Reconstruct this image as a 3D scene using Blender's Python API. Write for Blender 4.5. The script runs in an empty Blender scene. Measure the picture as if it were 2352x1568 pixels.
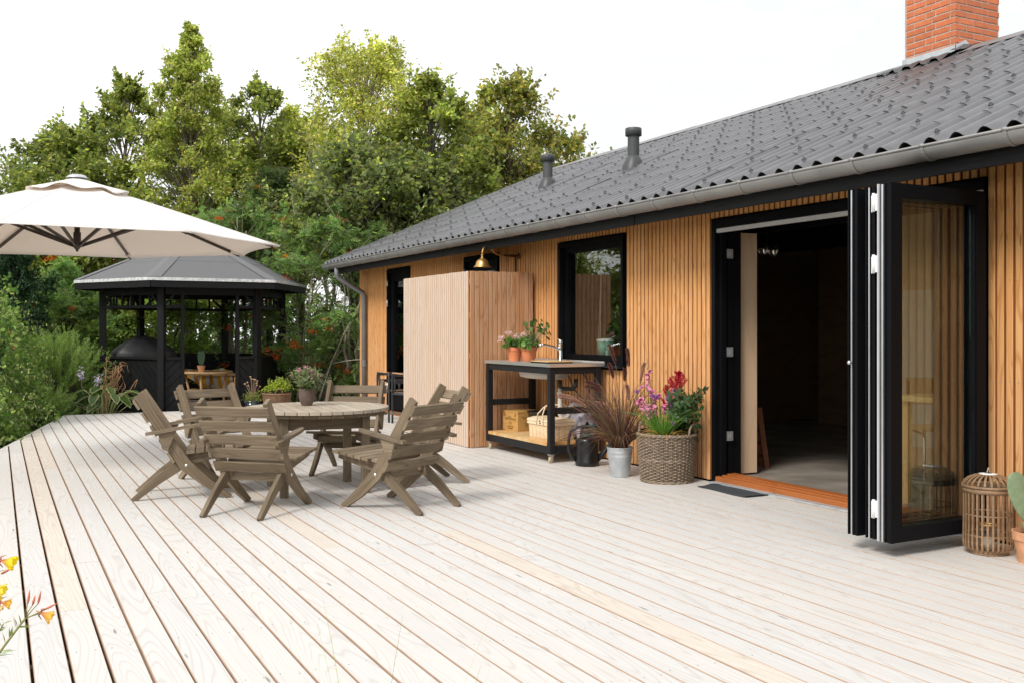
import bpy, math, random
import numpy as np
from mathutils import Vector, Matrix, Euler
R = math.radians
random.seed(7)
RNG = np.random.default_rng(7)
C = bpy.context.scene.collection
sc = bpy.context.scene

# ------------------------------------------------------------------ camera
CAM_H = 1.21
YAW = math.atan(1184 / 2300)
cd = bpy.data.cameras.new('camera')
cam = bpy.data.objects.new('camera', cd)
C.objects.link(cam)
cam.location = (0, 0, CAM_H)
cam.rotation_euler = (R(90), 0, -YAW)
cd.sensor_width = 36
cd.lens = 36 * 2300 / 2352
cd.shift_y = -26 / 2352
cd.clip_start = 0.05
cd.clip_end = 400
sc.camera = cam
CY, SY = math.cos(YAW), math.sin(YAW)

# ------------------------------------------------------------------ world, sun, exposure
SUN_DIR = Vector((-0.64, -0.34, 0.69)).normalized()      # towards the sun
w = bpy.data.worlds.new('World')
sc.world = w
w.use_nodes = True
nt = w.node_tree
for n in list(nt.nodes):
    nt.nodes.remove(n)
out = nt.nodes.new('ShaderNodeOutputWorld')
sky = nt.nodes.new('ShaderNodeTexSky')
sky.sky_type = 'NISHITA'
sky.sun_disc = False
sky.sun_elevation = math.asin(SUN_DIR.z)
sky.sun_rotation = math.atan2(SUN_DIR.x, SUN_DIR.y)
b1 = nt.nodes.new('ShaderNodeBackground'); b1.inputs[1].default_value = 0.1
nt.links.new(sky.outputs[0], b1.inputs[0])
tc = nt.nodes.new('ShaderNodeTexCoord')
mp = nt.nodes.new('ShaderNodeMapping'); mp.inputs['Scale'].default_value = (1.5, 1.5, 4.2)
nz = nt.nodes.new('ShaderNodeTexNoise'); nz.inputs['Scale'].default_value = 1.7; nz.inputs['Detail'].default_value = 6
nz.inputs['Roughness'].default_value = 0.55
cr = nt.nodes.new('ShaderNodeValToRGB')
cr.color_ramp.elements[0].position = 0.36; cr.color_ramp.elements[0].color = (0.72, 0.725, 0.735, 1)
cr.color_ramp.elements[1].position = 0.56; cr.color_ramp.elements[1].color = (1.0, 1.0, 1.0, 1)
nt.links.new(tc.outputs['Generated'], mp.inputs[0]); nt.links.new(mp.outputs[0], nz.inputs[0])
nt.links.new(nz.outputs[0], cr.inputs[0])
b2 = nt.nodes.new('ShaderNodeBackground'); b2.inputs[1].default_value = 1.0
nt.links.new(cr.outputs[0], b2.inputs[0])
mx = nt.nodes.new('ShaderNodeMixShader'); mx.inputs[0].default_value = 0.90
nt.links.new(b1.outputs[0], mx.inputs[1]); nt.links.new(b2.outputs[0], mx.inputs[2])
nt.links.new(mx.outputs[0], out.inputs[0])

sl = bpy.data.lights.new('sun', 'SUN')
sl.energy = 1.9
sl.angle = R(16)
sl.color = (1.0, 0.955, 0.89)
so = bpy.data.objects.new('sun', sl)
C.objects.link(so)
so.rotation_euler = (-SUN_DIR).to_track_quat('-Z', 'Y').to_euler()
so.location = (-6, 4, 12)

vs = sc.view_settings
vs.view_transform = 'Standard'; vs.look = 'None'; vs.gamma = 1; vs.exposure = 0.55
vs.use_curve_mapping = False
sc.cycles.max_bounces = 8
sc.cycles.transparent_max_bounces = 16

# ------------------------------------------------------------------ materials
MATS = {}
def newmat(name):
    m = bpy.data.materials.new(name); m.use_nodes = True
    n = m.node_tree.nodes; l = m.node_tree.links
    b = n['Principled BSDF']
    MATS[name] = m
    return m, n, l, b
def rgba(c): return (c[0], c[1], c[2], 1)
def plain(name, col, rough=0.6, metal=0.0, var=0.12, nscale=6.0, bump=0.0, bscale=60.0, spec=0.5, per=0.0, coat=0.0):
    m, n, l, b = newmat(name)
    tc = n.new('ShaderNodeTexCoord')
    nz = n.new('ShaderNodeTexNoise'); nz.inputs['Scale'].default_value = nscale; nz.inputs['Detail'].default_value = 5
    l.new(tc.outputs['Object'], nz.inputs[0])
    mr = n.new('ShaderNodeMapRange')
    mr.inputs['From Min'].default_value = 0.3; mr.inputs['From Max'].default_value = 0.7
    mr.inputs['To Min'].default_value = 1 - var; mr.inputs['To Max'].default_value = 1 + var
    l.new(nz.outputs[0], mr.inputs[0])
    last = mr.outputs[0]
    if per:
        oi = n.new('ShaderNodeObjectInfo')
        m2 = n.new('ShaderNodeMapRange'); m2.inputs['To Min'].default_value = 1 - per; m2.inputs['To Max'].default_value = 1 + per
        l.new(oi.outputs['Random'], m2.inputs[0])
        mm = n.new('ShaderNodeMath'); mm.operation = 'MULTIPLY'
        l.new(last, mm.inputs[0]); l.new(m2.outputs[0], mm.inputs[1]); last = mm.outputs[0]
    vm = n.new('ShaderNodeVectorMath'); vm.operation = 'SCALE'
    vm.inputs[0].default_value = col
    l.new(last, vm.inputs['Scale'])
    l.new(vm.outputs[0], b.inputs['Base Color'])
    b.inputs['Roughness'].default_value = rough
    b.inputs['Metallic'].default_value = metal
    b.inputs['Specular IOR Level'].default_value = spec
    b.inputs['Coat Weight'].default_value = coat
    if bump:
        n2 = n.new('ShaderNodeTexNoise'); n2.inputs['Scale'].default_value = bscale; n2.inputs['Detail'].default_value = 4
        l.new(tc.outputs['Object'], n2.inputs[0])
        bp = n.new('ShaderNodeBump'); bp.inputs['Strength'].default_value = bump; bp.inputs['Distance'].default_value = 0.01
        l.new(n2.outputs[0], bp.inputs['Height']); l.new(bp.outputs[0], b.inputs['Normal'])
    return m
def wood(name, light, dark, lightB, rough=0.75, rings=11, ringstr=0.5, streak=0.35, knots=True, patch=None, bump=0.12, wide=7.0, spec=0.3, stain=0.0, al=0.9, fade=None):
    """grain follows the per-vertex vector g = (along, across, through) of each board"""
    m, n, l, b = newmat(name)
    at = n.new('ShaderNodeAttribute'); at.attribute_name = 'g'
    oi = n.new('ShaderNodeObjectInfo'); ge = n.new('ShaderNodeNewGeometry')
    add = n.new('ShaderNodeMath'); add.operation = 'ADD'
    l.new(oi.outputs['Random'], add.inputs[0]); l.new(ge.outputs['Random Per Island'], add.inputs[1])
    fr = n.new('ShaderNodeMath'); fr.operation = 'FRACT'; l.new(add.outputs[0], fr.inputs[0])
    rnd = fr.outputs[0]
    off = n.new('ShaderNodeVectorMath'); off.operation = 'SCALE'; off.inputs[0].default_value = (83.0, 51.0, 37.0)
    l.new(rnd, off.inputs['Scale'])
    va = n.new('ShaderNodeVectorMath'); va.operation = 'ADD'
    l.new(at.outputs['Vector'], va.inputs[0]); l.new(off.outputs[0], va.inputs[1])
    def scaled(x, y, z):
        q = n.new('ShaderNodeVectorMath'); q.operation = 'MULTIPLY'; q.inputs[1].default_value = (x, y, z)
        l.new(va.outputs[0], q.inputs[0]); return q.outputs[0]
    def noise(v, detail=3, rg=0.5, dist=0.0):
        q = n.new('ShaderNodeTexNoise'); q.inputs['Scale'].default_value = 1; q.inputs['Detail'].default_value = detail
        q.inputs['Roughness'].default_value = rg; q.inputs['Distortion'].default_value = dist
        l.new(v, q.inputs[0]); return q.outputs[0]
    def math_(op, a, bb=None):
        q = n.new('ShaderNodeMath'); q.operation = op
        for i, v in enumerate((a, bb)):
            if v is None: continue
            if isinstance(v, (int, float)): q.inputs[i].default_value = v
            else: l.new(v, q.inputs[i])
        return q.outputs[0]
    def mrange(v, a, bb, c, d):
        q = n.new('ShaderNodeMapRange'); q.inputs[1].default_value = a; q.inputs[2].default_value = bb
        q.inputs[3].default_value = c; q.inputs[4].default_value = d; l.new(v, q.inputs[0]); return q.outputs[0]
    def mix(f, a, bb):
        q = n.new('ShaderNodeMix'); q.data_type = 'RGBA'
        if isinstance(f, (int, float)): q.inputs['Factor'].default_value = f
        else: l.new(f, q.inputs['Factor'])
        for k, v in ((6, a), (7, bb)):
            if isinstance(v, tuple): q.inputs[k].default_value = rgba(v)
            else: l.new(v, q.inputs[k])
        return q.outputs[2]
    n1 = noise(scaled(al, wide, wide), 1, 0.4)
    rg = math_('PINGPONG', math_('MULTIPLY', n1, rings), 0.5)
    rl = mrange(rg, 0.0, 0.22, ringstr, 0.0)
    st = mrange(noise(scaled(2.2, 170, 170), 3, 0.6), 0.42, 0.72, 0.0, streak)
    fac = math_('MAXIMUM', rl, st)
    base = mix(rnd, light, lightB)
    if patch:
        pf = mrange(noise(scaled(1.3, 2.5, 2.5), 3, 0.6), 0.46, 0.7, 0.0, 0.75)
        base = mix(pf, base, patch)
    if stain:
        oc = n.new('ShaderNodeTexCoord')
        q = n.new('ShaderNodeTexNoise'); q.inputs['Scale'].default_value = 0.8; q.inputs['Detail'].default_value = 5
        l.new(oc.outputs['Object'], q.inputs[0])
        base = mix(mrange(q.outputs[0], 0.5, 0.75, 0.0, stain), base, dark)
    if fade:      # boards bleach where rain reaches them, from the foot of the wall upwards
        sp_ = n.new('ShaderNodeSeparateXYZ'); l.new(ge.outputs['Position'], sp_.inputs[0])
        ff = mrange(math_('ADD', sp_.outputs[2], math_('MULTIPLY', rnd, 0.5)), 0.2, 2.1, 0.45, 0.0)
        base = mix(ff, base, fade)
    col = mix(fac, base, dark)
    if knots:
        vo = n.new('ShaderNodeTexVoronoi'); vo.inputs['Scale'].default_value = 1
        l.new(scaled(2.3, 15, 15), vo.inputs[0])
        kn = mrange(vo.outputs['Distance'], 0.05, 0.11, 1.0, 0.0)
        sel = n.new('ShaderNodeSeparateColor'); l.new(vo.outputs['Color'], sel.inputs[0])
        ks = math_('GREATER_THAN', sel.outputs[0], 0.68)
        kf = math_('MULTIPLY', kn, math_('MULTIPLY', ks, 0.75))
        dk = tuple(v * 0.45 for v in dark)
        col = mix(kf, col, dk)
    l.new(col, b.inputs['Base Color'])
    b.inputs['Roughness'].default_value = rough
    b.inputs['Specular IOR Level'].default_value = spec
    if bump:
        bp = n.new('ShaderNodeBump'); bp.inputs['Strength'].default_value = bump; bp.inputs['Distance'].default_value = 0.004
        bp.invert = True
        l.new(fac, bp.inputs['Height']); l.new(bp.outputs[0], b.inputs['Normal'])
    return m
def leafmat(name, rough=0.5, trans=0.35, gain=1.0):
    m, n, l, b = newmat(name)
    at = n.new('ShaderNodeAttribute'); at.attribute_name = 'col'
    l.new(at.outputs['Color'], b.inputs['Base Color'])
    b.inputs['Roughness'].default_value = rough
    b.inputs['Specular IOR Level'].default_value = 0.35
    tr = n.new('ShaderNodeBsdfTranslucent')
    hs = n.new('ShaderNodeHueSaturation'); hs.inputs['Value'].default_value = 1.7 * gain; hs.inputs['Saturation'].default_value = 1.1
    l.new(at.outputs['Color'], hs.inputs['Color']); l.new(hs.outputs[0], tr.inputs[0])
    mx = n.new('ShaderNodeMixShader'); mx.inputs[0].default_value = trans
    l.new(b.outputs[0], mx.inputs[1]); l.new(tr.outputs[0], mx.inputs[2])
    l.new(mx.outputs[0], n['Material Output'].inputs[0])
    return m
def glass(name, tint=(0.86, 0.9, 0.88), refl=1.6, ior=1.5):
    m, n, l, b = newmat(name)
    n.remove(b)
    tr = n.new('ShaderNodeBsdfTransparent'); tr.inputs[0].default_value = rgba(tint)
    gl = n.new('ShaderNodeBsdfGlossy'); gl.inputs['Roughness'].default_value = 0.0; gl.inputs[0].default_value = (0.95, 0.97, 0.96, 1)
    fr = n.new('ShaderNodeFresnel')
    ge = n.new('ShaderNodeNewGeometry'); iv = n.new('ShaderNodeMapRange')      # thin pane: same reflectance on both faces
    iv.inputs['To Min'].default_value = ior; iv.inputs['To Max'].default_value = 1/ior
    l.new(ge.outputs['Backfacing'], iv.inputs[0]); l.new(iv.outputs[0], fr.inputs[0])
    mm = n.new('ShaderNodeMath'); mm.operation = 'MULTIPLY'; mm.use_clamp = True; mm.inputs[1].default_value = refl
    l.new(fr.outputs[0], mm.inputs[0])
    mx = n.new('ShaderNodeMixShader')
    l.new(mm.outputs[0], mx.inputs[0]); l.new(tr.outputs[0], mx.inputs[1]); l.new(gl.outputs[0], mx.inputs[2])
    l.new(mx.outputs[0], n['Material Output'].inputs[0])
    return m

M_deck = wood('weathered_deck', (0.60, 0.592, 0.575), (0.36, 0.30, 0.24), (0.625, 0.603, 0.57), rings=26, ringstr=0.32, streak=0.2, patch=(0.58, 0.57, 0.555), bump=0.12, wide=6, al=0.5)
M_deckw = wood('warm_deck', (0.62, 0.565, 0.50), (0.38, 0.28, 0.20), (0.64, 0.59, 0.52), rings=26, ringstr=0.36, streak=0.2, patch=(0.59, 0.54, 0.475), bump=0.12, wide=6, al=0.5)
M_side = wood('unweathered_board_edge', (0.47, 0.34, 0.25), (0.28, 0.18, 0.12), (0.50, 0.37, 0.28), knots=False)
M_joist = wood('joist_wood', (0.34, 0.22, 0.14), (0.16, 0.10, 0.06), (0.30, 0.2, 0.13), knots=False)
M_clad = wood('larch_cladding', (0.74, 0.345, 0.105), (0.44, 0.165, 0.042), (0.80, 0.44, 0.18), rings=12, ringstr=0.65, streak=0.4, patch=(0.65, 0.285, 0.09), rough=0.6, wide=10, fade=(0.70, 0.465, 0.29))
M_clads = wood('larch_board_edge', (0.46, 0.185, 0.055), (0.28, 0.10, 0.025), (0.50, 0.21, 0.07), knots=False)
M_scrP = wood('bleached_larch', (0.68, 0.545, 0.42), (0.46, 0.29, 0.18), (0.62, 0.52, 0.44), rings=8, ringstr=0.4, streak=0.35, patch=(0.62, 0.46, 0.33), wide=10)
M_scrO = wood('orange_larch', (0.52, 0.265, 0.125), (0.28, 0.11, 0.035), (0.58, 0.34, 0.19), rings=10, ringstr=0.6, streak=0.4, patch=(0.50, 0.33, 0.22), wide=9)
M_tblk = wood('black_timber', (0.012, 0.0125, 0.014), (0.004, 0.004, 0.004), (0.018, 0.018, 0.02), rings=8, ringstr=0.5, streak=0.6, knots=False, rough=0.55, bump=0.4, spec=0.25)
M_gaz = wood('black_gazebo_paint', (0.008, 0.0085, 0.0095), (0.003, 0.003, 0.003), (0.013, 0.013, 0.0145), rings=8, ringstr=0.4, streak=0.7, knots=False, rough=0.55, bump=0.5, spec=0.2)
M_teak = wood('aged_teak', (0.185, 0.138, 0.088), (0.06, 0.040, 0.024), (0.30, 0.235, 0.16), rings=9, ringstr=0.5, streak=0.6, knots=False, patch=(0.115, 0.088, 0.056), wide=12, bump=0.35)
M_ttop = wood('weathered_table_top', (0.42, 0.365, 0.29), (0.25, 0.19, 0.13), (0.38, 0.32, 0.245), rings=7, ringstr=0.35, streak=0.4, knots=False, patch=(0.50, 0.44, 0.36), bump=0.3)
M_ply = wood('plywood', (0.70, 0.49, 0.32), (0.52, 0.32, 0.18), (0.70, 0.50, 0.34), rings=5, ringstr=0.3, streak=0.15, knots=False, patch=(0.62, 0.47, 0.33), wide=3, rough=0.5)
M_plyd = wood('shaded_plywood', (0.20, 0.12, 0.06), (0.10, 0.055, 0.03), (0.22, 0.13, 0.07), rings=5, ringstr=0.4, knots=False, wide=3, rough=0.5)  # plywood with the dimness of the room put into its colour
M_sill = wood('orange_sill', (0.42, 0.13, 0.035), (0.22, 0.06, 0.015), (0.40, 0.135, 0.04), rings=6, ringstr=0.4, knots=False, rough=0.4)
M_pine = wood('fresh_pine', (0.72, 0.53, 0.28), (0.45, 0.25, 0.09), (0.62, 0.33, 0.12), rings=8, ringstr=0.45, streak=0.25, rough=0.5)
M_box = wood('wine_box_pine', (0.58, 0.34, 0.11), (0.38, 0.19, 0.05), (0.58, 0.34, 0.11), rings=8, ringstr=0.4, streak=0.25, rough=0.5, knots=False)
M_splint = plain('wood_splint', (0.72, 0.52, 0.30), 0.55, var=0.1, nscale=30)
M_splintL = plain('pale_splint', (0.80, 0.64, 0.43), 0.5, var=0.08, nscale=30)
M_wick = plain('grey_willow', (0.27, 0.205, 0.145), 0.65, var=0.35, nscale=38, bump=0.3, bscale=120)
M_wickB = plain('brown_willow', (0.23, 0.135, 0.075), 0.6, var=0.35, nscale=30)
M_bamb = plain('bamboo_strip', (0.27, 0.165, 0.09), 0.55, var=0.3, nscale=26)
M_cane = plain('rattan_cane', (0.50, 0.31, 0.15), 0.5, var=0.2, nscale=20)
M_terra = plain('terracotta', (0.62, 0.205, 0.085), 0.75, var=0.10, nscale=16, bump=0.1)
M_terraP = plain('pale_terracotta', (0.60, 0.30, 0.16), 0.8, var=0.2, nscale=14, bump=0.15)
M_zinc = plain('galvanised_zinc', (0.50, 0.53, 0.55), 0.45, metal=0.35, var=0.14, nscale=12)
M_gutter = plain('weathered_zinc', (0.29, 0.285, 0.275), 0.5, metal=0.4, var=0.16, nscale=4)
M_pipe = plain('painted_grey_pipe', (0.17, 0.175, 0.18), 0.5, metal=0.2, var=0.12, nscale=4)
M_vent = plain('dark_vent_plastic', (0.055, 0.057, 0.060), 0.45, var=0.1)
M_lead = plain('dark_lead', (0.10, 0.10, 0.105), 0.45, metal=0.3, var=0.25, nscale=6, bump=0.2, bscale=14)
M_steel = plain('brushed_steel', (0.66, 0.65, 0.63), 0.33, metal=0.75, var=0.05, nscale=30)
M_chrome = plain('chrome', (0.82, 0.83, 0.85), 0.07, metal=1.0, var=0.02)
M_brass = plain('aged_brass', (0.60, 0.36, 0.13), 0.38, metal=0.85, var=0.15, nscale=12)
M_brassd = plain('dark_bronze_pipe', (0.16, 0.09, 0.04), 0.45, metal=0.7, var=0.2)
M_blk = plain('black_frame_paint', (0.0045, 0.005, 0.0062), 0.55, var=0.1, spec=0.10)
M_blkm = plain('black_plastic', (0.012, 0.012, 0.013), 0.28, var=0.1)
M_dkg = plain('anthracite_metal', (0.055, 0.06, 0.068), 0.45, metal=0.3, var=0.1)
M_alu = plain('aluminium_strip', (0.62, 0.63, 0.64), 0.3, metal=0.8, var=0.08, nscale=9)
M_seal = plain('pale_grey_seal', (0.48, 0.48, 0.50), 0.45, var=0.05)
M_white = plain('white_paint', (0.78, 0.78, 0.77), 0.4, var=0.03)
M_rail = plain('grey_white_rail', (0.50, 0.48, 0.46), 0.5, var=0.06)
M_fabric = plain('cream_canvas', (0.80, 0.755, 0.70), 0.8, var=0.03, nscale=3)
M_umb = plain('umbrella_pole', (0.060, 0.048, 0.042), 0.42, metal=0.4, var=0.15)
M_felt = plain('roofing_felt', (0.135, 0.137, 0.143), 0.9, var=0.22, nscale=140, bump=0.5, bscale=300)
M_felt2 = plain('felt_cap', (0.155, 0.158, 0.163), 0.9, var=0.2, nscale=140, bump=0.5, bscale=300)
M_drip = plain('white_drip_edge', (0.55, 0.56, 0.56), 0.5, var=0.3, nscale=20)
M_roof = plain('fibre_cement', (0.106, 0.107, 0.113), 0.33, var=0.12, nscale=9, bump=0.15, bscale=90, per=0.08)
M_ridge = plain('ridge_zinc', (0.22, 0.215, 0.215), 0.45, metal=0.2, var=0.15, nscale=5)
M_nail = plain('deck_screw', (0.38, 0.33, 0.28), 0.6)
M_screw = plain('roof_screw_cap', (0.035, 0.035, 0.04), 0.45)
M_sheetend = plain('dark_sheet_end', (0.045, 0.042, 0.036), 0.95, var=0.5, nscale=60)  # darker tone for the lower sheet ends at the wave crests
M_brick = plain('red_brick', (0.56, 0.165, 0.068), 0.85, var=0.12, nscale=14, bump=0.35, bscale=70, per=0.14)
M_mortar = plain('mortar', (0.43, 0.38, 0.32), 0.95, var=0.2, nscale=40, bump=0.5, bscale=80)
M_conc = plain('concrete_floor', (0.26, 0.225, 0.19), 0.5, var=0.35, nscale=2.5)
M_wallin = plain('white_wall', (0.74, 0.72, 0.68), 0.7, var=0.03)
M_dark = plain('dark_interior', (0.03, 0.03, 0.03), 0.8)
M_mat = plain('grey_felt_mat', (0.045, 0.05, 0.058), 0.95, var=0.25, nscale=90, bump=0.5, bscale=200)
M_cover = plain('black_cover_fabric', (0.032, 0.032, 0.035), 0.55, var=0.15, nscale=8, bump=0.2, bscale=20)
M_sheet = plain('lilac_grey_cloth', (0.40, 0.38, 0.43), 0.7, var=0.06)
M_teal = plain('teal_plastic', (0.02, 0.16, 0.19), 0.4)
M_soil = plain('potting_soil', (0.05, 0.035, 0.022), 0.95, var=0.4, nscale=60, bump=0.6, bscale=120)
M_ground = plain('garden_soil', (0.045, 0.05, 0.022), 0.95, var=0.4, nscale=3, bump=0.6, bscale=30)
M_bark = plain('grey_bark', (0.17, 0.145, 0.115), 0.85, var=0.45, nscale=14, bump=0.5, bscale=40)
M_barkp = plain('pale_bark', (0.34, 0.29, 0.225), 0.8, var=0.35, nscale=18)
M_barkd = plain('dark_bark', (0.075, 0.062, 0.05), 0.9, var=0.4, nscale=14)
M_ceram = plain('brown_stoneware', (0.115, 0.078, 0.062), 0.5, var=0.2, nscale=30, bump=0.35, bscale=60)
M_navy = plain('navy_glaze', (0.014, 0.02, 0.03), 0.12, coat=0.5)
M_pvc = plain('white_pvc', (0.66, 0.63, 0.58), 0.35)
M_basin = plain('sink_underside', (0.55, 0.50, 0.44), 0.5, var=0.08)
M_wheel = plain('wheel_rubber', (0.50, 0.42, 0.27), 0.5)
M_cactus = plain('cactus_green', (0.18, 0.235, 0.13), 0.5, var=0.2, nscale=24, bump=0.1)
M_cactusd = plain('dark_cactus_green', (0.05, 0.105, 0.045), 0.5, var=0.25, nscale=24)
M_ink = plain('stamped_ink', (0.13, 0.05, 0.018), 0.7)
M_cream = plain('cream_candle', (0.75, 0.68, 0.55), 0.4)
M_orange = plain('orange_red_wood', (0.16, 0.05, 0.018), 0.5)
M_yellow = plain('yellow_print', (0.78, 0.42, 0.02), 0.8, var=0.06)
M_clothw = plain('white_cloth', (0.75, 0.74, 0.68), 0.8, var=0.03)
M_leaf = leafmat('leaves', 0.5, 0.5, 1.1)
M_needle = leafmat('needles', 0.6, 0.2)
M_petal = leafmat('petals', 0.6, 0.4, 0.75)
M_blade = leafmat('grass_blades', 0.5, 0.25)
M_win = glass('window_glass')
M_winL = glass('lantern_glass', (0.95, 0.95, 0.95), 0.8)
M_rope = plain('hemp_rope', (0.45, 0.38, 0.30), 0.9, var=0.2, nscale=60)
M_hose = plain('dark_hose', (0.05, 0.05, 0.045), 0.4)

# ------------------------------------------------------------------ mesh helpers
class MB:
    def __init__(s): s.v = []; s.g = []; s.f = []; s.sm = []; s.mi = []; s.cur = 0
    def _add(s, vs, gs, fs, smooth=False, M=None):
        o = len(s.v)
        for v in vs: s.v.append(tuple(M @ Vector(v)) if M is not None else tuple(v))
        s.g.extend([tuple(q) for q in gs])
        for f in fs: s.f.append(tuple(i + o for i in f)); s.sm.append(smooth); s.mi.append(s.cur)
    def box(s, lo, hi, M=None):
        x0, y0, z0 = lo; x1, y1, z1 = hi
        vs = [(x0,y0,z0),(x1,y0,z0),(x1,y1,z0),(x0,y1,z0),(x0,y0,z1),(x1,y0,z1),(x1,y1,z1),(x0,y1,z1)]
        d = [x1-x0, y1-y0, z1-z0]; a = sorted(range(3), key=lambda i: -d[i])
        gs = [(v[a[0]], v[a[1]], v[a[2]]) for v in vs]
        s._add(vs, gs, [(0,3,2,1),(4,5,6,7),(0,1,5,4),(1,2,6,5),(2,3,7,6),(3,0,4,7)], False, M)
        return s
    def beam(s, p0, p1, w, h, up=(0,0,1), ch=0.0, w2=None, h2=None, M=None):
        """board from p0 to p1; w across, h along up; chamfer ch"""
        p0 = Vector(p0); p1 = Vector(p1); d = (p1 - p0); L = d.length; d.normalize()
        up = Vector(up); side = d.cross(up)
        if side.length < 1e-5: side = d.orthogonal()
        side.normalize(); u = side.cross(d).normalized()
        w2 = w if w2 is None else w2; h2 = h if h2 is None else h2
        vs = []; gs = []
        for p, ww, hh, t in ((p0, w, h, 0), (p1, w2, h2, L)):
            a, b = ww/2, hh/2
            if ch > 0: pr = [(-a+ch,-b),(a-ch,-b),(a,-b+ch),(a,b-ch),(a-ch,b),(-a+ch,b),(-a,b-ch),(-a,-b+ch)]
            else: pr = [(-a,-b),(a,-b),(a,b),(-a,b)]
            for x, y in pr:
                vs.append(p + side*x + u*y); gs.append((t, x, y))
        n = len(vs)//2
        fs = [tuple(range(n)), tuple(range(2*n-1, n-1, -1))]
        for i in range(n):
            j = (i+1) % n
            fs.append((i, i+n, j+n, j))
        s._add(vs, gs, fs, False, M)
        return s
    def plate(s, poly, t, M=None, axis='y', c0=0.0):
        """polygon in the xz plane (axis y), xy (axis z) or yz (axis x), extruded from c0 to c0+t"""
        n = len(poly); vs = []; gs = []
        for c in (c0, c0+t):
            for a, b in poly:
                v = {'y': (a, c, b), 'z': (a, b, c), 'x': (c, a, b)}[axis]
                vs.append(v); gs.append((a if axis != 'x' else b, b if axis != 'x' else a, c))
        fs = [tuple(range(n)), tuple(range(2*n-1, n-1, -1))] + [(i, i+n, (i+1)%n+n, (i+1)%n) for i in range(n)]
        s._add(vs, gs, fs, False, M)
        return s
    def tube(s, pts, r, n=8, M=None, smooth=True, cap=True, flat=1.0):
        pts = [Vector(p) for p in pts]
        rs = r if isinstance(r, (list, tuple)) else [r]*len(pts)
        vs = []; gs = []; t = 0
        prev = None
        for i, p in enumerate(pts):
            d = (pts[min(i+1, len(pts)-1)] - pts[max(i-1, 0)])
            if d.length < 1e-9: d = Vector((0,0,1))
            d.normalize()
            if prev is None:
                a = d.orthogonal().normalized()
            else:
                a = prev - d * prev.dot(d)
                a = a.normalized() if a.length > 1e-6 else d.orthogonal().normalized()
            prev = a; b = d.cross(a)
            if i: t += (p - pts[i-1]).length
            for k in range(n):
                an = 2*math.pi*k/n
                vs.append(p + a*math.cos(an)*rs[i] + b*math.sin(an)*rs[i]*flat); gs.append((t, math.cos(an)*rs[i], math.sin(an)*rs[i]))
        fs = []
        for i in range(len(pts)-1):
            for k in range(n):
                k2 = (k+1) % n
                fs.append((i*n+k, i*n+k2, (i+1)*n+k2, (i+1)*n+k))
        if cap:
            fs.append(tuple(range(n-1, -1, -1))); m = (len(pts)-1)*n; fs.append(tuple(range(m, m+n)))
        s._add(vs, gs, fs, smooth, M)
        return s
    def lathe(s, prof, n=20, c=(0,0,0), M=None, smooth=True, wob=None):
        vs = []; gs = []; fs = []
        for (r, z) in prof:
            for k in range(n):
                an = 2*math.pi*k/n
                rr = r * (wob(an, z) if wob else 1)
                vs.append((c[0]+rr*math.cos(an), c[1]+rr*math.sin(an), c[2]+z)); gs.append((z, an*r, 0))
        for i in range(len(prof)-1):
            for k in range(n):
                k2 = (k+1) % n
                fs.append((i*n+k, i*n+k2, (i+1)*n+k2, (i+1)*n+k))
        s._add(vs, gs, fs, smooth, M)
        return s
    def mesh(s, name, *mats):
        me = bpy.data.meshes.new(name)
        me.from_pydata(s.v, [], s.f)
        if s.sm and any(s.sm): me.polygons.foreach_set('use_smooth', s.sm)
        if any(s.mi): me.polygons.foreach_set('material_index', s.mi)
        at = me.attributes.new('g', 'FLOAT_VECTOR', 'POINT')
        at.data.foreach_set('vector', np.array(s.g, dtype=np.float32).ravel())
        for m in mats: me.materials.append(m)
        me.update()
        return me
    def build(s, name, mat, parent=None, **kw):
        mats = mat if isinstance(mat, (list, tuple)) else [mat]
        return ob(name, s.mesh(name, *mats), parent, **kw)
def ob(name, me, parent=None, loc=None, rot=None, kind=None, label=None, cat=None, group=None, scale=None):
    o = bpy.data.objects.new(name, me); C.objects.link(o)
    if parent is not None: o.parent = parent
    if loc is not None: o.location = loc
    if rot is not None: o.rotation_euler = rot
    if scale is not None: o.scale = scale
    if kind: o['kind'] = kind
    if label: o['label'] = label
    if cat: o['category'] = cat
    if group: o['group'] = group
    return o
def thing(name, label, cat, loc=(0,0,0), rz=0.0, group=None, kind=None):
    return ob(name, None, None, loc, (0,0,rz), kind, label, cat, group)
def copy_tree(o, parent=None):
    c = o.copy(); C.objects.link(c); c.parent = parent
    for ch in list(o.children): copy_tree(ch, c)
    return c

# ---- leaves: big numpy meshes of leaf-shaped faces
def unit(a): return a / np.maximum(np.linalg.norm(a, axis=1, keepdims=True), 1e-9)
def leaf_arrays(pos, axis, nrm, L, W, shape='rhomb', bend=0.15):
    axis = unit(axis); side = unit(np.cross(axis, nrm)); up = np.cross(side, axis)
    L = np.asarray(L).reshape(-1,1); W = np.asarray(W).reshape(-1,1)
    N = len(pos)
    if shape == 'rhomb':
        mid = pos + axis*L*0.45
        v = np.stack([pos, mid + side*W/2 - up*L*bend*0.3, pos + axis*L - up*L*bend, mid - side*W/2 - up*L*bend*0.3], 1)
        k = 4; faces = [[0,1,2,3]]
    elif shape == 'oak':      # lobed leaf, six-sided
        v = np.stack([pos, pos+axis*L*0.28+side*W*0.30, pos+axis*L*0.62+side*W*0.55, pos+axis*L*0.80+side*W*0.22, pos+axis*L - up*L*bend,
                      pos+axis*L*0.80-side*W*0.22, pos+axis*L*0.62-side*W*0.55, pos+axis*L*0.28-side*W*0.30], 1)
        k = 8; faces = [list(range(8))]
    return v.reshape(-1,3), k, faces, N
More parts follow.
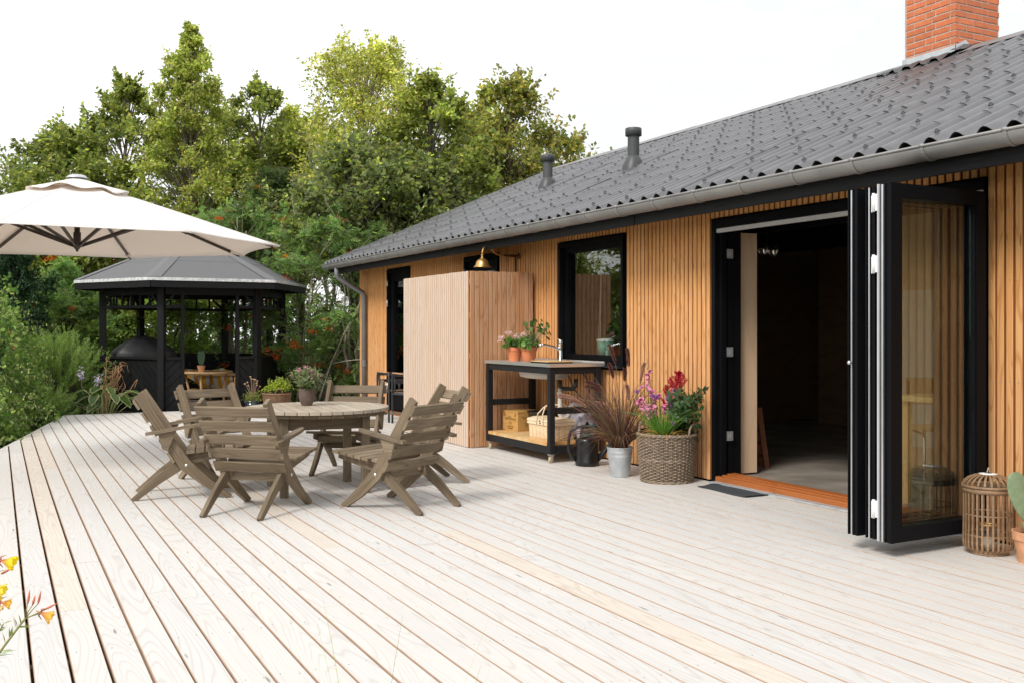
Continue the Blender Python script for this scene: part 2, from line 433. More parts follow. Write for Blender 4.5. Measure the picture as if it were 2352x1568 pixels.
def leaf_mesh(name, groups, mat):
    """groups: list of (verts, k, faces, N, colors(N,3))"""
    V = []; loops = []; starts = []; cols = []; off = 0; ls = 0
    for v, k, faces, N, col in groups:
        V.append(v)
        idx = (np.arange(N)*k)[:,None]
        for f in faces:
            fa = idx + np.array(f)[None,:] + off
            loops.append(fa.ravel()); starts.append(ls + np.arange(N)*len(f)); ls += N*len(f)
        cols.append(np.repeat(col, k, axis=0)); off += N*k
    V = np.concatenate(V).astype(np.float32); loops = np.concatenate(loops).astype(np.int32)
    starts = np.concatenate(starts).astype(np.int32); cols = np.concatenate(cols).astype(np.float32)
    me = bpy.data.meshes.new(name)
    me.vertices.add(len(V)); me.vertices.foreach_set('co', V.ravel())
    me.loops.add(len(loops)); me.loops.foreach_set('vertex_index', loops)
    me.polygons.add(len(starts)); me.polygons.foreach_set('loop_start', starts)
    me.update(calc_edges=True)
    at = me.attributes.new('col', 'FLOAT_COLOR', 'POINT')
    at.data.foreach_set('color', np.concatenate([cols, np.ones((len(cols),1), np.float32)], 1).astype(np.float32).ravel())
    me.materials.append(mat)
    return me
def rvec(n): return unit(RNG.normal(size=(n,3)))
def pick_cols(n, pal, jit=0.18):
    pal = np.array([p[:3] for p in pal]); wts = None
    idx = RNG.integers(0, len(pal), n)
    c = pal[idx] * np.exp(RNG.normal(size=(n,1))*jit*1.4) * (1 + RNG.normal(size=(n,3))*0.05)
    return np.clip(c, 0.003, 0.9)
def strips(curves, widths, cols, nrm_hint=None):
    """ribbons: curves (N,S,3), widths (N,S)"""
    N, S, _ = curves.shape
    d = np.gradient(curves, axis=1)
    hint = np.tile(RNG.normal(size=(N,1,3)), (1,S,1)) if nrm_hint is None else nrm_hint
    side = np.cross(d, hint); side /= np.maximum(np.linalg.norm(side, axis=2, keepdims=True), 1e-9)
    a = curves - side*widths[:,:,None]/2; b = curves + side*widths[:,:,None]/2
    v = np.stack([a, b], 2).reshape(N, S*2, 3)
    faces = [[2*i, 2*i+1, 2*i+3, 2*i+2] for i in range(S-1)]
    return v.reshape(-1,3), S*2, faces, N, cols
def blade_curves(N, base, spread, length, droop, S=7, lean=0.5, cx=0.0, cy=0.0):
    an = RNG.uniform(0, 2*np.pi, N); rad = spread*np.sqrt(RNG.uniform(0,1,N))
    L = length*RNG.uniform(0.55, 1.0, N); t = np.linspace(0,1,S)[None,:]
    le = lean*RNG.uniform(0.1, 1.0, N)
    b = np.array(base)
    h = L[:,None]*t*np.cos(le[:,None]*t)
    out = L[:,None]*(np.sin(le)[:,None]*t + droop*RNG.uniform(0.3,1,N)[:,None]*t**2.4)
    z = h - L[:,None]*droop*0.75*RNG.uniform(0.2,1,N)[:,None]*t**3
    x = b[0] + (rad*np.cos(an))[:,None] + out*(np.cos(an))[:,None] + cx*L[:,None]*t**2
    y = b[1] + (rad*np.sin(an))[:,None] + out*(np.sin(an))[:,None] + cy*L[:,None]*t**2
    return np.stack([x, y, b[2]+z], 2)
def bez(p0, p1, p2, n=8):
    return [tuple((1-t)**2*a + 2*t*(1-t)*b + t*t*c for a, b, c in zip(p0, p1, p2)) for t in [i/(n-1) for i in range(n)]]

# ================================================================== SETTING
def ground_z(x, y):
    return -0.34
bm = MB()
N = 48
for i in range(N+1):
    for j in range(N+1):
        x = -150 + 300*i/N; y = -150 + 300*j/N
        z = -0.34 + (0.5*math.sin(x*0.11)*math.cos(y*0.09) if math.hypot(x, y) > 45 else 0)
        bm.v.append((x, y, z)); bm.g.append((x, y, 0))
for i in range(N):
    for j in range(N):
        a = i*(N+1)+j
        bm.f.append((a, a+N+1, a+N+2, a+1)); bm.sm.append(True); bm.mi.append(0)
bm.build('ground', M_ground, kind='structure')

# ---- the deck: every board its own plank
WX = 5.10                     # face of the house cladding
PITCH = 0.1245
deck = ob('deck', None, kind='structure')
FAR = 15.66; NEAR = 1.95
def left_edge_y(x):           # far end of the boards on the slanted left edge
    return FAR if x >= 0.86 else FAR - (0.86 - x)/0.198
def plank_mesh(xa, xb, y0a, y0b, y1a, y1b, z=0.0, t=0.028, lip=0.0):
    m = MB(); ch = 0.0025
    def yy(x, ya, yb): return ya + (yb-ya)*(x-xa)/(xb-xa)
    pr = [(xa, -t), (xb, -t), (xb, -ch), (xb-ch, 0), (xa+ch, 0), (xa, -ch)]
    vs = []; gs = []
    for (ya, yb) in ((y0a, y0b), (y1a, y1b)):
        for x, q in pr:
            y = yy(x, ya, yb); vs.append((x, y, z+q)); gs.append((y, x-xa, q))
    n = 6
    m._add(vs, gs, [tuple(range(n)), tuple(range(2*n-1, n-1, -1))])
    for i in range(n):
        m.cur = 0 if i == 3 else 1
        m._add([vs[i], vs[i+n], vs[(i+1)%n+n], vs[(i+1)%n]], [gs[i], gs[i+n], gs[(i+1)%n+n], gs[(i+1)%n]], [(0, 1, 2, 3)])
    m.cur = 1
    if lip: m.beam((xb+lip/2-0.0005, y0b, z-0.020), (xb+lip/2-0.0005, y1b, z-0.020), lip, 0.012)
    return m
k = -26
rr = random.Random(3)
while True:
    g0 = 0.112 + k*PITCH; g1 = g0 + PITCH; k += 1
    if g0 < -1.9: continue
    if g0 > WX - 0.03: break
    gap = 0.0105 if g1 < 0.55 else (0.0072 if g1 < 1.6 else 0.0056)
    xa = g0 + gap/2; xb = min(g1 - gap/2, WX + 0.02)
    lip = gap if g1 > 0.42 and g1 < WX-0.1 else 0.0
    fa = left_edge_y(xa) - 0.035; fb = left_edge_y(xb) - 0.035
    y = NEAR + rr.uniform(-0.004, 0.004)
    first = True
    while True:
        L = rr.uniform(2.2, 4.6) if first else rr.uniform(3.2, 4.8)
        first = False
        end = y + L
        if end > min(fa, fb) - 0.8:
            q = plank_mesh(xa, xb, y, y, fa, fb, rr.uniform(-0.0012, 0.0012), lip=lip); y = None
        else:
            q = plank_mesh(xa, xb, y, y, end-0.001, end-0.001, rr.uniform(-0.0012, 0.0012), lip=lip); y = end + 0.001
        q.build('plank', [M_deckw if rr.random() < 0.06 else M_deck, M_side], deck)
        if y is None: break
# edge trims and joists
m = MB(); m.box((0.87, FAR-0.03, -0.16), (5.9, FAR, -0.001)); m.build('edge_board', M_deck, deck)
m = MB(); m.beam((0.87, FAR-0.01, -0.08), (-1.95, FAR-0.01-2.82/0.198, -0.08), 0.028, 0.158); m.build('edge_board', M_deck, deck)
m = MB(); m.box((-1.9, NEAR-0.03, -0.16), (WX, NEAR-0.005, -0.002)); m.build('edge_board', M_deck, deck)
y = 2.3; nh = MB()
while y < 15.5:
    for kk in range(-20, 41):
        xc_ = 0.112 + (kk+0.5)*PITCH
        if y < left_edge_y(xc_)-0.1 and xc_ < WX-0.02:
            for dx_ in (-0.034, 0.034): nh.lathe([(0, 0.0006), (0.0024, 0.0005), (0.0032, -0.002)], 6, (xc_+dx_+rr.uniform(-0.004, 0.004), y+rr.uniform(-0.012, 0.012), 0.0011))
    m = MB(); xl = max(-1.8, 0.80-(FAR-y)*0.198)
    m.box((xl, y-0.024, -0.17), (WX, y+0.024, -0.031)); m.build('joist', M_joist, deck); y += 0.6
nh.build('screw_heads', M_nail, deck, kind='stuff')

# ================================================================== HOUSE
house = thing('house', 'low timber house with orange slat cladding, dark corrugated roof and open black folding doors', 'house', (0,0,0))
YE, YS = 15.16, -1.0          # gable planes
ZW = 2.30
OPEN = [(12.994, 13.914, -0.1, 2.09), (10.263, 11.196, -0.1, 2.09), (7.675, 8.86, 0.86, 2.09), (3.908, 6.395, -0.1, 2.09), (1.05, 2.75, -0.1, 2.09)]  # last opening lies out of view, added to let daylight into the room
# wall core behind the slats
m = MB()
ys = YE
for (a, b, z0, z1) in OPEN:
    m.box((WX+0.024, b, -0.34), (WX+0.26, ys, ZW)); m.box((WX+0.024, a, z1), (WX+0.26, b, ZW))
    if z0 > 0: m.box((WX+0.024, a, -0.34), (WX+0.26, b, z0))
    else: m.box((WX+0.03, a, -0.34), (WX+0.26, b, -0.03))
    ys = a
m.box((WX+0.024, YS, -0.34), (WX+0.26, ys, ZW))
m.build('wall_core', M_blk, house)
# cladding slats
SP, SW, ST = 0.0575, 0.0430, 0.024
SLAT = {}
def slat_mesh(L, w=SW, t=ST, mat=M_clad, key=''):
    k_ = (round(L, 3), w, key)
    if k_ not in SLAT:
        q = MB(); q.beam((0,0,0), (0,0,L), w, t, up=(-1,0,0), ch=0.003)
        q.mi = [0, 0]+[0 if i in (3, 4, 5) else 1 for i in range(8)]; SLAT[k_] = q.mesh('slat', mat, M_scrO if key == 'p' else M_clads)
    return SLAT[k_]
y = YE - SW/2; far_m = MB(); nsl = 0; screws = MB()
def cl_slat(yc, z0, z1):
    global nsl
    nsl += 1
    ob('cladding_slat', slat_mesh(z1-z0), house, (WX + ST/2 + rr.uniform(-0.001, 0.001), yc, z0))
    if yc < 9.0 or True:
        zs = [z for z in (0.06, 0.34, 0.92, 1.50, 1.90, 2.07, 2.16) if z0+0.02 < z < z1-0.01]
        for z in zs:
            r_ = 0.0042
            screws.lathe([(0.0, -0.003), (r_, -0.002), (r_*0.6, 0.0)], 6, M=Matrix.Translation((WX - 0.0035 + 0.001, yc + rr.uniform(-0.006, 0.006), z + rr.uniform(-0.01, 0.01))) @ Matrix.Rotation(R(-90), 4, 'Y'))
while y > 1.0:
    o_ = [q for q in OPEN if q[0] - 0.012 < y < q[1] + 0.012]
    if not o_: cl_slat(y, 0.012, ZW-0.02)
    else:
        a, b, z0, z1 = o_[0]
        cl_slat(y, z1+0.012, ZW-0.02)
        if z0 > 0: cl_slat(y, 0.012, z0-0.02)
    y -= SP
screws.build('screw_heads', M_alu, house, kind='stuff')
m = MB()
while y > YS:
    m.beam((WX+ST/2, y, 0.012), (WX+ST/2, y, ZW-0.02), SW, ST, up=(-1,0,0)); y -= SP
m.build('cladding_run', M_clad, house, kind='stuff')
# gables, back wall
def gable(y0, y1):
    g_ = MB(); g_.plate([(WX+0.03, -0.34), (12.1, -0.34), (12.1, 2.2), (8.6, 3.9), (WX+0.03, 2.32)], y1-y0, axis='y', c0=y0); return g_
gable(YE-0.16, YE-0.005).build('gable_wall', M_clad, house)
gable(YS+0.005, YS+0.16).build('gable_wall', M_clad, house)
MB().box((11.9, YS+0.17, -0.34), (12.09, YE-0.17, 2.2)).build('back_wall', M_clad, house)
MB().box((WX+0.262, YS+0.17, -0.34), (11.89, YE-0.17, 0.03)).build('interior_floor', M_conc, house)
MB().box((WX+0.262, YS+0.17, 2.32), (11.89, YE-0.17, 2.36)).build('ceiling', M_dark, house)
# interior partitions
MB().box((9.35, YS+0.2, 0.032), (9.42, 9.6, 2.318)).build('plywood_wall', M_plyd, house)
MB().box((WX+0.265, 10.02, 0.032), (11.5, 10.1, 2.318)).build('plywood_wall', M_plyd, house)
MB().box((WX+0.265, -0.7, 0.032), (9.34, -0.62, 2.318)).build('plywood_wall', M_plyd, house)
m = MB(); m.box((WX+0.262, 6.40, 0.045), (WX+0.46, 6.43, 2.0)); m.build('plywood_reveal', M_ply, house)
m = MB(); m.box((WX+0.262, 6.432, 0.04), (WX+0.29, 7.66, 2.3)); m.box((WX+0.262, 2.8, 0.04), (WX+0.29, 3.86, 2.3)); m.build('plywood_lining', M_ply, house)
MB().box((5.9, 2.0, 2.06), (6.02, 9.9, 2.319)).build('roof_beam', M_blk, house)
MB().box((7.6, 2.0, 2.06), (7.72, 9.9, 2.319)).build('roof_beam', M_blk, house)

MB().box((7.0, -0.61, 0.032), (7.07, 6.2, 2.318)).build('plywood_wall', M_ply, house)
MB().box((6.985, 2.5, 0.22), (6.998, 6.19, 1.55)).build('white_wall_panel', M_wallin, house)
# eaves
MB().box((4.69, YS-0.06, 2.078), (4.72, YE+0.04, 2.26)).build('fascia', M_tblk, house)
MB().box((4.722, YS-0.05, 2.235), (WX+0.02, YE+0.03, 2.255)).build('soffit', M_tblk, house)
for yj in (6.9, 10.9):
    MB().box((4.686, yj-0.002, 2.067), (4.6895, yj+0.002, 2.25)).build('fascia_joint', M_blk, house)
# gable verge boards
for yy in (YE+0.01, YS-0.05):
    m = MB(); m.beam((4.60, yy+0.02, 2.16), (8.52, yy+0.02, 3.86), 0.03, 0.15, up=(0,0,1)); m.build('verge_board', M_tblk, house)
    m = MB(); m.beam((12.5, yy+0.02, 2.16), (8.58, yy+0.02, 3.86), 0.03, 0.15, up=(0,0,1)); m.build('verge_board', M_tblk, house)

# roof sheets
EX, EZ, RX, RZ = 4.550, 2.240, 8.55, 3.972
SL = math.hypot(RX-EX, RZ-EZ); PA = math.atan2(RZ-EZ, RX-EX)
NR = 9; EXP = SL/NR; WV = 0.17; SHW = WV*6
def sheet_mesh(Ls):
    q = MB(); seg = 10; n = seg*6
    amp = 0.0255
    def zz(yv): return amp*math.cos(2*math.pi*yv/WV)
    def row(u, dz, t):
        return [(u, -(i/n*SHW), zz(i/n*SHW) + dz + t) for i in range(n+1)]
    A = row(0, 0.0015, 0.0); B = row(Ls, -0.003, 0.0); C2 = row(0, 0.0015, -0.0035); D2 = row(Ls, -0.003, -0.0035)
    vs = A + B + C2 + D2 + A + C2
    gs = [(v[0], -v[1], 0) for v in vs]
    fs = []
    k_ = n+1
    for i in range(n):
        fs.append((i, i+1, k_+i+1, k_+i))
        fs.append((2*k_+i, 3*k_+i, 3*k_+i+1, 2*k_+i+1))
        fs.append((4*k_+i, 5*k_+i, 5*k_+i+1, 4*k_+i+1))
        fs.append((k_+i, k_+i+1, 3*k_+i+1, 3*k_+i))
    fs = [tuple(reversed(f)) for f in fs]
    q._add(vs, gs, fs, True)
    me = q.mesh('roof_sheet', M_roof, M_sheetend)
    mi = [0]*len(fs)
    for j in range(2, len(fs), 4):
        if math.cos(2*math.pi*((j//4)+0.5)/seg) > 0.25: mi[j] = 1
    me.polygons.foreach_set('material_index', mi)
    sm = [True]*len(fs)
    for j in range(2, len(fs), 4): sm[j] = False
    me.polygons.foreach_set('use_smooth', sm)
    return me
SHEET = sheet_mesh(EXP + 0.13); SHEET_TOP = sheet_mesh(EXP - 0.01)
caps = MB()
ncol = 16
for c_ in range(ncol):
    y0 = YE + 0.06 - c_*SHW
    for r_ in range(NR):
        u = r_*EXP
        x = EX + u*math.cos(PA) + rr.uniform(-0.004, 0.004); z = EZ + u*math.sin(PA)
        ob('roof_sheet', SHEET if r_ < NR-1 else SHEET_TOP, house, (x, y0, z), (0, -PA, rr.uniform(-0.002, 0.002)))
        for wv in (1, 4):
            px_ = u + 0.075
            M_ = Matrix.Translation((EX + px_*math.cos(PA), y0 - wv*WV - rr.uniform(-0.004, 0.004), EZ + px_*math.sin(PA))) @ Matrix.Rotation(-PA, 4, 'Y') @ Matrix.Translation((0, 0, 0.040))
            caps.lathe([(0.016, -0.008), (0.016, 0.0), (0.008, 0.003), (0.007, 0.011), (0.0, 0.012)], 7, M=M_)
caps.build('roof_screw_caps', M_screw, house, kind='stuff')
# far slope
m = MB(); m.beam((RX+0.02, YE+0.06, RZ+0.0), (RX+0.02, YE+0.06, RZ+0.0001), 0.01, 0.01)
m = MB()
vs = []; n = 16*6*6
for u in (0, SL):
    for i in range(n+1):
        yv = i/n*ncol*SHW
        vs.append((RX + u*math.cos(PA), YE+0.06-yv, RZ - u*math.sin(PA) + 0.022*math.cos(2*math.pi*yv/WV)))
m._add(vs, vs, [(i, i+1, n+2+i, n+1+i) for i in range(n)], True)
m.build('back_roof_slope', M_roof, house)
# ridge caps
for c_ in range(ncol):
    y0 = YE + 0.07 - c_*SHW; y1 = y0 - SHW - 0.06
    if y0 > 6.95 and y1 < 6.2: pass
    q = MB(); dz = 0.034
    pr = [(-0.19, -0.085), (-0.04, -0.008), (0.0, 0.008), (0.04, -0.008), (0.19, -0.085), (0.19, -0.091), (0.04, -0.016), (0, -0.002), (-0.04, -0.016), (-0.19, -0.091)]
    q.plate([(RX+a, RZ+dz+b+0.004*(c_ % 2)) for a, b in pr], y0-y1, axis='y', c0=y1)
    q.build('ridge_cap', M_ridge, house)
# vent pipes through the roof
def vent(x, y, h=0.36):
    z = EZ + (x-EX)*math.tan(PA)
    q = MB()
    q.lathe([(0.066, -0.05), (0.066, h)], 24, (x, y, z))
    q.lathe([(0.0, h+0.004), (0.088, h+0.004), (0.093, h-0.004), (0.093, h-0.082), (0.084, h-0.084), (0.06, h-0.06)], 24, (x, y, z))
    p_ = q.build('vent_pipe', M_vent, house)
    q = MB(); q.lathe([(0.067, 0.13), (0.078, 0.12), (0.096, 0.075), (0.110, 0.02), (0.118, -0.07)], 24, (0,0,0), wob=lambda a, zz: 1 + (0.16*max(0, math.cos(a-math.pi)) if zz < 0.05 else 0))
    q.build('vent_collar', M_vent, p_, loc=(x, y, z))
VX1, VY1, VX2, VY2 = 6.607, 11.783, 6.416, 9.457
vent(VX1, VY1, 0.43); vent(VX2, VY2, 0.44)
# chimney
CXa, CXb, CYa, CYb = 8.46, 9.11, 6.82, 7.45
chim = MB().box((CXa+0.0045, CYa+0.0045, 3.5), (CXb-0.0045, CYb-0.0045, 5.02)).build('chimney', M_mortar, house)
BR = {}
def brick(L, th, hgt):
    k_ = (round(L, 3), round(th, 3))
    if k_ not in BR:
        q = MB(); c2 = 0.002
        q.beam((0,0,hgt/2), (L,0,hgt/2), th, hgt, ch=0.004); BR[k_] = q.mesh('brick', M_brick)
    return BR[k_]
bh, bj = 0.055, 0.0117
rb = random.Random(5)
z = 3.66; row = 0
while z < 5.0:
    W1 = CYb-CYa; W2 = CXb-CXa; T_ = 0.06
    def run(n_, flip):
        seqA = [0.156, 0.228, 0.226] if n_ else [0.228, 0.108, 0.228, 0.03]
        return seqA
    # -X face (visible): bricks along Y
    A = [0.228, 0.228, 0.150] if row % 2 else [0.150, 0.108, 0.228, 0.1085]
    if row % 4 == 2: A = [0.108, 0.228, 0.270-0.0]
    def lay(seq, total):
        sm_ = sum(seq) + bj*(len(seq)-1); f_ = total/sm_; return [q*f_ for q in seq]
    offy = CYa if row % 2 else CYa + T_ + bj
    tot = (W1 if row % 2 else W1 - T_ - bj)
    yc = offy
    for L in lay([0.228, 0.108, 0.228] if row % 2 else [0.228, 0.228, 0.108], tot - 2*bj + 0.0 + 2*bj):
        L2 = L - bj*0.0
        ob('brick', brick(L2-bj*0.95, T_, bh), chim, (CXa + T_/2 - rb.uniform(0, 0.002), yc, z), (0, 0, R(90)))
        yc += L2 + bj*0.3
    offx = CXa + T_ + bj if row % 2 else CXa
    tot = (W2 - T_ - bj if row % 2 else W2)
    xc = offx
    for L in lay([0.228, 0.228, 0.168] if row % 2 else [0.168, 0.228, 0.228], tot):
        ob('brick', brick(L-bj*0.95, T_, bh), chim, (xc, CYa + T_/2 - rb.uniform(0, 0.002), z)); xc += L + bj*0.3
    # far faces
    yc = CYa + (0 if row % 2 else T_+bj)
    for L in lay([0.108, 0.228, 0.228] if row % 2 else [0.228, 0.228, 0.1], W1 - (0 if row % 2 else T_+bj)):
        ob('brick', brick(L-bj*0.95, T_, bh), chim, (CXb - T_/2, yc, z), (0, 0, R(90))); yc += L + bj*0.3
    xc = CXa + T_ + bj
    for L in lay([0.228, 0.228], W2 - 2*T_ - 2*bj):
        ob('brick', brick(L-bj*0.95, T_, bh), chim, (xc, CYb - T_/2, z)); xc += L + bj*0.3
    z += bh + bj; row += 1
# flashing round the chimney
def rz_(x): return EZ + (x-EX)*math.tan(PA)
q = MB()
zf = rz_(CXa)
q.plate([(CYa-0.02, zf+0.02), (CYb+0.02, zf+0.02), (CYb+0.015, zf+0.10), (CYa-0.015, zf+0.10)], 0.008, axis='x', c0=CXa-0.014)
q.plate([(CXa-0.014, zf+0.02), (CXa-0.014, zf+0.10), (CXa+0.13, zf+0.165), (CXa+0.28, zf+0.075), (CXa+0.1, zf+0.04)], 0.008, axis='y', c0=CYa-0.016)
q.build('flashing', M_zinc, house)
q = MB()
n = 30; vs = []; 
for j, (dx, dz) in enumerate(((-0.012, 0.045), (-0.05, 0.052), (-0.13, 0.047), (-0.24, 0.040))):
    for i in range(n+1):
        yv = CYa - 0.10 + (CYb-CYa+0.26)*i/n
        x = CXa + dx + (0.02*math.sin(i*1.7) if j == 3 else 0)
        wv = 0.022*math.cos(2*math.pi*(YE+0.06-yv)/WV)*(j/3.0)
        vs.append((x, yv, rz_(x) + dz + wv - 0.01*(j == 0)))
q._add(vs, vs, [((j)*(n+1)+i, (j+1)*(n+1)+i, (j+1)*(n+1)+i+1, j*(n+1)+i+1) for j in range(3) for i in range(n)], True)
vs = []
for j, dy in enumerate((-0.012, -0.07, -0.16)):
    for i in range(9):
        x = CXa - 0.1 + 0.4*i/8
        vs.append((x, CYa + dy, min(rz_(x), RZ+0.02) + (0.075, 0.06, 0.05)[j] + 0.006*math.sin(i*2+j)))
q._add(vs, vs, [(j*9+i, j*9+i+1, (j+1)*9+i+1, (j+1)*9+i) for j in range(2) for i in range(8)], True)
q.build('lead_apron', M_lead, house)

# gutter
GX, GZ, GR = 4.609, 2.222, 0.072
q = MB(); prof = []
for i in range(13):
    a = math.pi + math.pi*i/12
    prof.append((GX + GR*math.cos(a), GZ + GR*math.sin(a)))
inner = [(GX + (GR-0.004)*math.cos(math.pi + math.pi*i/12), GZ + (GR-0.004)*math.sin(math.pi + math.pi*i/12)) for i in range(13)]
prof += inner[::-1]
GY0, GY1 = YS-0.15, 15.36
vs = [(x, y_, z_) for y_ in (GY0, GY1) for x, z_ in prof]; n = len(prof)
q._add(vs, [(v[1], v[0], v[2]) for v in vs], [(i, i+n, (i+1)%n+n, (i+1)%n) for i in range(n)], True)
q.tube([(GX-GR, GY0, GZ+0.002), (GX-GR, GY1, GZ+0.002)], 0.0085, 8)
for yy in (GY0, GY1):
    q.plate([(GX + GR*math.cos(math.pi+math.pi*i/12), GZ + GR*math.sin(math.pi+math.pi*i/12)) for i in range(13)], 0.003, axis='y', c0=yy-0.0015)
gut = q.build('gutter', M_gutter, house)
q = MB()
pts = [(GX + (GR+0.0035)*math.cos(math.pi+math.pi*i/12), 0, GZ + (GR+0.0035)*math.sin(math.pi+math.pi*i/12)) for i in range(12)]
for i in range(11):
    q.beam(pts[i], pts[i+1], 0.022, 0.004, up=(0,0,1) if 3 < i < 8 else (1,0,0))
q.tube([(GX-GR-0.001, -0.014, GZ+0.003), (GX-GR-0.001, 0.014, GZ+0.003)], 0.0115, 8)
BRK = q.mesh('bracket', M_gutter)
y = GY1 - 0.22
while y > GY0:
    ob('bracket', BRK, gut, (0, y, 0)); y -= 0.512
for yj in (12.9, 9.3, 5.9, 3.36):
    q = MB(); q.tube([(GX, yj-0.001, GZ), (GX, yj+0.001, GZ)], 0.01)
# downpipe
q = MB(); py = 14.79
q.tube([(GX, py, GZ-0.055), (GX, py, 2.03), (GX+0.02, py, 2.0), (5.03, py, 1.78), (5.045, py, 1.74), (5.045, py, 0.03)], 0.0375, 14)
q.lathe([(0.043, 0), (0.043, 0.02)], 14, (5.045, py, 1.40)); q.lathe([(0.042, 0), (0.042, 0.10)], 14, (5.045, py, 0.66))
q.build('downpipe', M_pipe, house)

# ---- window
def ring_frame(y0, y1, z0, z1, x0, x1, w_, mat, name, parent, wb=None, wt=None):
    wb = w_ if wb is None else wb; wt = w_ if wt is None else wt
    q = MB()
    q.box((x0, y0, z0), (x1, y0+w_, z1)); q.box((x0, y1-w_, z0), (x1, y1, z1))
    q.box((x0+0.0005, y0+w_, z0), (x1-0.0005, y1-w_, z0+wb)); q.box((x0+0.0005, y0+w_, z1-wt), (x1-0.0005, y1-w_, z1))
    return q.build(name, mat, parent)
a, b, z0, z1 = OPEN[2]
wf = ring_frame(a+0.002, b-0.002, z0+0.002, z1-0.002, WX-0.012, WX+0.10, 0.035, M_blk, 'window', house, wb=0.045, wt=0.05)
ring_frame(a+0.037, b-0.037, z0+0.047, z1-0.052, WX+0.045, WX+0.115, 0.055, M_blk, 'window_sash', wf, wb=0.065)
MB().box((WX+0.08, a+0.09, z0+0.11), (WX+0.086, b-0.09, z1-0.106)).build('pane', M_win, wf)
MB().beam((WX-0.03, a-0.0, z0+0.012), (WX-0.03, b, z0+0.012), 0.07, 0.022, ch=0.003).build('window_sill', M_tblk, wf)
# entrance and middle door, plus the unseen one added to light the room
def door(op, gl0, lab):
    a, b, z0, z1 = op
    d = ring_frame(a+0.002, b-0.002, -0.02, z1-0.002, WX-0.01, WX+0.1, 0.04, M_blk, 'door', house, wb=0.03, wt=0.05)
    ring_frame(a+0.042, b-0.042, 0.012, z1-0.054, WX+0.04, WX+0.105, 0.11, M_blk, 'door_leaf', d, wb=0.26, wt=0.12)
    MB().box((WX+0.07, a+0.15, 0.27), (WX+0.078, b-0.15, z1-0.17)).build('pane', M_win, d)
    q = MB()
    for hz in (0.35, 1.55, 1.85):
        q.tube([(WX-0.018, b-0.055, hz), (WX-0.018, b-0.055, hz+0.10)], 0.011, 10)
    q.build('hinges', M_alu, d)
    q = MB(); q.tube([(WX+0.03, a+0.09, 1.02), (WX-0.01, a+0.09, 1.02), (WX-0.015, a+0.2, 1.02)], 0.009); q.build('handle', M_alu, d)
    return d
door(OPEN[0], 0.3, ''); door(OPEN[1], 0.3, ''); door(OPEN[4], 0.3, '')  # last door fills the added opening, out of view
MB().box((WX-0.06, 12.96, -0.0), (WX+0.02, 13.95, 0.045)).build('door_step', M_sill, house)

# ---- folding door opening
a, b, z0, z1 = OPEN[3]
fr_ = MB()
fr_.box((WX-0.014, b-0.045, 0.0), (WX+0.25, b-0.002, z1-0.002)); fr_.box((WX-0.014, a+0.002, 0.0), (WX+0.10, a+0.045, z1-0.002))
fr_.box((WX-0.012, a+0.045, z1-0.075), (WX+0.25, b-0.045, z1-0.003))
fr_.box((WX+0.03, b-0.075, 0.05), (WX+0.075, b-0.045, z1-0.08)); fr_.box((WX+0.11, b-0.06, 0.05), (WX+0.15, b-0.045, z1-0.08))
fdoor = fr_.build('folding_door', M_blk, house)
MB().box((WX+0.0, a+0.047, z1-0.108), (WX+0.028, b-0.047, z1-0.077)).build('top_rail', M_rail, fdoor)
q = MB(); q.beam((WX+0.10, a+0.03, 0.025), (WX+0.10, b-0.046, 0.025), 0.22, 0.05, ch=0.006)
q.beam((WX+0.05, a+0.03, 0.054), (WX+0.05, b-0.046, 0.054), 0.03, 0.014, ch=0.003); q.beam((WX+0.14, a+0.03, 0.056), (WX+0.14, b-0.046, 0.056), 0.09, 0.018, ch=0.003)
q.build('threshold', M_sill, fdoor)
MB().box((WX-0.075, a+0.0, 0.002), (WX-0.012, b-0.05, 0.014)).build('threshold_flashing', M_zinc, fdoor)
for hz in (0.33, 1.0, 1.78):
    q = MB(); q.box((WX+0.08, b-0.081, hz), (WX+0.14, b-0.0755, hz+0.075))
    q.box((WX+0.095, b-0.0835, hz+0.02), (WX+0.104, b-0.0815, hz+0.055)); q.box((WX+0.114, b-0.0835, hz+0.02), (WX+0.123, b-0.0815, hz+0.055))
    q.build('striker_plate', M_alu, fdoor)
MB().box((WX+0.16, 5.0, 0.066), (WX+0.19, 5.05, 0.075)).build('floor_latch', M_alu, fdoor)
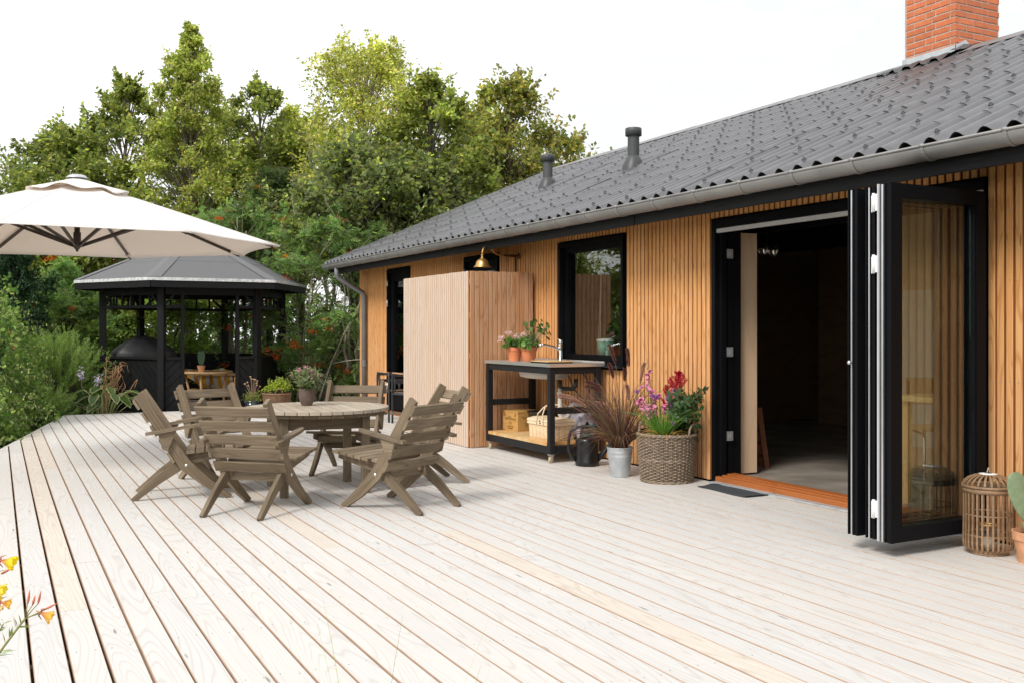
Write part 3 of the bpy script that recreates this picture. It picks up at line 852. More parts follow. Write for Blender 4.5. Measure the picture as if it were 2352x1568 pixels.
def leaf(x0, x1, y0, y1, zb, zt, ang, strips_=True, hinge=True, knob=False):
    """one glazed leaf; local origin at its free bottom edge"""
    W_ = x1-x0; T_ = y1-y0; q = MB(); fw = 0.078
    H_ = zt-zb
    q.box((0.012, 0, 0), (fw, T_, H_)); q.box((W_-fw, 0, 0), (W_, T_, H_))
    q.box((fw, 0.001, 0), (W_-fw, T_-0.001, fw)); q.box((fw, 0.001, H_-fw), (W_-fw, T_-0.001, H_))
    # glazing beads
    for (ya, yb) in ((0.006, 0.02), (T_-0.02, T_-0.006)):
        q.box((fw, ya, fw), (fw+0.012, yb, H_-fw)); q.box((W_-fw-0.012, ya, fw), (W_-fw, yb, H_-fw))
    # profiled edge seen end-on
    q.box((0.0, 0.0, 0.0), (0.0115, T_*0.22, H_)); q.box((0.004, T_*0.25, 0.0), (0.0115, T_*0.38, H_)); q.box((0.0, T_*0.41, 0.0), (0.0115, T_*0.5, H_))
    o = q.build('door_leaf', M_blk, fdoor, loc=(x0, y0, zb), rot=(0, 0, ang))
    MB().box((fw+0.0005, T_*0.45, fw+0.0005), (W_-fw-0.0005, T_*0.45+0.006, H_-fw-0.0005)).build('pane', M_win, o)
    if strips_:
        q = MB(); q.box((0.002, T_*0.60, 0.0), (0.0115, T_*0.73, H_-0.004)); q.build('metal_strip', M_alu, o)
        q = MB(); q.box((-0.002, T_*0.89, 0.0), (0.0115, T_*1.0, H_)); q.build('edge_seal', M_seal if hinge else M_blk, o)
    if hinge:
        for hz in (0.12, 1.43, 1.76):
            q = MB(); q.tube([(-0.008, T_+0.018, hz), (-0.008, T_+0.018, hz+0.10)], 0.0085, 12)
            q.box((-0.006, T_-0.004, hz+0.005), (-0.001, T_+0.018, hz+0.095)); q.box((-0.006, T_+0.018, hz), (-0.001, T_+0.036, hz+0.09))
            q.build('hinge', M_white, o)
    if knob:
        q = MB(); q.tube([(0.0, T_*0.6, 0.95), (-0.012, T_*0.6, 0.95)], 0.006); q.lathe([(0.0, -0.012), (0.011, -0.006), (0.011, 0.004), (0, 0.01)], 12, M=Matrix.Translation((-0.018, T_*0.6, 0.95)) @ Matrix.Rotation(R(90), 4, 'Y')); q.build('knob', M_alu, o)
    return o
leaf(4.20, 4.97, 3.784, 3.876, 0.083, 1.99, R(1.4))
leaf(4.215, 4.98, 3.909, 3.972, 0.083, 1.985, R(1.0), True, False)
leaf(4.20, 4.97, 4.018, 4.086, 0.083, 1.985, R(0.4), True, False, True)
q = MB(); q.box((WX-0.03, a-0.0, 0.06), (WX-0.014, a+0.04, 2.02)); q.build('jamb_strip', M_rail, fdoor)
for hz in (1.35, 1.72, 0.2):
    q = MB(); q.tube([(WX-0.04, a+0.02, hz), (WX-0.04, a+0.02, hz+0.16)], 0.012, 12); q.build('jamb_hinge', M_alu, fdoor)

# ================================================================== TERRACE FURNITURE
# ---- round slatted table
TX, TY, TH, TR = 2.175, 7.47, 0.63, 0.54
tb = thing('garden_table', 'round slatted wooden garden table standing between the six lounge chairs', 'table', (TX, TY, 0), R(-5))
tp = 0.0795; n = 14
for i in range(n):
    xc = (i-(n-1)/2)*tp; xa, xb = xc-tp/2+0.0035, xc+tp/2-0.0035
    poly = []
    for k_ in range(7):
        x = xa+(xb-xa)*k_/6; yy = math.sqrt(max(0.0, TR*TR-x*x)); poly.append((x, -yy))
    for k_ in range(7):
        x = xb-(xb-xa)*k_/6; yy = math.sqrt(max(0.0, TR*TR-x*x)); poly.append((x, yy))
    if abs(xc) > TR-0.01: continue
    q = MB(); q.plate(poly, 0.024, axis='z', c0=TH-0.024)
    q.g = [(g[1], g[0], g[2]) for g in q.g]
    q.build('table_slat', M_ttop, tb)
q = MB(); nn = 32
ri, ro = 0.46, 0.505
for k_ in range(nn):
    a0, a1 = 2*math.pi*k_/nn, 2*math.pi*(k_+1)/nn
    q.beam((ro*math.cos(a0)*0.96, ro*math.sin(a0)*0.96, TH-0.038), (ro*math.cos(a1)*0.96, ro*math.sin(a1)*0.96, TH-0.038), 0.05, 0.027)
q.build('top_ring', M_teak, tb)
q = MB(); s_ = 0.29
for sx, sy, ex, ey in ((-s_, -s_, s_, -s_), (s_, -s_, s_, s_), (s_, s_, -s_, s_), (-s_, s_, -s_, -s_)):
    q.beam((sx, sy, TH-0.10), (ex, ey, TH-0.10), 0.024, 0.095)
q.beam((-s_, 0, TH-0.04), (s_, 0, TH-0.04), 0.06, 0.03); q.beam((0, -s_, TH-0.075), (0, s_, TH-0.075), 0.05, 0.03)
q.build('apron', M_teak, tb)
for sx in (-1, 1):
    for sy in (-1, 1):
        MB().beam((sx*0.3, sy*0.3, 0), (sx*0.3, sy*0.3, TH-0.025), 0.058, 0.058, up=(1,0,0), ch=0.004).build('leg', M_teak, tb)

# ---- lounge chairs: two interlocked frames
def poly_board(pts, ws, t, y, q=None):
    """tapered bent board in the xz plane through pts with widths ws"""
    q = q or MB(); L_, R_ = [], []
    n = len(pts)
    for i in range(n):
        a = Vector(pts[max(i-1, 0)]); b = Vector(pts[min(i+1, n-1)]); d = (b-a).normalized(); nn_ = Vector((-d.y, d.x))
        p_ = Vector(pts[i]); L_.append(tuple(p_+nn_*ws[i]/2)); R_.append(tuple(p_-nn_*ws[i]/2))
    vs = []; gs = []; acc = 0; ts = [0]
    for i in range(1, n): acc += (Vector(pts[i])-Vector(pts[i-1])).length; ts.append(acc)
    for yy in (y-t/2, y+t/2):
        for i in range(n):
            vs.append((L_[i][0], yy, L_[i][1])); gs.append((ts[i], ws[i]/2, yy))
            vs.append((R_[i][0], yy, R_[i][1])); gs.append((ts[i], -ws[i]/2, yy))
    m_ = 2*n; fs = []
    for i in range(n-1):
        a = 2*i; fs += [(a, a+1, a+3, a+2), (m_+a, m_+a+2, m_+a+3, m_+a+1), (a, a+2, m_+a+2, m_+a), (a+1, m_+a+1, m_+a+3, a+3)]
    fs += [(0, m_, m_+1, 1), (m_-2, m_-1, 2*m_-1, 2*m_-2)]
    q._add(vs, gs, fs)
    return q
def make_chair():
    t = thing('lounge_chair', '', 'chair', group='wooden lounge chairs round the table')
    for sy in (-1, 1):
        up = poly_board([(0.035, 0.755), (0.14, 0.585), (0.27, 0.375), (0.355, 0.245), (0.50, 0.115), (0.665, -0.0)], [0.062, 0.068, 0.078, 0.088, 0.066, 0.04], 0.028, sy*0.235)
        u_ = up.build('upright', M_teak, t)
        rl = poly_board([(0.0, 0.0), (0.17, 0.14), (0.375, 0.285)], [0.036, 0.058, 0.085], 0.028, sy*0.204); rl.build('rear_leg', M_teak, t)
        sr = poly_board([(0.30, 0.268), (0.50, 0.300), (0.755, 0.345)], [0.075, 0.065, 0.045], 0.028, sy*0.1745); sr.build('seat_rail', M_teak, t)
        q = MB(); q.plate([(0.09, -0.024), (0.13, -0.030), (0.42, -0.027), (0.48, -0.018), (0.50, 0.0), (0.48, 0.018), (0.42, 0.026), (0.12, 0.024), (0.09, 0.015)], 0.021, axis='z')
        a_ = q.build('armrest', M_teak, t, loc=(0.0, sy*0.268, 0.452), rot=(0, R(-9), 0))
        q = MB(); q.plate([(0.165, 0.40), (0.215, 0.38), (0.335, 0.497), (0.165, 0.470)] if False else [(0.20, 0.365), (0.235, 0.35), (0.295, 0.495), (0.17, 0.478)], 0.024, axis='y', c0=sy*0.262-0.012)
        q.build('arm_bracket', M_teak, t)
        q = MB(); q.lathe([(0.0, 0.006), (0.009, 0.004), (0.012, 0.0)], 12, M=Matrix.Translation((0.362, sy*0.2495, 0.243)) @ Matrix.Rotation(R(-90*sy), 4, 'X')); q.build('bolt', M_alu, t)
    p0 = Vector((0.035, 0.755)); d = (Vector((0.27, 0.375))-p0).normalized(); nrm = Vector((d.y, -d.x))
    if nrm.x > 0: nrm = -nrm
    for k_ in range(5):
        c_ = p0 + d*(0.055+0.112*k_) + nrm*(0.046 if k_ < 4 else 0.050)
        q = MB(); q.beam((c_.x, -0.262, c_.y), (c_.x, 0.262, c_.y), 0.018, 0.078, up=(-d.x, 0, -d.y), ch=0.003)
        q.build('back_slat', M_teak, t)
    p0 = Vector((0.36, 0.318)); d = Vector((0.755-0.36, 0.366-0.318)).normalized(); nn_ = Vector((-d.y, d.x))
    for k_ in range(6):
        c_ = p0 + d*(0.03+0.068*k_) + nn_*0.010
        q = MB(); q.beam((c_.x, -0.222 if k_ < 1 else -0.25, c_.y), (c_.x, 0.222 if k_ < 1 else 0.25, c_.y), 0.059, 0.019, up=(nn_.x, 0, nn_.y), ch=0.003)
        q.build('seat_slat', M_teak, t)
    MB().beam((0.345, -0.19, 0.225), (0.345, 0.19, 0.225), 0.028, 0.05).build('stretcher', M_teak, t)
    MB().beam((0.72, -0.16, 0.318), (0.72, 0.16, 0.318), 0.02, 0.05).build('front_rail', M_teak, t)
    return t
chairs = [
    (1.333, 6.533, 48.8, 'nearest wooden lounge chair, seen square from behind with five back slats'),
    (0.899, 7.755, -10.6, 'leftmost wooden lounge chair, seen from its side with its back to the garden hedge'),
    (2.645, 6.185, 118.4, 'wooden lounge chair nearest the folding doors, its slatted back leaning to the right'),
    (3.333, 7.432, 179.0, 'wooden lounge chair standing closest to the slatted privacy screen'),
    (2.867, 8.58, -122.0, 'wooden lounge chair beyond the table facing the camera, closest to the downpipe'),
    (1.526, 8.575, -70.0, 'wooden lounge chair in front of the black gazebo entrance'),
]
ch0 = make_chair()
for i, (x, y, a, lab) in enumerate(chairs):
    o = ch0 if i == 0 else copy_tree(ch0)
    o.location = (x, y, 0.001); o.rotation_euler = (0, 0, R(a)); o['label'] = lab

# ---- cantilever parasol
UX, UY, UZ, UR, UH = 0.631, 9.590, 1.966, 1.754, 0.562
ua = 0.103 - YAW
um = thing('parasol', 'large cream cantilever parasol with dark ribs over the left of the deck', 'parasol', (UX, UY, 0), ua)
M_fab2, n_, l_, b_ = newmat('parasol_canvas')
b_.inputs['Base Color'].default_value = (0.90, 0.90, 0.885, 1); b_.inputs['Roughness'].default_value = 0.85
t_ = n_.new('ShaderNodeBsdfTranslucent'); t_.inputs[0].default_value = (0.92, 0.76, 0.64, 1)
x_ = n_.new('ShaderNodeMixShader'); x_.inputs[0].default_value = 0.30
l_.new(b_.outputs[0], x_.inputs[1]); l_.new(t_.outputs[0], x_.inputs[2]); l_.new(x_.outputs[0], n_['Material Output'].inputs[0])
q = MB(); S = 10; T = 10
rows = []
for j in range(T+1):
    f = 0.20/UR + (1-0.20/UR)*j/T
    for k_ in range(8):
        for i in range(S):
            u = i/S; a0 = k_*math.pi/4; a1 = a0+math.pi/4
            x = (math.cos(a0)*(1-u)+math.cos(a1)*u)*UR*f; y = (math.sin(a0)*(1-u)+math.sin(a1)*u)*UR*f
            sag = math.sin(math.pi*u)
            z = UZ + UH*(1-f)**1.06 + 0.015*math.sin(math.pi*f) - 0.030*sag*math.sin(math.pi*min(1, f*0.9))
            if j == T: x *= 1-0.035*sag; y *= 1-0.035*sag; z += 0.012*sag
            q.v.append((x, y, z)); q.g.append((x, y, z))
m_ = 8*S
for j in range(T):
    for i in range(m_):
        q.f.append((j*m_+i, (j+1)*m_+i, (j+1)*m_+(i+1) % m_, j*m_+(i+1) % m_)); q.sm.append(True); q.mi.append(0)
can = q.build('canopy', M_fab2, um)
md = can.modifiers.new('Solidify', 'SOLIDIFY'); md.thickness = 0.003
q = MB()
for k_ in range(8):       # seams and hem
    a0 = k_*math.pi/4
    pts = []
    for j in range(12):
        f = 0.12+0.88*j/11; pts.append((math.cos(a0)*UR*f, math.sin(a0)*UR*f, UZ+UH*(1-f)**1.06+0.015*math.sin(math.pi*f)+0.002))
    q.tube(pts, 0.0022, 5)
q.build('seam', M_fabric, um)
q = MB(); N_ = 96   # vent cap with a scalloped rim
for j in range(7):
    for i in range(N_):
        a = 2*math.pi*i/N_; f = j/6
        rr_ = 0.05 + (0.42+0.02*math.cos(8*a) - 0.05)*f
        z = UZ + UH*(1-rr_/UR) + 0.026 + (0.020*math.cos(8*a)*f*f) + 0.012*math.sin(3*a)*f
        q.v.append((rr_*math.cos(a), rr_*math.sin(a), z)); q.g.append((0,0,0))
for j in range(6):
    for i in range(N_):
        q.f.append((j*N_+i, (j+1)*N_+i, (j+1)*N_+(i+1) % N_, j*N_+(i+1) % N_)); q.sm.append(True); q.mi.append(0)
v_ = q.build('vent', M_fab2, um); md = v_.modifiers.new('Solidify', 'SOLIDIFY'); md.thickness = 0.003
q = MB(); q.lathe([(0, 0.048), (0.05, 0.046), (0.07, 0.038), (0.088, 0.022), (0.088, 0.015)], 24, (0, 0, UZ+UH)); q.build('finial', M_alu, um)
hz = UZ-0.03
for k_ in range(8):
    a0 = k_*math.pi/4; ca, sa = math.cos(a0), math.sin(a0)
    q = MB(); q.beam((ca*0.05, sa*0.05, UZ+UH-0.055), (ca*(UR-0.06), sa*(UR-0.06), UZ-0.006), 0.016, 0.026, up=(0,0,1)); q.build('rib', M_umb, um)
    q = MB(); q.beam((ca*0.05, sa*0.05, hz+0.02), (ca*UR*0.47, sa*UR*0.47, UZ+UH*0.53-0.02), 0.016, 0.026); q.build('strut', M_umb, um)
    q = MB(); q.beam((ca*(UR-0.17), sa*(UR-0.17), UZ+0.028), (ca*(UR-0.005), sa*(UR-0.005), UZ-0.006), 0.05, 0.035, w2=0.02, h2=0.012); q.build('corner_pocket', M_fabric, um)
q = MB(); q.lathe([(0.0, UZ+UH), (0.024, UZ+UH), (0.024, hz+0.13), (0.032, hz+0.13), (0.032, hz+0.05), (0.05, hz+0.04), (0.05, hz+0.005), (0.03, hz), (0.02, hz-0.015), (0.012, hz-0.02), (0.012, hz-0.035), (0, hz-0.04)], 20); q.build('hub', M_umb, um)
am = 4*math.pi/4      # arm under the rib that points away from the house
q = MB(); q.beam((0.03*math.cos(am), 0.03*math.sin(am), UZ+UH-0.09), (1.70*math.cos(am), 1.70*math.sin(am), UZ-0.02), 0.05, 0.06)
q.beam((1.69*math.cos(am), 1.69*math.sin(am), UZ-0.02), (2.5*math.cos(am), 2.5*math.sin(am), UZ+0.15), 0.05, 0.07); q.build('arm', M_umb, um)
q = MB(); q.beam((2.5*math.cos(am), 2.5*math.sin(am), -0.3), (2.5*math.cos(am), 2.5*math.sin(am), UZ+0.4), 0.07, 0.10, up=(1,0,0)); q.build('mast', M_umb, um)
q = MB(); q.box((2.5*math.cos(am)-0.4, 2.5*math.sin(am)-0.4, -0.34), (2.5*math.cos(am)+0.4, 2.5*math.sin(am)+0.4, -0.27)); q.build('base', M_conc, um)

# ---- privacy screen
SX0, SY0, SY1, SZ = 4.31, 9.367, 11.20, 1.82
scr = thing('privacy_screen', 'head-high L-shaped screen of upright larch slats, bleached side towards the table', 'screen', (SX0, SY0, 0))
y = 0.0575*0.5
sm_ = slat_mesh(SZ-0.012, 0.0445, 0.021, M_scrP, 'p')
i = 0
while y < SY1-SY0:
    ob('slat', sm_, scr, (0.0105, y, 0.008 + rr.uniform(-0.002, 0.002))); y += 0.0555; i += 1
SOm = {}
q = MB(); q.beam((0,0,0), (0,0,SZ-0.012), 0.0475, 0.021, up=(0,-1,0), ch=0.003); som = q.mesh('slat', M_scrO)
x = 0.024+0.021
xs_ = []
while x < 0.775:
    ob('slat', som, scr, (x, 0.0105-0.021, 0.008 + rr.uniform(-0.002, 0.002))); xs_.append(x); x += 0.0525
MB().beam((0.0235, 0.0, 0.01), (0.0235, 0.0, SZ), 0.02, 0.02).build('corner_slat', M_scrP, scr) if False else None
q = MB()
for z in (0.12, 0.5, 0.92, 1.33, 1.68):
    q.box((0.0225, 0.003, z), (0.045, SY1-SY0, z+0.06)); q.box((0.046, 0.0015, z), (0.77, 0.03, z+0.06))
q.build('batten', M_scrO, scr)
for (x, y) in ((0.05, 0.035), (0.05, SY1-SY0-0.05), (0.05, 0.92), (0.735, 0.035)):
    q = MB(); q.box((x, y, 0.0), (x+0.045, y+0.045, SZ-0.03)); q.build('post', M_tblk, scr)
q = MB()
for x in xs_:
    for z in (0.15, 0.53, 0.95, 1.36, 1.71, 1.77): q.lathe([(0, 0.003), (0.0035, 0.0)], 6, M=Matrix.Translation((x, -0.0225, z)) @ Matrix.Rotation(R(90), 4, 'X'))
q.build('screw_heads', M_brassd, scr, kind='stuff')

# ---- brass wall lamp
lm = thing('wall_lamp', 'brass bell-shaped lamp on a long swan-neck arm above the privacy screen', 'lamp', (WX-0.005, 9.73, 2.02))
q = MB(); q.lathe([(0.0, 0.012), (0.03, 0.012), (0.035, 0.004), (0.035, 0)], 20, M=Matrix.Rotation(R(-90), 4, 'Y')); q.build('rosette', M_brassd, lm)
q = MB(); q.tube([(-0.01, 0, 0), (-0.05, 0, 0.0), (-0.06, 0, 0), (-0.16, 0, -0.002), (-0.17, 0, 0), (-0.19, 0, 0.0)], [0.012, 0.012, 0.016, 0.011, 0.014, 0.014], 12); q.build('threaded_joint', M_brassd, lm)
q = MB(); q.tube([(-0.19, 0, 0)] + bez((-0.20, 0, 0.0), (-0.29, 0, 0.0), (-0.33, 0, 0.06), 6)[1:] + bez((-0.33, 0, 0.06), (-0.38, 0, 0.115), (-0.42, 0, 0.08), 6)[1:] + bez((-0.42, 0, 0.08), (-0.445, 0, 0.05), (-0.445, 0, -0.01), 5)[1:], 0.0115, 12); q.build('arm', M_brass, lm)
q = MB(); q.lathe([(0.014, 0.0), (0.017, -0.008), (0.013, -0.016), (0.016, -0.024), (0.013, -0.034), (0.024, -0.043), (0.045, -0.055), (0.062, -0.073), (0.071, -0.094), (0.075, -0.110), (0.079, -0.118), (0.097, -0.134), (0.097, -0.137), (0.07, -0.112), (0.03, -0.065), (0.0, -0.05)], 32, (-0.445, 0, -0.0)); q.build('shade', M_brass, lm)
q = MB(); q.tube([(-0.04, -0.02, -0.01), (-0.02, -0.1, -0.05), (-0.02, -0.1, -1.7)] if False else [(-0.012, 0.06, -0.01), (-0.012, 0.06, -1.9)], 0.009, 10); q.build('conduit', M_brassd, lm)

# ---- sink cart
cart = thing('sink_trolley', 'black timber sink trolley with steel top and open slatted shelf against the screen', 'sink cart', (4.46, 7.92, 0))
CL, CD, CT = 1.36, 0.575, 0.875
LG = 0.055
for (x, y) in ((0.01, 0.01), (CD-LG-0.01, 0.01), (0.01, CL-LG-0.01), (CD-LG-0.01, CL-LG-0.01)):
    q = MB(); q.beam((x+LG/2, y+LG/2, 0.082), (x+LG/2, y+LG/2, CT-0.002), LG, LG, up=(1,0,0), ch=0.003); q.build('leg', M_tblk, cart)
def bar(a, b, w_, h_): return MB().beam(a, b, w_, h_, ch=0.003)
for x in (0.01+LG/2, CD-0.01-LG/2):
    bar((x, LG+0.011, CT-0.033), (x, CL-LG-0.011, CT-0.033), 0.045, 0.062).build('rail', M_tblk, cart)
    bar((x, LG+0.011, 0.118), (x, CL-LG-0.011, 0.118), 0.045, 0.07).build('rail', M_tblk, cart)
for y in (0.01+LG/2, CL-0.01-LG/2):
    bar((LG+0.011, y, CT-0.033), (CD-LG-0.011, y, CT-0.033), 0.045, 0.062).build('rail', M_tblk, cart)
    bar((LG+0.011, y, 0.118), (CD-LG-0.011, y, 0.118), 0.045, 0.07).build('rail', M_tblk, cart)
    bar((LG+0.011, y, 0.475), (CD-LG-0.011, y, 0.475), 0.035, 0.06).build('rail', M_tblk, cart)
y = LG + 0.02; i = 0
while y < CL-0.05:
    w_ = 0.062
    q = MB(); q.beam((0.012, y+w_/2, 0.170), (CD-0.012, y+w_/2, 0.170), w_-0.002, 0.030, ch=0.002)
    if LG+0.011 < y: q.build('shelf_plank', M_pine, cart)
    y += w_
q = MB(); sx0, sx1, sy0, sy1 = 0.10, 0.43, 0.30, 0.86; zt = CT+0.03
q.box((0, 0, CT), (sx0, CL, zt)); q.box((sx1, 0, CT), (CD+0.01, CL, zt)); q.box((sx0+0.0002, 0, CT), (sx1-0.0002, sy0, zt)); q.box((sx0+0.0002, sy1, CT), (sx1-0.0002, CL, zt))
q.box((CD+0.0102, 0.001, CT), (CD+0.02, CL-0.001, zt+0.015))
q.build('steel_top', M_steel, cart)
q = MB(); q.lathe([(0.0, CT-0.13), (0.17, CT-0.13), (0.235, CT-0.115), (0.25, CT-0.07), (0.25, CT-0.001), (0.243, CT-0.001), (0.24, CT-0.07), (0.17, CT-0.122), (0, CT-0.122)], 28, (0, 0, 0), M=Matrix.Translation(((sx0+sx1)/2, (sy0+sy1)/2, 0)) @ Matrix.Diagonal((0.72, 1.25, 1, 1)), wob=lambda a, z: 1/max(abs(math.cos(a)), abs(math.sin(a)))**0.55)
q.build('sink_bowl', M_basin, cart)
q = MB(); bx, by = 0.27, 0.28
q.tube([(bx, by, CT-0.13), (bx, by, CT-0.19), (bx+0.02, by-0.02, CT-0.215), (bx+0.09, by-0.09, CT-0.215), (bx+0.11, by-0.11, CT-0.18), (bx+0.11, by-0.11, CT-0.12)], 0.021, 12); q.build('overflow_elbow', M_blkm, cart)
q = MB(); q.tube([(bx, by, CT-0.215), (bx, by, 0.42), (bx+0.02, by, 0.385), (bx+0.07, by, 0.38), (bx+0.10, by, 0.42), (bx+0.11, by, 0.48), (bx+0.14, by-0.02, 0.52), (bx+0.19, by-0.04, 0.50), (bx+0.20, by-0.04, 0.42), (bx+0.2, by-0.04, 0.2)], 0.022, 12)
for z in (0.46, 0.60): q.lathe([(0.028, 0), (0.028, 0.03)], 12, (bx, by, z))
q.build('drain_pipe', M_pvc, cart)
q = MB(); q.tube(bez((0.40, 0.30, CT-0.03), (0.52, 0.12, CT-0.05), (0.50, 0.14, 0.60), 9) + bez((0.50, 0.14, 0.60), (0.45, 0.18, 0.52), (0.56, 0.25, 0.50), 6)[1:], 0.006, 7)
q.tube(bez((0.38, 0.34, CT-0.03), (0.36, 0.2, 0.6), (0.50, 0.12, 0.53), 9) + [(0.58, 0.05, 0.52)], 0.006, 7); q.build('supply_hose', M_hose, cart)
q = MB(); q.tube([(0.58, 0.07, 0.52), (0.50, 0.07, 0.52)], 0.014, 12); q.tube([(0.52, 0.07, 0.52), (0.52, 0.07, 0.47)], 0.011, 10); q.tube([(0.50, 0.04, 0.535), (0.50, 0.10, 0.535)], 0.006, 8); q.build('garden_tap', M_chrome, cart)
# mixer tap
tx, ty = 0.46, 0.60
q = MB(); q.lathe([(0.028, 0), (0.028, 0.006), (0.021, 0.012), (0.0205, 0.165), (0.022, 0.168), (0.022, 0.2), (0.018, 0.212), (0.0, 0.214)], 20, (tx, ty, zt)); q.build('mixer_tap', M_chrome, cart)
q = MB(); q.tube(bez((tx, ty, zt+0.11), (tx-0.10, ty+0.02, zt+0.165), (tx-0.20, ty+0.04, zt+0.165), 8), [0.016, 0.014, 0.012, 0.011, 0.011, 0.011, 0.011, 0.011], 12); q.tube([(tx-0.20, ty+0.04, zt+0.175), (tx-0.20, ty+0.04, zt+0.135)], 0.014, 12); q.build('spout', M_chrome, cart)
q = MB(); q.beam((tx, ty, zt+0.21), (tx-0.12, ty+0.02, zt+0.242), 0.016, 0.007, w2=0.012); q.build('lever', M_chrome, cart)
for (x, y, a) in ((0.04, 0.04, 0.4), (CD-0.045, 0.04, 0.2), (0.04, CL-0.04, 1.5), (CD-0.045, CL-0.04, 1.4)):
    W_ = ob('caster', None, cart, (x, y, 0), (0, 0, a))
    bpy.data.objects.remove(W_)
    q = MB(); Mx = Matrix.Translation((x, y, 0)) @ Matrix.Rotation(a, 4, 'Z')
    q.plate([(-0.02, 0.075), (0.026, 0.075), (0.0, 0.025), (-0.012, 0.025)], 0.003, axis='y', c0=-0.016, M=Mx); q.plate([(-0.02, 0.075), (0.026, 0.075), (0.0, 0.025), (-0.012, 0.025)], 0.003, axis='y', c0=0.013, M=Mx)
    q.box((-0.028, -0.022, 0.075), (0.028, 0.022, 0.0815), M=Mx)
    c_ = q.build('caster', M_alu, cart)
    q = MB(); q.lathe([(0.0, -0.011), (0.024, -0.011), (0.0305, -0.007), (0.0305, 0.007), (0.024, 0.011), (0.0, 0.011)], 20, M=Mx @ Matrix.Translation((-0.004, 0, 0.0305)) @ Matrix.Rotation(R(90), 4, 'X')); q.build('wheel', M_wheel, c_)
# things on the cart
def flowerpot(name, label, cat, loc, r, h, mat, group=None, rim=True, soil=True):
    t = thing(name, label, cat, loc, group=group)
    q = MB()
    if rim: pf = [(0.0, 0.0), (r*0.70, 0.0), (r*0.93, h*0.72), (r*0.94, h*0.72), (r*1.0, h*0.73), (r*1.03, h), (r*0.94, h), (r*0.90, h*0.86), (0.0, h*0.86)]
    else: pf = [(0, 0), (r*0.62, 0.0), (r*0.62, h*0.05), (r*0.80, h*0.18), (r*0.95, h*0.42), (r, h*0.7), (r*0.99, h), (r*0.94, h), (r*0.92, h*0.88), (0, h*0.88)]
    q.lathe(pf, 32, smooth=True); o_ = q.build('pot', mat, t)
    md = o_.modifiers.new('EdgeSplit', 'EDGE_SPLIT'); md.split_angle = R(38)
    if soil:
        q = MB(); q.lathe([(0, h*0.90), (r*0.93, h*0.88)], 24); q.build('soil', M_soil, t)
    return t
G_ger = [(0.085, 0.17, 0.035), (0.06, 0.13, 0.03), (0.12, 0.22, 0.05)]
def geranium(t, h, n_, seed, flowers, R_=0.11, tall=None):
    g_ = np.random.default_rng(seed)
    q = MB(); gp = []
    cs = []
    for i in range(n_):
        a = g_.uniform(0, 6.28); rad = R_*math.sqrt(g_.uniform(0.02, 1)); z = h + g_.uniform(0.015, 0.13)*(1.2-rad/R_*0.6)
        x, y = rad*math.cos(a), rad*math.sin(a)
        if tall is not None and g_.uniform() < 0.42: x += tall[0]*g_.uniform(0.4, 1); y += tall[1]*g_.uniform(0.4, 1); z += tall[2]*g_.uniform(0.3, 1)
        cs.append((x, y, z)); q.tube(bez((x*0.2, y*0.2, h-0.01), (x*0.5, y*0.5, z*0.6+h*0.4), (x, y, z), 4), 0.0016, 4)
    q.build('stems', M_cactus, t)
    pos = np.array(cs); N_ = len(pos)
    nrm = unit(np.stack([pos[:,0]*3, pos[:,1]*3, np.full(N_, 0.5)], 1) + g_.normal(size=(N_,3))*0.35)
    ax0 = unit(np.cross(nrm, g_.normal(size=(N_,3)))); ay0 = np.cross(nrm, ax0)
    K = 10; sz = g_.uniform(0.018, 0.031, N_)
    V = [pos - nrm*0.004]
    for k_ in range(K):
        a = 2*math.pi*k_/K; rr2 = sz*(1.0 if k_ % 2 else 0.86)
        V.append(pos + ax0*(rr2*math.cos(a))[:,None] + ay0*(rr2*math.sin(a))[:,None] + nrm*(0.004*(k_ % 2)))
    V = np.stack(V, 1).reshape(-1, 3)
    ob('leaves', leaf_mesh('leaves', [(V, K+1, [[0, 1+k_, 1+(k_+1) % K] for k_ in range(K)], N_, pick_cols(N_, G_ger))], M_leaf), t)
    if flowers:
        gp = []
        q = MB()
        for (x, y, z) in flowers:
            q.tube(bez((x*0.2, y*0.2, h), (x*0.6, y*0.6, (z+h)/2), (x, y, z), 5), 0.0015, 4)
            P_ = np.array([x, y, z]) + g_.normal(size=(60, 3))*np.array([0.011, 0.011, 0.009])
            gp.append(leaf_arrays(P_, unit(P_-np.array([x, y, z-0.015]))+g_.normal(size=(60,3))*0.3, g_.normal(size=(60,3)), np.full(60, 0.018), np.full(60, 0.017)) + (pick_cols(60, [(0.84, 0.64, 0.60), (0.86, 0.74, 0.70), (0.80, 0.55, 0.52)], 0.06),))
        q.build('flower_stems', M_cactus, t)
        ob('flowers', leaf_mesh('flowers', gp, M_petal), t, kind='stuff')
    return t
CTZ = 0.906
t = flowerpot('potted_geranium', 'terracotta pot of pale pink geranium, the one nearer the privacy screen', 'potted plant', (4.60, 8.88, CTZ), 0.078, 0.135, M_terra, 'geranium pots on the sink trolley')
geranium(t, 0.12, 70, 3, [(-0.12, 0.06, 0.22), (0.0, -0.04, 0.235), (0.06, -0.07, 0.25), (-0.05, 0.03, 0.27)], R_=0.12)
t = flowerpot('potted_geranium', 'terracotta pot of mostly green geranium right beside the mixer tap', 'potted plant', (4.66, 8.69, CTZ), 0.080, 0.138, M_terra, 'geranium pots on the sink trolley')
geranium(t, 0.12, 105, 4, [(0.0, -0.08, 0.16)], R_=0.125, tall=(0.09, -0.11, 0.17))
t = thing('cutting_board', 'thin wooden cutting board with black edge lying over the sink', 'cutting board', (4.555, 8.16, CTZ), R(0))
MB().box((-0.07, -0.17, 0.0), (0.19, 0.17, 0.012)).build('base', M_blkm, t); MB().box((-0.068, -0.168, 0.0125), (0.188, 0.168, 0.02)).build('board', M_pine, t)
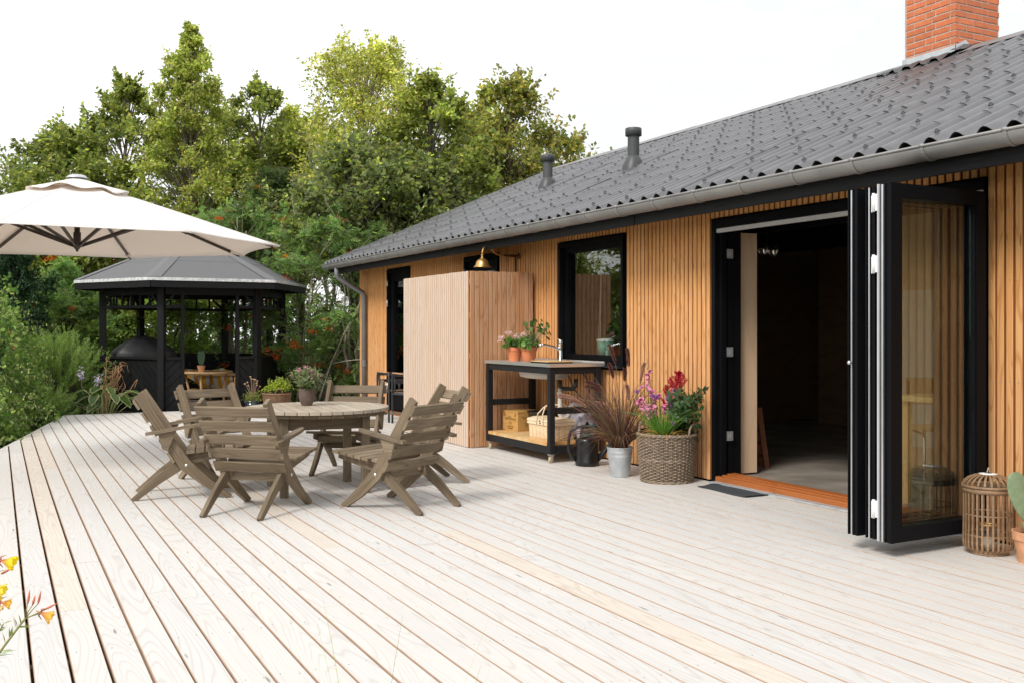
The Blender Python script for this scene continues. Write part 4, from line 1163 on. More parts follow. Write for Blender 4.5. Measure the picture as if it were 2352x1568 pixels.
# wine box
t = thing('wine_box', 'hinged pine wine box with stamped lettering on the trolley shelf', 'box', (4.70, 9.00, 0.186), R(4))
BL, BD, BH = 0.30, 0.32, 0.185      # along y, along x, height
for args in (((0,0,0),(0.012,BL,BH)), ((BD-0.012,0,0),(BD,BL,BH)), ((0.0122,0,0),(BD-0.0122,0.012,BH)), ((0.0122,BL-0.012,0),(BD-0.0122,BL,BH)), ((0.0122,0.0122,0.0),(BD-0.0122,BL-0.0122,0.01))):
    MB().box(*args).build('side_board', M_box, t)
MB().box((-0.003, -0.003, BH+0.002), (BD+0.003, BL+0.003, BH+0.016)).build('lid', M_box, t)
for yy in (0.04, BL-0.055):
    q = MB(); q.box((-0.004, yy, BH-0.04), (-0.0005, yy+0.018, BH-0.008)); q.build('clasp', M_brass, t)
def text(body, size, loc, rot, mat, parent, name='lettering', sp=1.0, ext=0.0004):
    cu = bpy.data.curves.new(name, 'FONT'); cu.body = body; cu.size = size; cu.align_x = 'CENTER'; cu.space_character = sp; cu.extrude = ext
    o_ = bpy.data.objects.new(name, cu); C.objects.link(o_)
    dg = bpy.context.evaluated_depsgraph_get(); me = bpy.data.meshes.new_from_object(o_.evaluated_get(dg))
    bpy.data.objects.remove(o_); me.materials.clear(); me.materials.append(mat)
    return ob(name, me, parent, loc, rot)
rf = (R(90), 0, R(-90))
text('POGGIO', 0.014, (-0.001, BL/2+0.005, 0.133), rf, M_ink, t); text('CREPPONE MAZZI', 0.027, (-0.001, BL/2-0.005, 0.108), rf, M_ink, t)
q = MB(); q.tube([(-0.001, BL/2+0.022*math.cos(a*0.2618), 0.074+0.022*math.sin(a*0.2618)) for a in range(25)], 0.0011, 4, cap=False); q.build('emblem', M_ink, t)
text('CM', 0.018, (-0.001, BL/2, 0.068), rf, M_ink, t)
text('Produttori Vinicoltori', 0.015, (-0.001, BL/2, 0.037), rf, M_ink, t); text('RUFFINO', 0.024, (-0.001, BL/2-0.005, 0.013), rf, M_ink, t)
for k_, (z, w_) in enumerate(((0.135, 0.10), (0.125, 0.07), (0.112, 0.04), (0.10, 0.035), (0.07, 0.06), (0.055, 0.06), (0.045, 0.07))):
    pass
text('CREPPONE MAZZI', 0.012, (0.09, -0.001, 0.135), (R(90), 0, 0), M_ink, t); text('12 x 750', 0.011, (0.075, -0.001, 0.12), (R(90), 0, 0), M_ink, t)
text('7 0 9 4 4 5\nLotto\nL 130', 0.013, (0.10, -0.001, 0.075), (R(90), 0, 0), M_ink, t)
q = MB()
for k_ in range(14):
    if k_ not in (6,): q.box((0.13+k_*0.0055, -0.001, 0.095), (0.13+k_*0.0055+0.0035*(1 if k_ % 3 else 0.5), 0.0, 0.125))
q.build('bar_stamp', M_ink, t)
# splint basket
t = thing('splint_basket', 'pale woven splint picnic basket with two swing handles on the trolley shelf', 'basket', (4.56, 8.06, 0.186), R(3))
BL, BD, BH = 0.42, 0.27, 0.165
q = MB(); q.plate([(0.015, 0), (BD-0.015, 0), (BD, BH), (0, BH)], BL-0.02, axis='y', c0=0.01); q.build('body', M_splint, t)
q = MB()
def weave(o_, u, v, nn_, LU, LV, s1=0.022):
    o_ = Vector(o_); u = Vector(u); v = Vector(v); nn_ = Vector(nn_)
    nu = int(LU/s1); nv = int(LV/s1)
    for i in range(nu+1):
        for j in range(nv*2+1):
            cu_ = (i + (0.5 if j % 2 else 0))*s1; cv = j*s1/2
            if cu_ > LU or cv > LV: continue
            w1 = s1*0.46
            if cu_-w1 < 0 or cu_+w1 > LU or cv-w1 < 0 or cv+w1 > LV: continue
            q.cur = 1 if (i*7+j*3) % 3 else 0
            c_ = o_+u*cu_+v*cv; h_ = 0.0018
            a1, a2, a3, a4 = c_-u*w1, c_-v*w1, c_+u*w1, c_+v*w1
            vs = [a1, a2, a3, a4, c_-u*w1*0.7+nn_*h_, c_-v*w1*0.7+nn_*h_*0.5, c_+u*w1*0.7+nn_*h_, c_+v*w1*0.7+nn_*h_*1.6]
            q._add(vs, vs, [(4,5,6,7), (0,1,5,4), (1,2,6,5), (2,3,7,6), (3,0,4,7)])
weave((0.012, 0.012, 0.004), (0, 1, 0), (-0.06, 0, 1), (-1, 0, 0), BL-0.024, BH-0.03)
weave((0.016, 0.0095, 0.004), (1, 0, 0), (0, 0, 1), (0, -1, 0), BD-0.03, BH-0.03)
weave((0.016, BL-0.0095, 0.004), (1, 0, 0), (0, 0, 1), (0, 1, 0), BD-0.03, BH-0.03)
q.build('woven_strips', [M_splint, M_splintL], t, kind='stuff')
q = MB(); q.box((-0.006, 0.002, BH-0.028), (-0.001, BL-0.002, BH)); q.box((BD+0.001, 0.002, BH-0.028), (BD+0.006, BL-0.002, BH)); q.box((-0.006, -0.003, BH-0.028), (BD+0.006, 0.0018, BH)); q.box((-0.006, BL-0.0018, BH-0.028), (BD+0.006, BL+0.003, BH)); q.build('rim', M_splintL, t)
q = MB(); q.plate([(-0.008, BH+0.003), (BD+0.008, BH+0.003), (BD+0.006, BH+0.022), (BD*0.75, BH+0.036), (BD*0.25, BH+0.036), (-0.006, BH+0.022)], BL+0.008, axis='y', c0=-0.004); q.build('lid', M_splintL, t)
for (x0_, lean) in ((-0.004, 0.06), (BD+0.002, 0.02)):
    if x0_ < 0:
        q = MB(); sgn = 1
        for ya, yb in ((0.10, 0.27), (0.20, 0.24)):
            pass
        q.tube([(-0.009, 0.13, BH-0.02), (-0.012, 0.135, 0.24), (0.02, 0.14, 0.31), (0.05, 0.14, 0.325), (0.22, 0.14, 0.325), (0.25, 0.14, 0.31), (BD+0.008, 0.13, 0.2), (BD+0.009, 0.13, BH-0.02)], 0.006, 8)
        q.build('handle', M_splintL, t)
        q = MB(); q.tube([(-0.009, 0.25, BH-0.02), (-0.010, 0.225, 0.24), (0.02, 0.17, 0.30), (0.05, 0.165, 0.318), (0.22, 0.165, 0.318), (0.25, 0.17, 0.30), (BD+0.008, 0.25, 0.2), (BD+0.009, 0.26, BH-0.02)], 0.006, 8)
        q.build('handle', M_splintL, t)
q = MB(); q.lathe([(0.008, -0.003), (0.008, 0.003)], 10, M=Matrix.Translation((-0.011, 0.19, BH+0.010)) @ Matrix.Rotation(R(90), 4, 'Y')); q.box((-0.010, 0.18, BH-0.018), (-0.006, 0.20, BH-0.008)); q.build('latch', M_brassd, t)
# black tub, cloth and teal crate on the shelf
t = thing('tub', 'round black plastic tub behind the wine box and splint basket', 'tub', (4.885, 8.80, 0.186)); 
q = MB(); q.lathe([(0, 0), (0.13, 0), (0.155, 0.20), (0.165, 0.205), (0.165, 0.215), (0.15, 0.212), (0.125, 0.01), (0, 0.01)], 28); o_ = q.build('tub_wall', M_blkm, t)
t = thing('storage_crate', 'teal plastic crate with cut-out lattice sides on the trolley shelf', 'crate', (4.865, 7.96, 0.186))
q = MB(); q.box((0, 0, 0), (0.15, 0.012, 0.02)); q.box((0, 0, 0.13), (0.15, 0.012, 0.145)); q.box((0, 0.33, 0), (0.15, 0.342, 0.145)); q.box((0, 0.0122, 0), (0.006, 0.3298, 0.145)); q.box((0.144, 0.0122, 0), (0.15, 0.3298, 0.145)); q.box((0.006, 0.0122, 0), (0.1438, 0.3298, 0.006))
q.build('crate_wall', M_teal, t)
for k_ in range(4):
    for sgn in (-1, 1):
        q = MB(); x = 0.02+0.037*k_; q.beam((x-0.017, 0.006, 0.075-0.05*sgn), (x+0.017, 0.006, 0.075+0.05*sgn), 0.008, 0.007); q.beam((x-0.017, 0.006, 0.075), (x+0.017, 0.006, 0.075), 0.006, 0.006); q.build('lattice', M_teal, t)
def cloth_grid(name, mat, parent, fn, nu=24, nv=24):
    q = MB()
    for i in range(nu+1):
        for j in range(nv+1):
            q.v.append(tuple(fn(i/nu, j/nv))); q.g.append((i/nu, j/nv, 0))
    for i in range(nu):
        for j in range(nv):
            a = i*(nv+1)+j; q.f.append((a, a+nv+1, a+nv+2, a+1)); q.sm.append(True); q.mi.append(0)
    o_ = q.build(name, mat, parent); md = o_.modifiers.new('Solidify', 'SOLIDIFY'); md.thickness = 0.003
    return o_
t = thing('folded_sheet', 'crumpled lilac grey cloth heaped behind the splint basket', 'cloth', (4.78, 7.98, 0.186))
cloth_grid('sheet', M_sheet, t, lambda u, v: (0.02+0.22*u, 0.0+0.42*v, 0.155+0.10*math.sin(math.pi*min(1, u*1.1))**0.6*(0.75+0.25*math.sin(v*5+1)) + 0.016*math.sin(u*17+v*9)+0.013*math.sin(v*23-u*11) - 0.12*max(0, 0.12-u)/0.12 - 0.1*max(0, 0.06-v)/0.06))
# watering can
t = thing('watering_can', 'black plastic watering can with a high loop handle beside the trolley wheel', 'watering can', (4.70, 7.66, 0.0), R(150))
q = MB(); q.lathe([(0, 0), (0.098, 0), (0.106, 0.01), (0.107, 0.045), (0.104, 0.05), (0.104, 0.175), (0.106, 0.18), (0.106, 0.225), (0.1, 0.245), (0.085, 0.25), (0.08, 0.242), (0, 0.242)], 32, wob=lambda a, z: 1-0.13*abs(math.sin(a))); q.build('can_body', M_blkm, t)
q = MB(); q.tube([(0.095, 0, 0.05), (0.14, 0, 0.08), (0.165, 0, 0.14), (0.165, 0, 0.24), (0.145, 0, 0.31), (0.09, 0, 0.345), (0.02, 0, 0.35), (-0.06, 0, 0.32), (-0.09, 0, 0.28), (-0.092, 0, 0.22)], [0.02, 0.017, 0.015, 0.014, 0.014, 0.014, 0.014, 0.015, 0.017, 0.018], 12); q.build('handle', M_blkm, t)
q = MB(); q.tube([(-0.09, 0, 0.06), (-0.15, 0, 0.12), (-0.25, 0, 0.26), (-0.29, 0, 0.29)], [0.028, 0.022, 0.015, 0.014], 12); q.build('spout', M_blkm, t)
q = MB()
for k_ in range(8): q.tube([(0.104*math.cos(a)*1.0, 0.104*math.sin(a)*0.87, 0.06+0.018*k_) for a in (R(60), R(66), R(72))], 0.0012, 4)
q.build('level_marks', M_dkg, t)

# ---- woven baskets
def woven(parent, r0, r1, h, mat, rings, stakes=26, cr_=0.0042, amp=0.004, n_=104, bands=()):
    q = MB()
    zs = [h*(i+0.5)/rings for i in range(rings)]
    for i, z in enumerate(zs):
        f = z/h; rr_ = r0+(r1-r0)*math.sin(f*math.pi/2)**0.8; ph = math.pi*(i % 2)
        if any(abs(f-b) < 0.5/rings for b in bands): am_ = amp*0.2; c_ = cr_*1.7
        else: am_ = amp; c_ = cr_
        pts = [((rr_+am_*math.cos(stakes*a+ph))*math.cos(a), (rr_+am_*math.cos(stakes*a+ph))*math.sin(a), z+rb.uniform(-0.0008, 0.0008)) for a in [2*math.pi*k_/n_ for k_ in range(n_+1)]]
        q.tube(pts, c_, 5, cap=False)
    q.build('weave', mat, parent, kind='stuff')
    q = MB()
    for s_ in range(stakes*2):
        a = math.pi*(s_)/stakes
        q.tube([((r0+(r1-r0)*math.sin(f*math.pi/2)**0.8)*math.cos(a), (r0+(r1-r0)*math.sin(f*math.pi/2)**0.8)*math.sin(a), f*h) for f in (0, 0.25, 0.5, 0.75, 1.0)], cr_*0.9, 5)
    q.build('stakes', mat, parent, kind='stuff')
    q = MB(); q.lathe([(0, 0.01), (r0-0.012, 0.01), (r1-0.014, h*0.9)], 32); q.build('liner', M_soil, parent)
    for ph in (0, 2.1, 4.2):
        q = MB(); q.tube([((r1+0.004+0.008*math.cos(13*a+ph))*math.cos(a), (r1+0.004+0.008*math.cos(13*a+ph))*math.sin(a), h+0.002+0.008*math.sin(13*a+ph)) for a in [2*math.pi*k_/150 for k_ in range(151)]], cr_*1.35, 6, cap=False)
        q.build('rim_braid', mat, parent)
    q = MB()
    for ph in (0, 3.14):
        q.tube([((r0+0.006+0.005*math.cos(11*a+ph))*math.cos(a), (r0+0.006+0.005*math.cos(11*a+ph))*math.sin(a), 0.010+0.005*math.sin(11*a+ph)) for a in [2*math.pi*k_/100 for k_ in range(101)]], cr_*1.3, 6, cap=False)
    q.build('foot_braid', mat, parent)
def loop_handle(parent, r, z, a, mat, w_=0.055, hh=0.085):
    q = MB()
    for ph in (0, 2.1, 4.2):
        pts = []
        for k_ in range(25):
            t_ = k_/24; b_ = math.pi*t_; aa = a + (w_*math.cos(b_))/r
            rr_ = r + 0.006*math.cos(t_*26+ph)
            pts.append((rr_*math.cos(aa), rr_*math.sin(aa), z+hh*math.sin(b_)+0.006*math.sin(t_*26+ph)))
        q.tube(pts, 0.0055, 6)
    q.build('handle', mat, parent)
bk = thing('flower_basket', 'big round grey willow basket planted with foxgloves, chives and a crimson astilbe', 'basket', (4.80, 6.60, 0.0))
woven(bk, 0.198, 0.228, 0.375, M_wick, 30, stakes=20, cr_=0.0052, amp=0.008, bands=(0.5,))
loop_handle(bk, 0.226, 0.375, R(-62), M_wick); loop_handle(bk, 0.226, 0.375, R(118), M_wick)
q = MB(); q.lathe([(0, 0.352), (0.12, 0.350), (0.215, 0.338)], 24, wob=lambda a, z: 1+0.02*math.sin(7*a)); q.build('soil', M_soil, bk)
def wpt(v): return np.array(v, dtype=float)
def stalk_leaves(stems, n_per, L, W, pal, ang=0.9, shape='rhomb', rng=None, t0=0.15, t1=0.95, bend=0.3):
    """leaves set along stems (lists of points)"""
    out = []
    for st in stems:
        st = np.array(st); m_ = len(st)
        t_ = RNG.uniform(t0, t1, n_per)*(m_-1); i = np.clip(t_.astype(int), 0, m_-2); f = (t_-i)[:,None]
        P_ = st[i]*(1-f)+st[i+1]*f; D_ = unit(st[i+1]-st[i])
        rnd_ = RNG.normal(size=(n_per, 3)); sd = unit(np.cross(D_, rnd_))
        ax_ = D_*math.cos(ang)+sd*math.sin(ang)
        nr = unit(np.cross(np.cross(ax_, D_), ax_))+RNG.normal(size=(n_per,3))*0.25
        s_ = RNG.uniform(0.6, 1.1, n_per)
        out.append(leaf_arrays(P_, ax_, nr, L*s_, W*s_, shape, bend)+(pick_cols(n_per, pal),))
    return out
def fluff(curve, r, n_, L, W, pal, outw=0.7, taper=True):
    """bristly spike round a curve"""
    cv = np.array(curve); m_ = len(cv)
    t_ = RNG.uniform(0, 1, n_); k_ = t_*(m_-1); i = np.clip(k_.astype(int), 0, m_-2); f = (k_-i)[:,None]
    P_ = cv[i]*(1-f)+cv[i+1]*f; D_ = unit(cv[i+1]-cv[i]); sd = unit(np.cross(D_, RNG.normal(size=(n_,3))))
    env = (np.sin(np.pi*np.clip(t_*0.93+0.05, 0, 1))**0.5 if taper else np.ones(n_))[:,None]
    P2 = P_ + sd*r*env*RNG.uniform(0.1, 0.8, n_)[:,None]
    return leaf_arrays(P2, D_+sd*outw, np.cross(D_, sd), L*RNG.uniform(0.6, 1.2, n_), np.full(n_, W), 'rhomb', 0.0)+(pick_cols(n_, pal, 0.15),)
# foxgloves
q = MB(); bells = MB(); stems = []
for (x0_, y0_, x1_, y1_, h_) in ((-0.09, 0.07, -0.13, 0.09, 0.98), (-0.05, 0.10, 0.0, 0.12, 0.72), (-0.13, 0.08, -0.24, 0.10, 0.70), (-0.03, 0.02, 0.02, -0.04, 0.66), (-0.12, 0.0, -0.22, 0.02, 0.60), (-0.08, 0.03, -0.20, 0.06, 0.80), (0.0, 0.03, 0.06, -0.02, 0.74), (-0.10, 0.04, -0.16, 0.0, 0.64)):
    st = bez((x0_, y0_, 0.34), (x0_*1.05, y0_, 0.34+h_*0.4), (x1_, y1_, h_), 12); stems.append(st); q.tube(st, [0.0035]*6+[0.003]*3+[0.002]*3, 6)
    for k_ in range(22):
        t_ = 0.50+0.48*k_/26; i = min(10, int(t_*11)); P_ = Vector(st[i]).lerp(Vector(st[i+1]), t_*11-i)
        a = rb.uniform(0, 6.28); dn = -0.35
        D_ = Vector((math.cos(a), math.sin(a), dn)).normalized()
        big = rb.random() < (0.55 if h_ < 0.95 else 0.32)
        if big:
            Mx = Matrix.Translation(P_+D_*0.004) @ D_.to_track_quat('Z', 'Y').to_matrix().to_4x4()
            sz = rb.uniform(0.75, 1.1)
            bells.lathe([(0.003, 0), (0.007*sz, 0.004), (0.010*sz, 0.015*sz), (0.012*sz, 0.026*sz), (0.017*sz, 0.034*sz)], 7, M=Mx)
        else:
            q.lathe([(0, 0.0), (0.005, 0.004), (0.004, 0.009), (0, 0.012)], 6, M=Matrix.Translation(P_+D_*0.006) @ D_.to_track_quat('Z', 'Y').to_matrix().to_4x4())
q.build('foxglove_stem', plain('foxglove_green', (0.16, 0.22, 0.06), 0.6), bk)
bells.build('foxglove_bells', plain('foxglove_pink', (0.74, 0.24, 0.42), 0.55, var=0.25, nscale=30), bk, kind='stuff')
gp = []
for (x0_, y0_, h_) in ((-0.22, 0.10, 0.60), (-0.11, -0.02, 0.56), (-0.04, -0.06, 0.55), (0.04, -0.05, 0.61), (-0.02, -0.10, 0.50), (-0.06, -0.17, 0.36), (-0.16, -0.04, 0.57)):
    h_ += 0.12
    c_ = np.array([x0_, y0_, h_]); P_ = np.tile(c_, (90, 1)); D_ = rvec(90)
    gp.append(leaf_arrays(P_, D_, rvec(90), np.full(90, 0.026)*RNG.uniform(0.7, 1.1, 90), np.full(90, 0.006))+(pick_cols(90, [(0.42, 0.20, 0.48), (0.52, 0.32, 0.56), (0.36, 0.16, 0.42)]),))
ob('chive_flowers', leaf_mesh('chive_flowers', gp, M_petal), bk)
cv = blade_curves(230, (-0.09, -0.06, 0.345), 0.05, 0.36, 0.22, lean=0.75)
W_ = np.tile(np.linspace(0.006, 0.0015, 7)[None,:], (230, 1))
gp = [strips(cv, W_, pick_cols(230, [(0.11, 0.25, 0.03), (0.08, 0.19, 0.03), (0.17, 0.30, 0.05)]))]
cv = blade_curves(30, (-0.07, -0.08, 0.345), 0.05, 0.20, 1.1, lean=1.3)
gp.append(strips(cv, np.tile(np.linspace(0.007, 0.002, 7)[None,:], (30,1)), pick_cols(30, [(0.50, 0.34, 0.08), (0.42, 0.25, 0.08)])))
cv = blade_curves(16, (-0.08, 0.0, 0.345), 0.08, 0.42, 0.1, lean=0.3)
gp.append(strips(cv, np.tile(np.linspace(0.003, 0.003, 7)[None,:], (16,1)), pick_cols(16, [(0.14, 0.24, 0.06)])))
ob('chive_leaves', leaf_mesh('chive_leaves', gp, M_blade), bk)
# astilbe
stems = []; q = MB(); gp = []; pl = []
for k_ in range(30):
    a = rb.uniform(-2.4, 0.9); L_ = rb.uniform(0.12, 0.38); hh = rb.uniform(0.12, 0.42)
    st = bez((0.07, -0.01, 0.34), (0.07+0.3*L_*math.cos(a), -0.01+0.3*L_*math.sin(a), 0.34+hh*0.8), (0.07+L_*math.cos(a), -0.01+L_*math.sin(a), 0.34+hh), 8)
    stems.append(st); q.tube(st, 0.0022, 5)
for (x, y, h_, nb, rr_) in ((0.07, -0.05, 0.87, 30, 0.085), (0.01, 0.0, 0.76, 16, 0.06)):
    st = bez((0.07, -0.01, 0.34), (0.06, -0.02, 0.5), (x, y, h_), 10); q.tube(st, 0.0026, 5)
    for j in range(nb):
        f = j/nb; base = Vector(st[9]) - Vector((0, 0, 0.19*(1-f))); a = rb.uniform(0, 6.28); L_ = rr_*(1-f)**0.8+0.012
        e = base + Vector((math.cos(a)*L_, math.sin(a)*L_, L_*1.1))
        pl.append(fluff([tuple(base), tuple(base.lerp(e, 0.5)), tuple(e)], 0.009, 150, 0.008, 0.006, [(0.52, 0.010, 0.045), (0.66, 0.02, 0.08), (0.40, 0.006, 0.035)], 1.0))
q.build('astilbe_stems', plain('astilbe_stem', (0.22, 0.11, 0.05), 0.6), bk)
ob('astilbe_plume', leaf_mesh('astilbe_plume', pl, M_petal), bk)
gp = stalk_leaves(stems, 26, 0.068, 0.034, [(0.055, 0.115, 0.045), (0.04, 0.085, 0.035), (0.08, 0.14, 0.06)], 1.1, t0=0.25)
P_ = np.stack([RNG.uniform(-0.08, 0.2, 220), RNG.uniform(-0.14, 0.14, 220), RNG.uniform(0.345, 0.45, 220)], 1)
gp.append(leaf_arrays(P_, np.stack([P_[:,0]*2, P_[:,1]*2, np.full(220, 0.2)], 1)+RNG.normal(size=(220,3))*0.5, RNG.normal(size=(220,3))*0.4+np.array([0,0,1]), np.full(220, 0.06), np.full(220, 0.032))+(pick_cols(220, [(0.03, 0.07, 0.025), (0.045, 0.09, 0.03)]),))
ob('astilbe_leaves', leaf_mesh('astilbe_leaves', gp, M_leaf), bk)

# ---- zinc bucket with fountain grass
bu = thing('grass_bucket', 'zinc bucket of purple fountain grass between watering can and willow basket', 'bucket', (4.60, 6.98, 0.0))
q = MB(); q.lathe([(0, 0.004), (0.077, 0.0), (0.079, 0.006), (0.098, 0.165), (0.100, 0.168), (0.0985, 0.172), (0.102, 0.20), (0.104, 0.203), (0.1025, 0.206), (0.107, 0.236), (0.111, 0.242), (0.107, 0.246), (0.102, 0.236), (0.1, 0.215), (0, 0.215)], 40); q.build('pail', M_zinc, bu)
q = MB(); q.lathe([(0, 0.225), (0.1, 0.222)], 20); q.build('soil', M_soil, bu)
PG = [(0.10, 0.045, 0.038), (0.15, 0.075, 0.06), (0.08, 0.055, 0.03), (0.17, 0.13, 0.055), (0.20, 0.10, 0.09)]
gp = []
cv = blade_curves(330, (0, 0, 0.22), 0.055, 0.72, 0.36, lean=0.62, cx=-0.04, cy=0.12)
gp.append(strips(cv, np.tile((np.array([0.003, 0.005, 0.005, 0.0045, 0.004, 0.003, 0.001]))[None,:], (330,1)), pick_cols(330, PG)))
cv = blade_curves(170, (0, 0, 0.22), 0.05, 0.42, 1.0, lean=0.9, cx=-0.06, cy=0.16)
gp.append(strips(cv, np.tile((np.array([0.003, 0.0055, 0.006, 0.0055, 0.005, 0.003, 0.001]))[None,:], (170,1)), pick_cols(170, PG+[(0.24, 0.12, 0.05)])))
ob('grass_blades', leaf_mesh('grass_blades', gp, M_blade), bu)
q = MB(); gp = []
PP = [(0.17, 0.065, 0.055), (0.24, 0.11, 0.085), (0.13, 0.05, 0.05)]
PPt = [(0.62, 0.42, 0.30), (0.52, 0.33, 0.24), (0.46, 0.27, 0.24)]
for (tx_, ty_, tz_, L_, dx_, dy_, dz_, pal_) in ((0.03, 0.11, 0.93, 0.19, -0.02, 0.07, 0.16, PP), (0.10, 0.02, 0.90, 0.16, 0.0, 0.02, 0.16, PP), (0.02, 0.13, 0.80, 0.16, -0.02, 0.03, 0.13, PP), (0.09, 0.06, 0.78, 0.11, 0, 0.0, 0.11, PP),
        (-0.03, 0.24, 0.72, 0.16, -0.05, 0.15, 0.05, PP), (-0.02, 0.25, 0.68, 0.18, -0.05, 0.17, 0.05, PP), (-0.18, 0.42, 0.62, 0.19, -0.05, 0.18, 0.03, PPt), (-0.13, 0.45, 0.60, 0.24, -0.08, 0.2, 0.03, PPt), (-0.10, 0.36, 0.55, 0.16, -0.04, 0.13, 0.05, PPt),
        (0.13, -0.11, 0.78, 0.18, 0.02, -0.03, 0.17, PPt), (-0.04, 0.12, 0.57, 0.14, -0.04, 0.12, 0.03, PPt), (-0.02, -0.16, 0.64, 0.15, -0.03, -0.02, 0.13, PPt), (-0.04, 0.10, 0.45, 0.12, -0.03, 0.09, 0.07, PP)):
    b_ = (rb.uniform(-0.03, 0.03), rb.uniform(-0.03, 0.03), 0.22)
    q.tube(bez(b_, (tx_*0.35, ty_*0.35, 0.22+(tz_-0.22)*0.75), (tx_, ty_, tz_), 9), 0.0013, 4)
    sp_ = bez((tx_, ty_, tz_), (tx_+dx_*0.5, ty_+dy_*0.5, tz_+dz_*0.75), (tx_+dx_, ty_+dy_, tz_+dz_*0.9), 8)
    gp.append(fluff(sp_, 0.012, 1500, 0.024, 0.0026, pal_, 0.45))
q.build('flower_stalks', plain('grass_stalk', (0.20, 0.12, 0.06), 0.6), bu)
ob('flower_plumes', leaf_mesh('flower_plumes', gp, M_petal), bu)

# ---- doormat
t = thing('doormat', 'thin dark grey felt doormat lying at the threshold of the folding doors', 'mat', (4.96, 5.94, 0.0))
q = MB(); nu, nv = 20, 14
for i in range(nu+1):
    for j in range(nv+1):
        u = i/nu-0.5; v = j/nv-0.5
        x = v*0.30 + 0.01*math.sin(u*6); y = u*0.56
        z = 0.006 + 0.012*max(0, abs(u)*2-0.86)/0.14*(0.4+0.6*math.sin(v*5+u*3)**2) + 0.003*math.sin(v*9+u*4)
        q.v.append((x, y, max(0.005, z))); q.g.append((x, y, 0))
for i in range(nu):
    for j in range(nv):
        a = i*(nv+1)+j; q.f.append((a, a+1, a+nv+2, a+nv+1)); q.sm.append(True); q.mi.append(0)
o_ = q.build('felt', M_mat, t); md = o_.modifiers.new('Solidify', 'SOLIDIFY'); md.thickness = 0.004; md.offset = -1

# ---- bamboo lantern
ln = thing('bamboo_lantern', 'large bamboo strip lantern with a candle beside the open folding doors', 'lantern', (4.80, 3.66, 0.0))
LR, LH = 0.128, 0.345
n = 30
def lprof(t_):   # body outline
    if t_ < 0.12: return LR*(0.70+0.30*math.sin(t_/0.12*math.pi/2)), LH*t_*0.75+0.012
    return LR*(1.0-0.02*math.sin((t_-0.12)*3)), 0.012+LH*(0.09+(t_-0.12)*1.034)
q = MB()
BSM = None
for k_ in range(n):
    a = 2*math.pi*k_/n; pts = []
    for i in range(13):
        r_, z = lprof(i/12); pts.append((r_, 0, z))
    qq = MB()
    for i in range(12): qq.beam(pts[i], pts[i+1], 0.0105, 0.0028, up=(1, 0, 0.3))
    if BSM is None: BSM = qq.mesh('strip', M_bamb)
    ob('strip', BSM, ln, (0, 0, 0), (0, 0, a))
def ringb(r, z, w_, t_, name):
    q = MB(); q.lathe([(r-t_, z), (r, z), (r, z+w_), (r-t_, z+w_), (r-t_, z)], 48); q.build(name, M_bamb, ln)
ringb(LR+0.004, LH-0.012, 0.024, 0.007, 'rim_band'); ringb(LR+0.008, LH+0.014, 0.014, 0.007, 'rim_band'); ringb(LR-0.006, 0.21, 0.008, 0.003, 'inner_band'); ringb(LR-0.006, 0.10, 0.008, 0.003, 'inner_band'); ringb(LR*0.78, 0.0, 0.012, 0.02, 'foot_ring')
TPM = None
for k_ in range(24):
    a = 2*math.pi*k_/24
    if TPM is None:
        qq = MB(); pts = [((LR+0.002)*math.cos(b), 0, LH+0.026+0.062*math.sin(b)) for b in [R(4), R(20), R(38), R(54), R(68), R(76)]]
        for i in range(5): qq.beam(pts[i], pts[i+1], 0.011, 0.0028, up=(0.5, 0, 1), w2=0.011 if i < 3 else 0.008)
        TPM = qq.mesh('top_strip', M_bamb)
    ob('top_strip', TPM, ln, (0, 0, 0), (0, 0, a))
q = MB(); q.lathe([(0.02, LH+0.090), (0.048, LH+0.087), (0.048, LH+0.083), (0.02, LH+0.086)], 24); q.build('top_disc', M_white, ln)
q = MB(); q.tube(bez((-0.012, 0, LH+0.088), (0.0, 0.0, LH+0.13), (0.014, 0, LH+0.088), 8), 0.003, 6); q.tube([(0.0, 0, LH+0.108), (0.002, 0, LH+0.118)], 0.005, 6); q.build('carrying_loop', M_rope, ln)
q = MB(); q.lathe([(0, 0.02), (0.05, 0.02), (0.05, 0.15), (0.0485, 0.15), (0.0485, 0.024), (0, 0.024)], 24); q.build('glass_cup', M_winL, ln)
q = MB(); q.lathe([(0, 0.026), (0.033, 0.026), (0.033, 0.085), (0, 0.083)], 20); q.build('candle', M_cream, ln)
q = MB(); q.lathe([(0.051, 0.148), (0.053, 0.148), (0.053, 0.162), (0.051, 0.162)], 24); q.build('brass_collar', M_brass, ln)
q = MB(); q.lathe([(0, 0.012), (LR*0.8, 0.012), (LR*0.8, 0.018), (0, 0.018)], 24); q.build('floor_disc', M_bamb, ln)

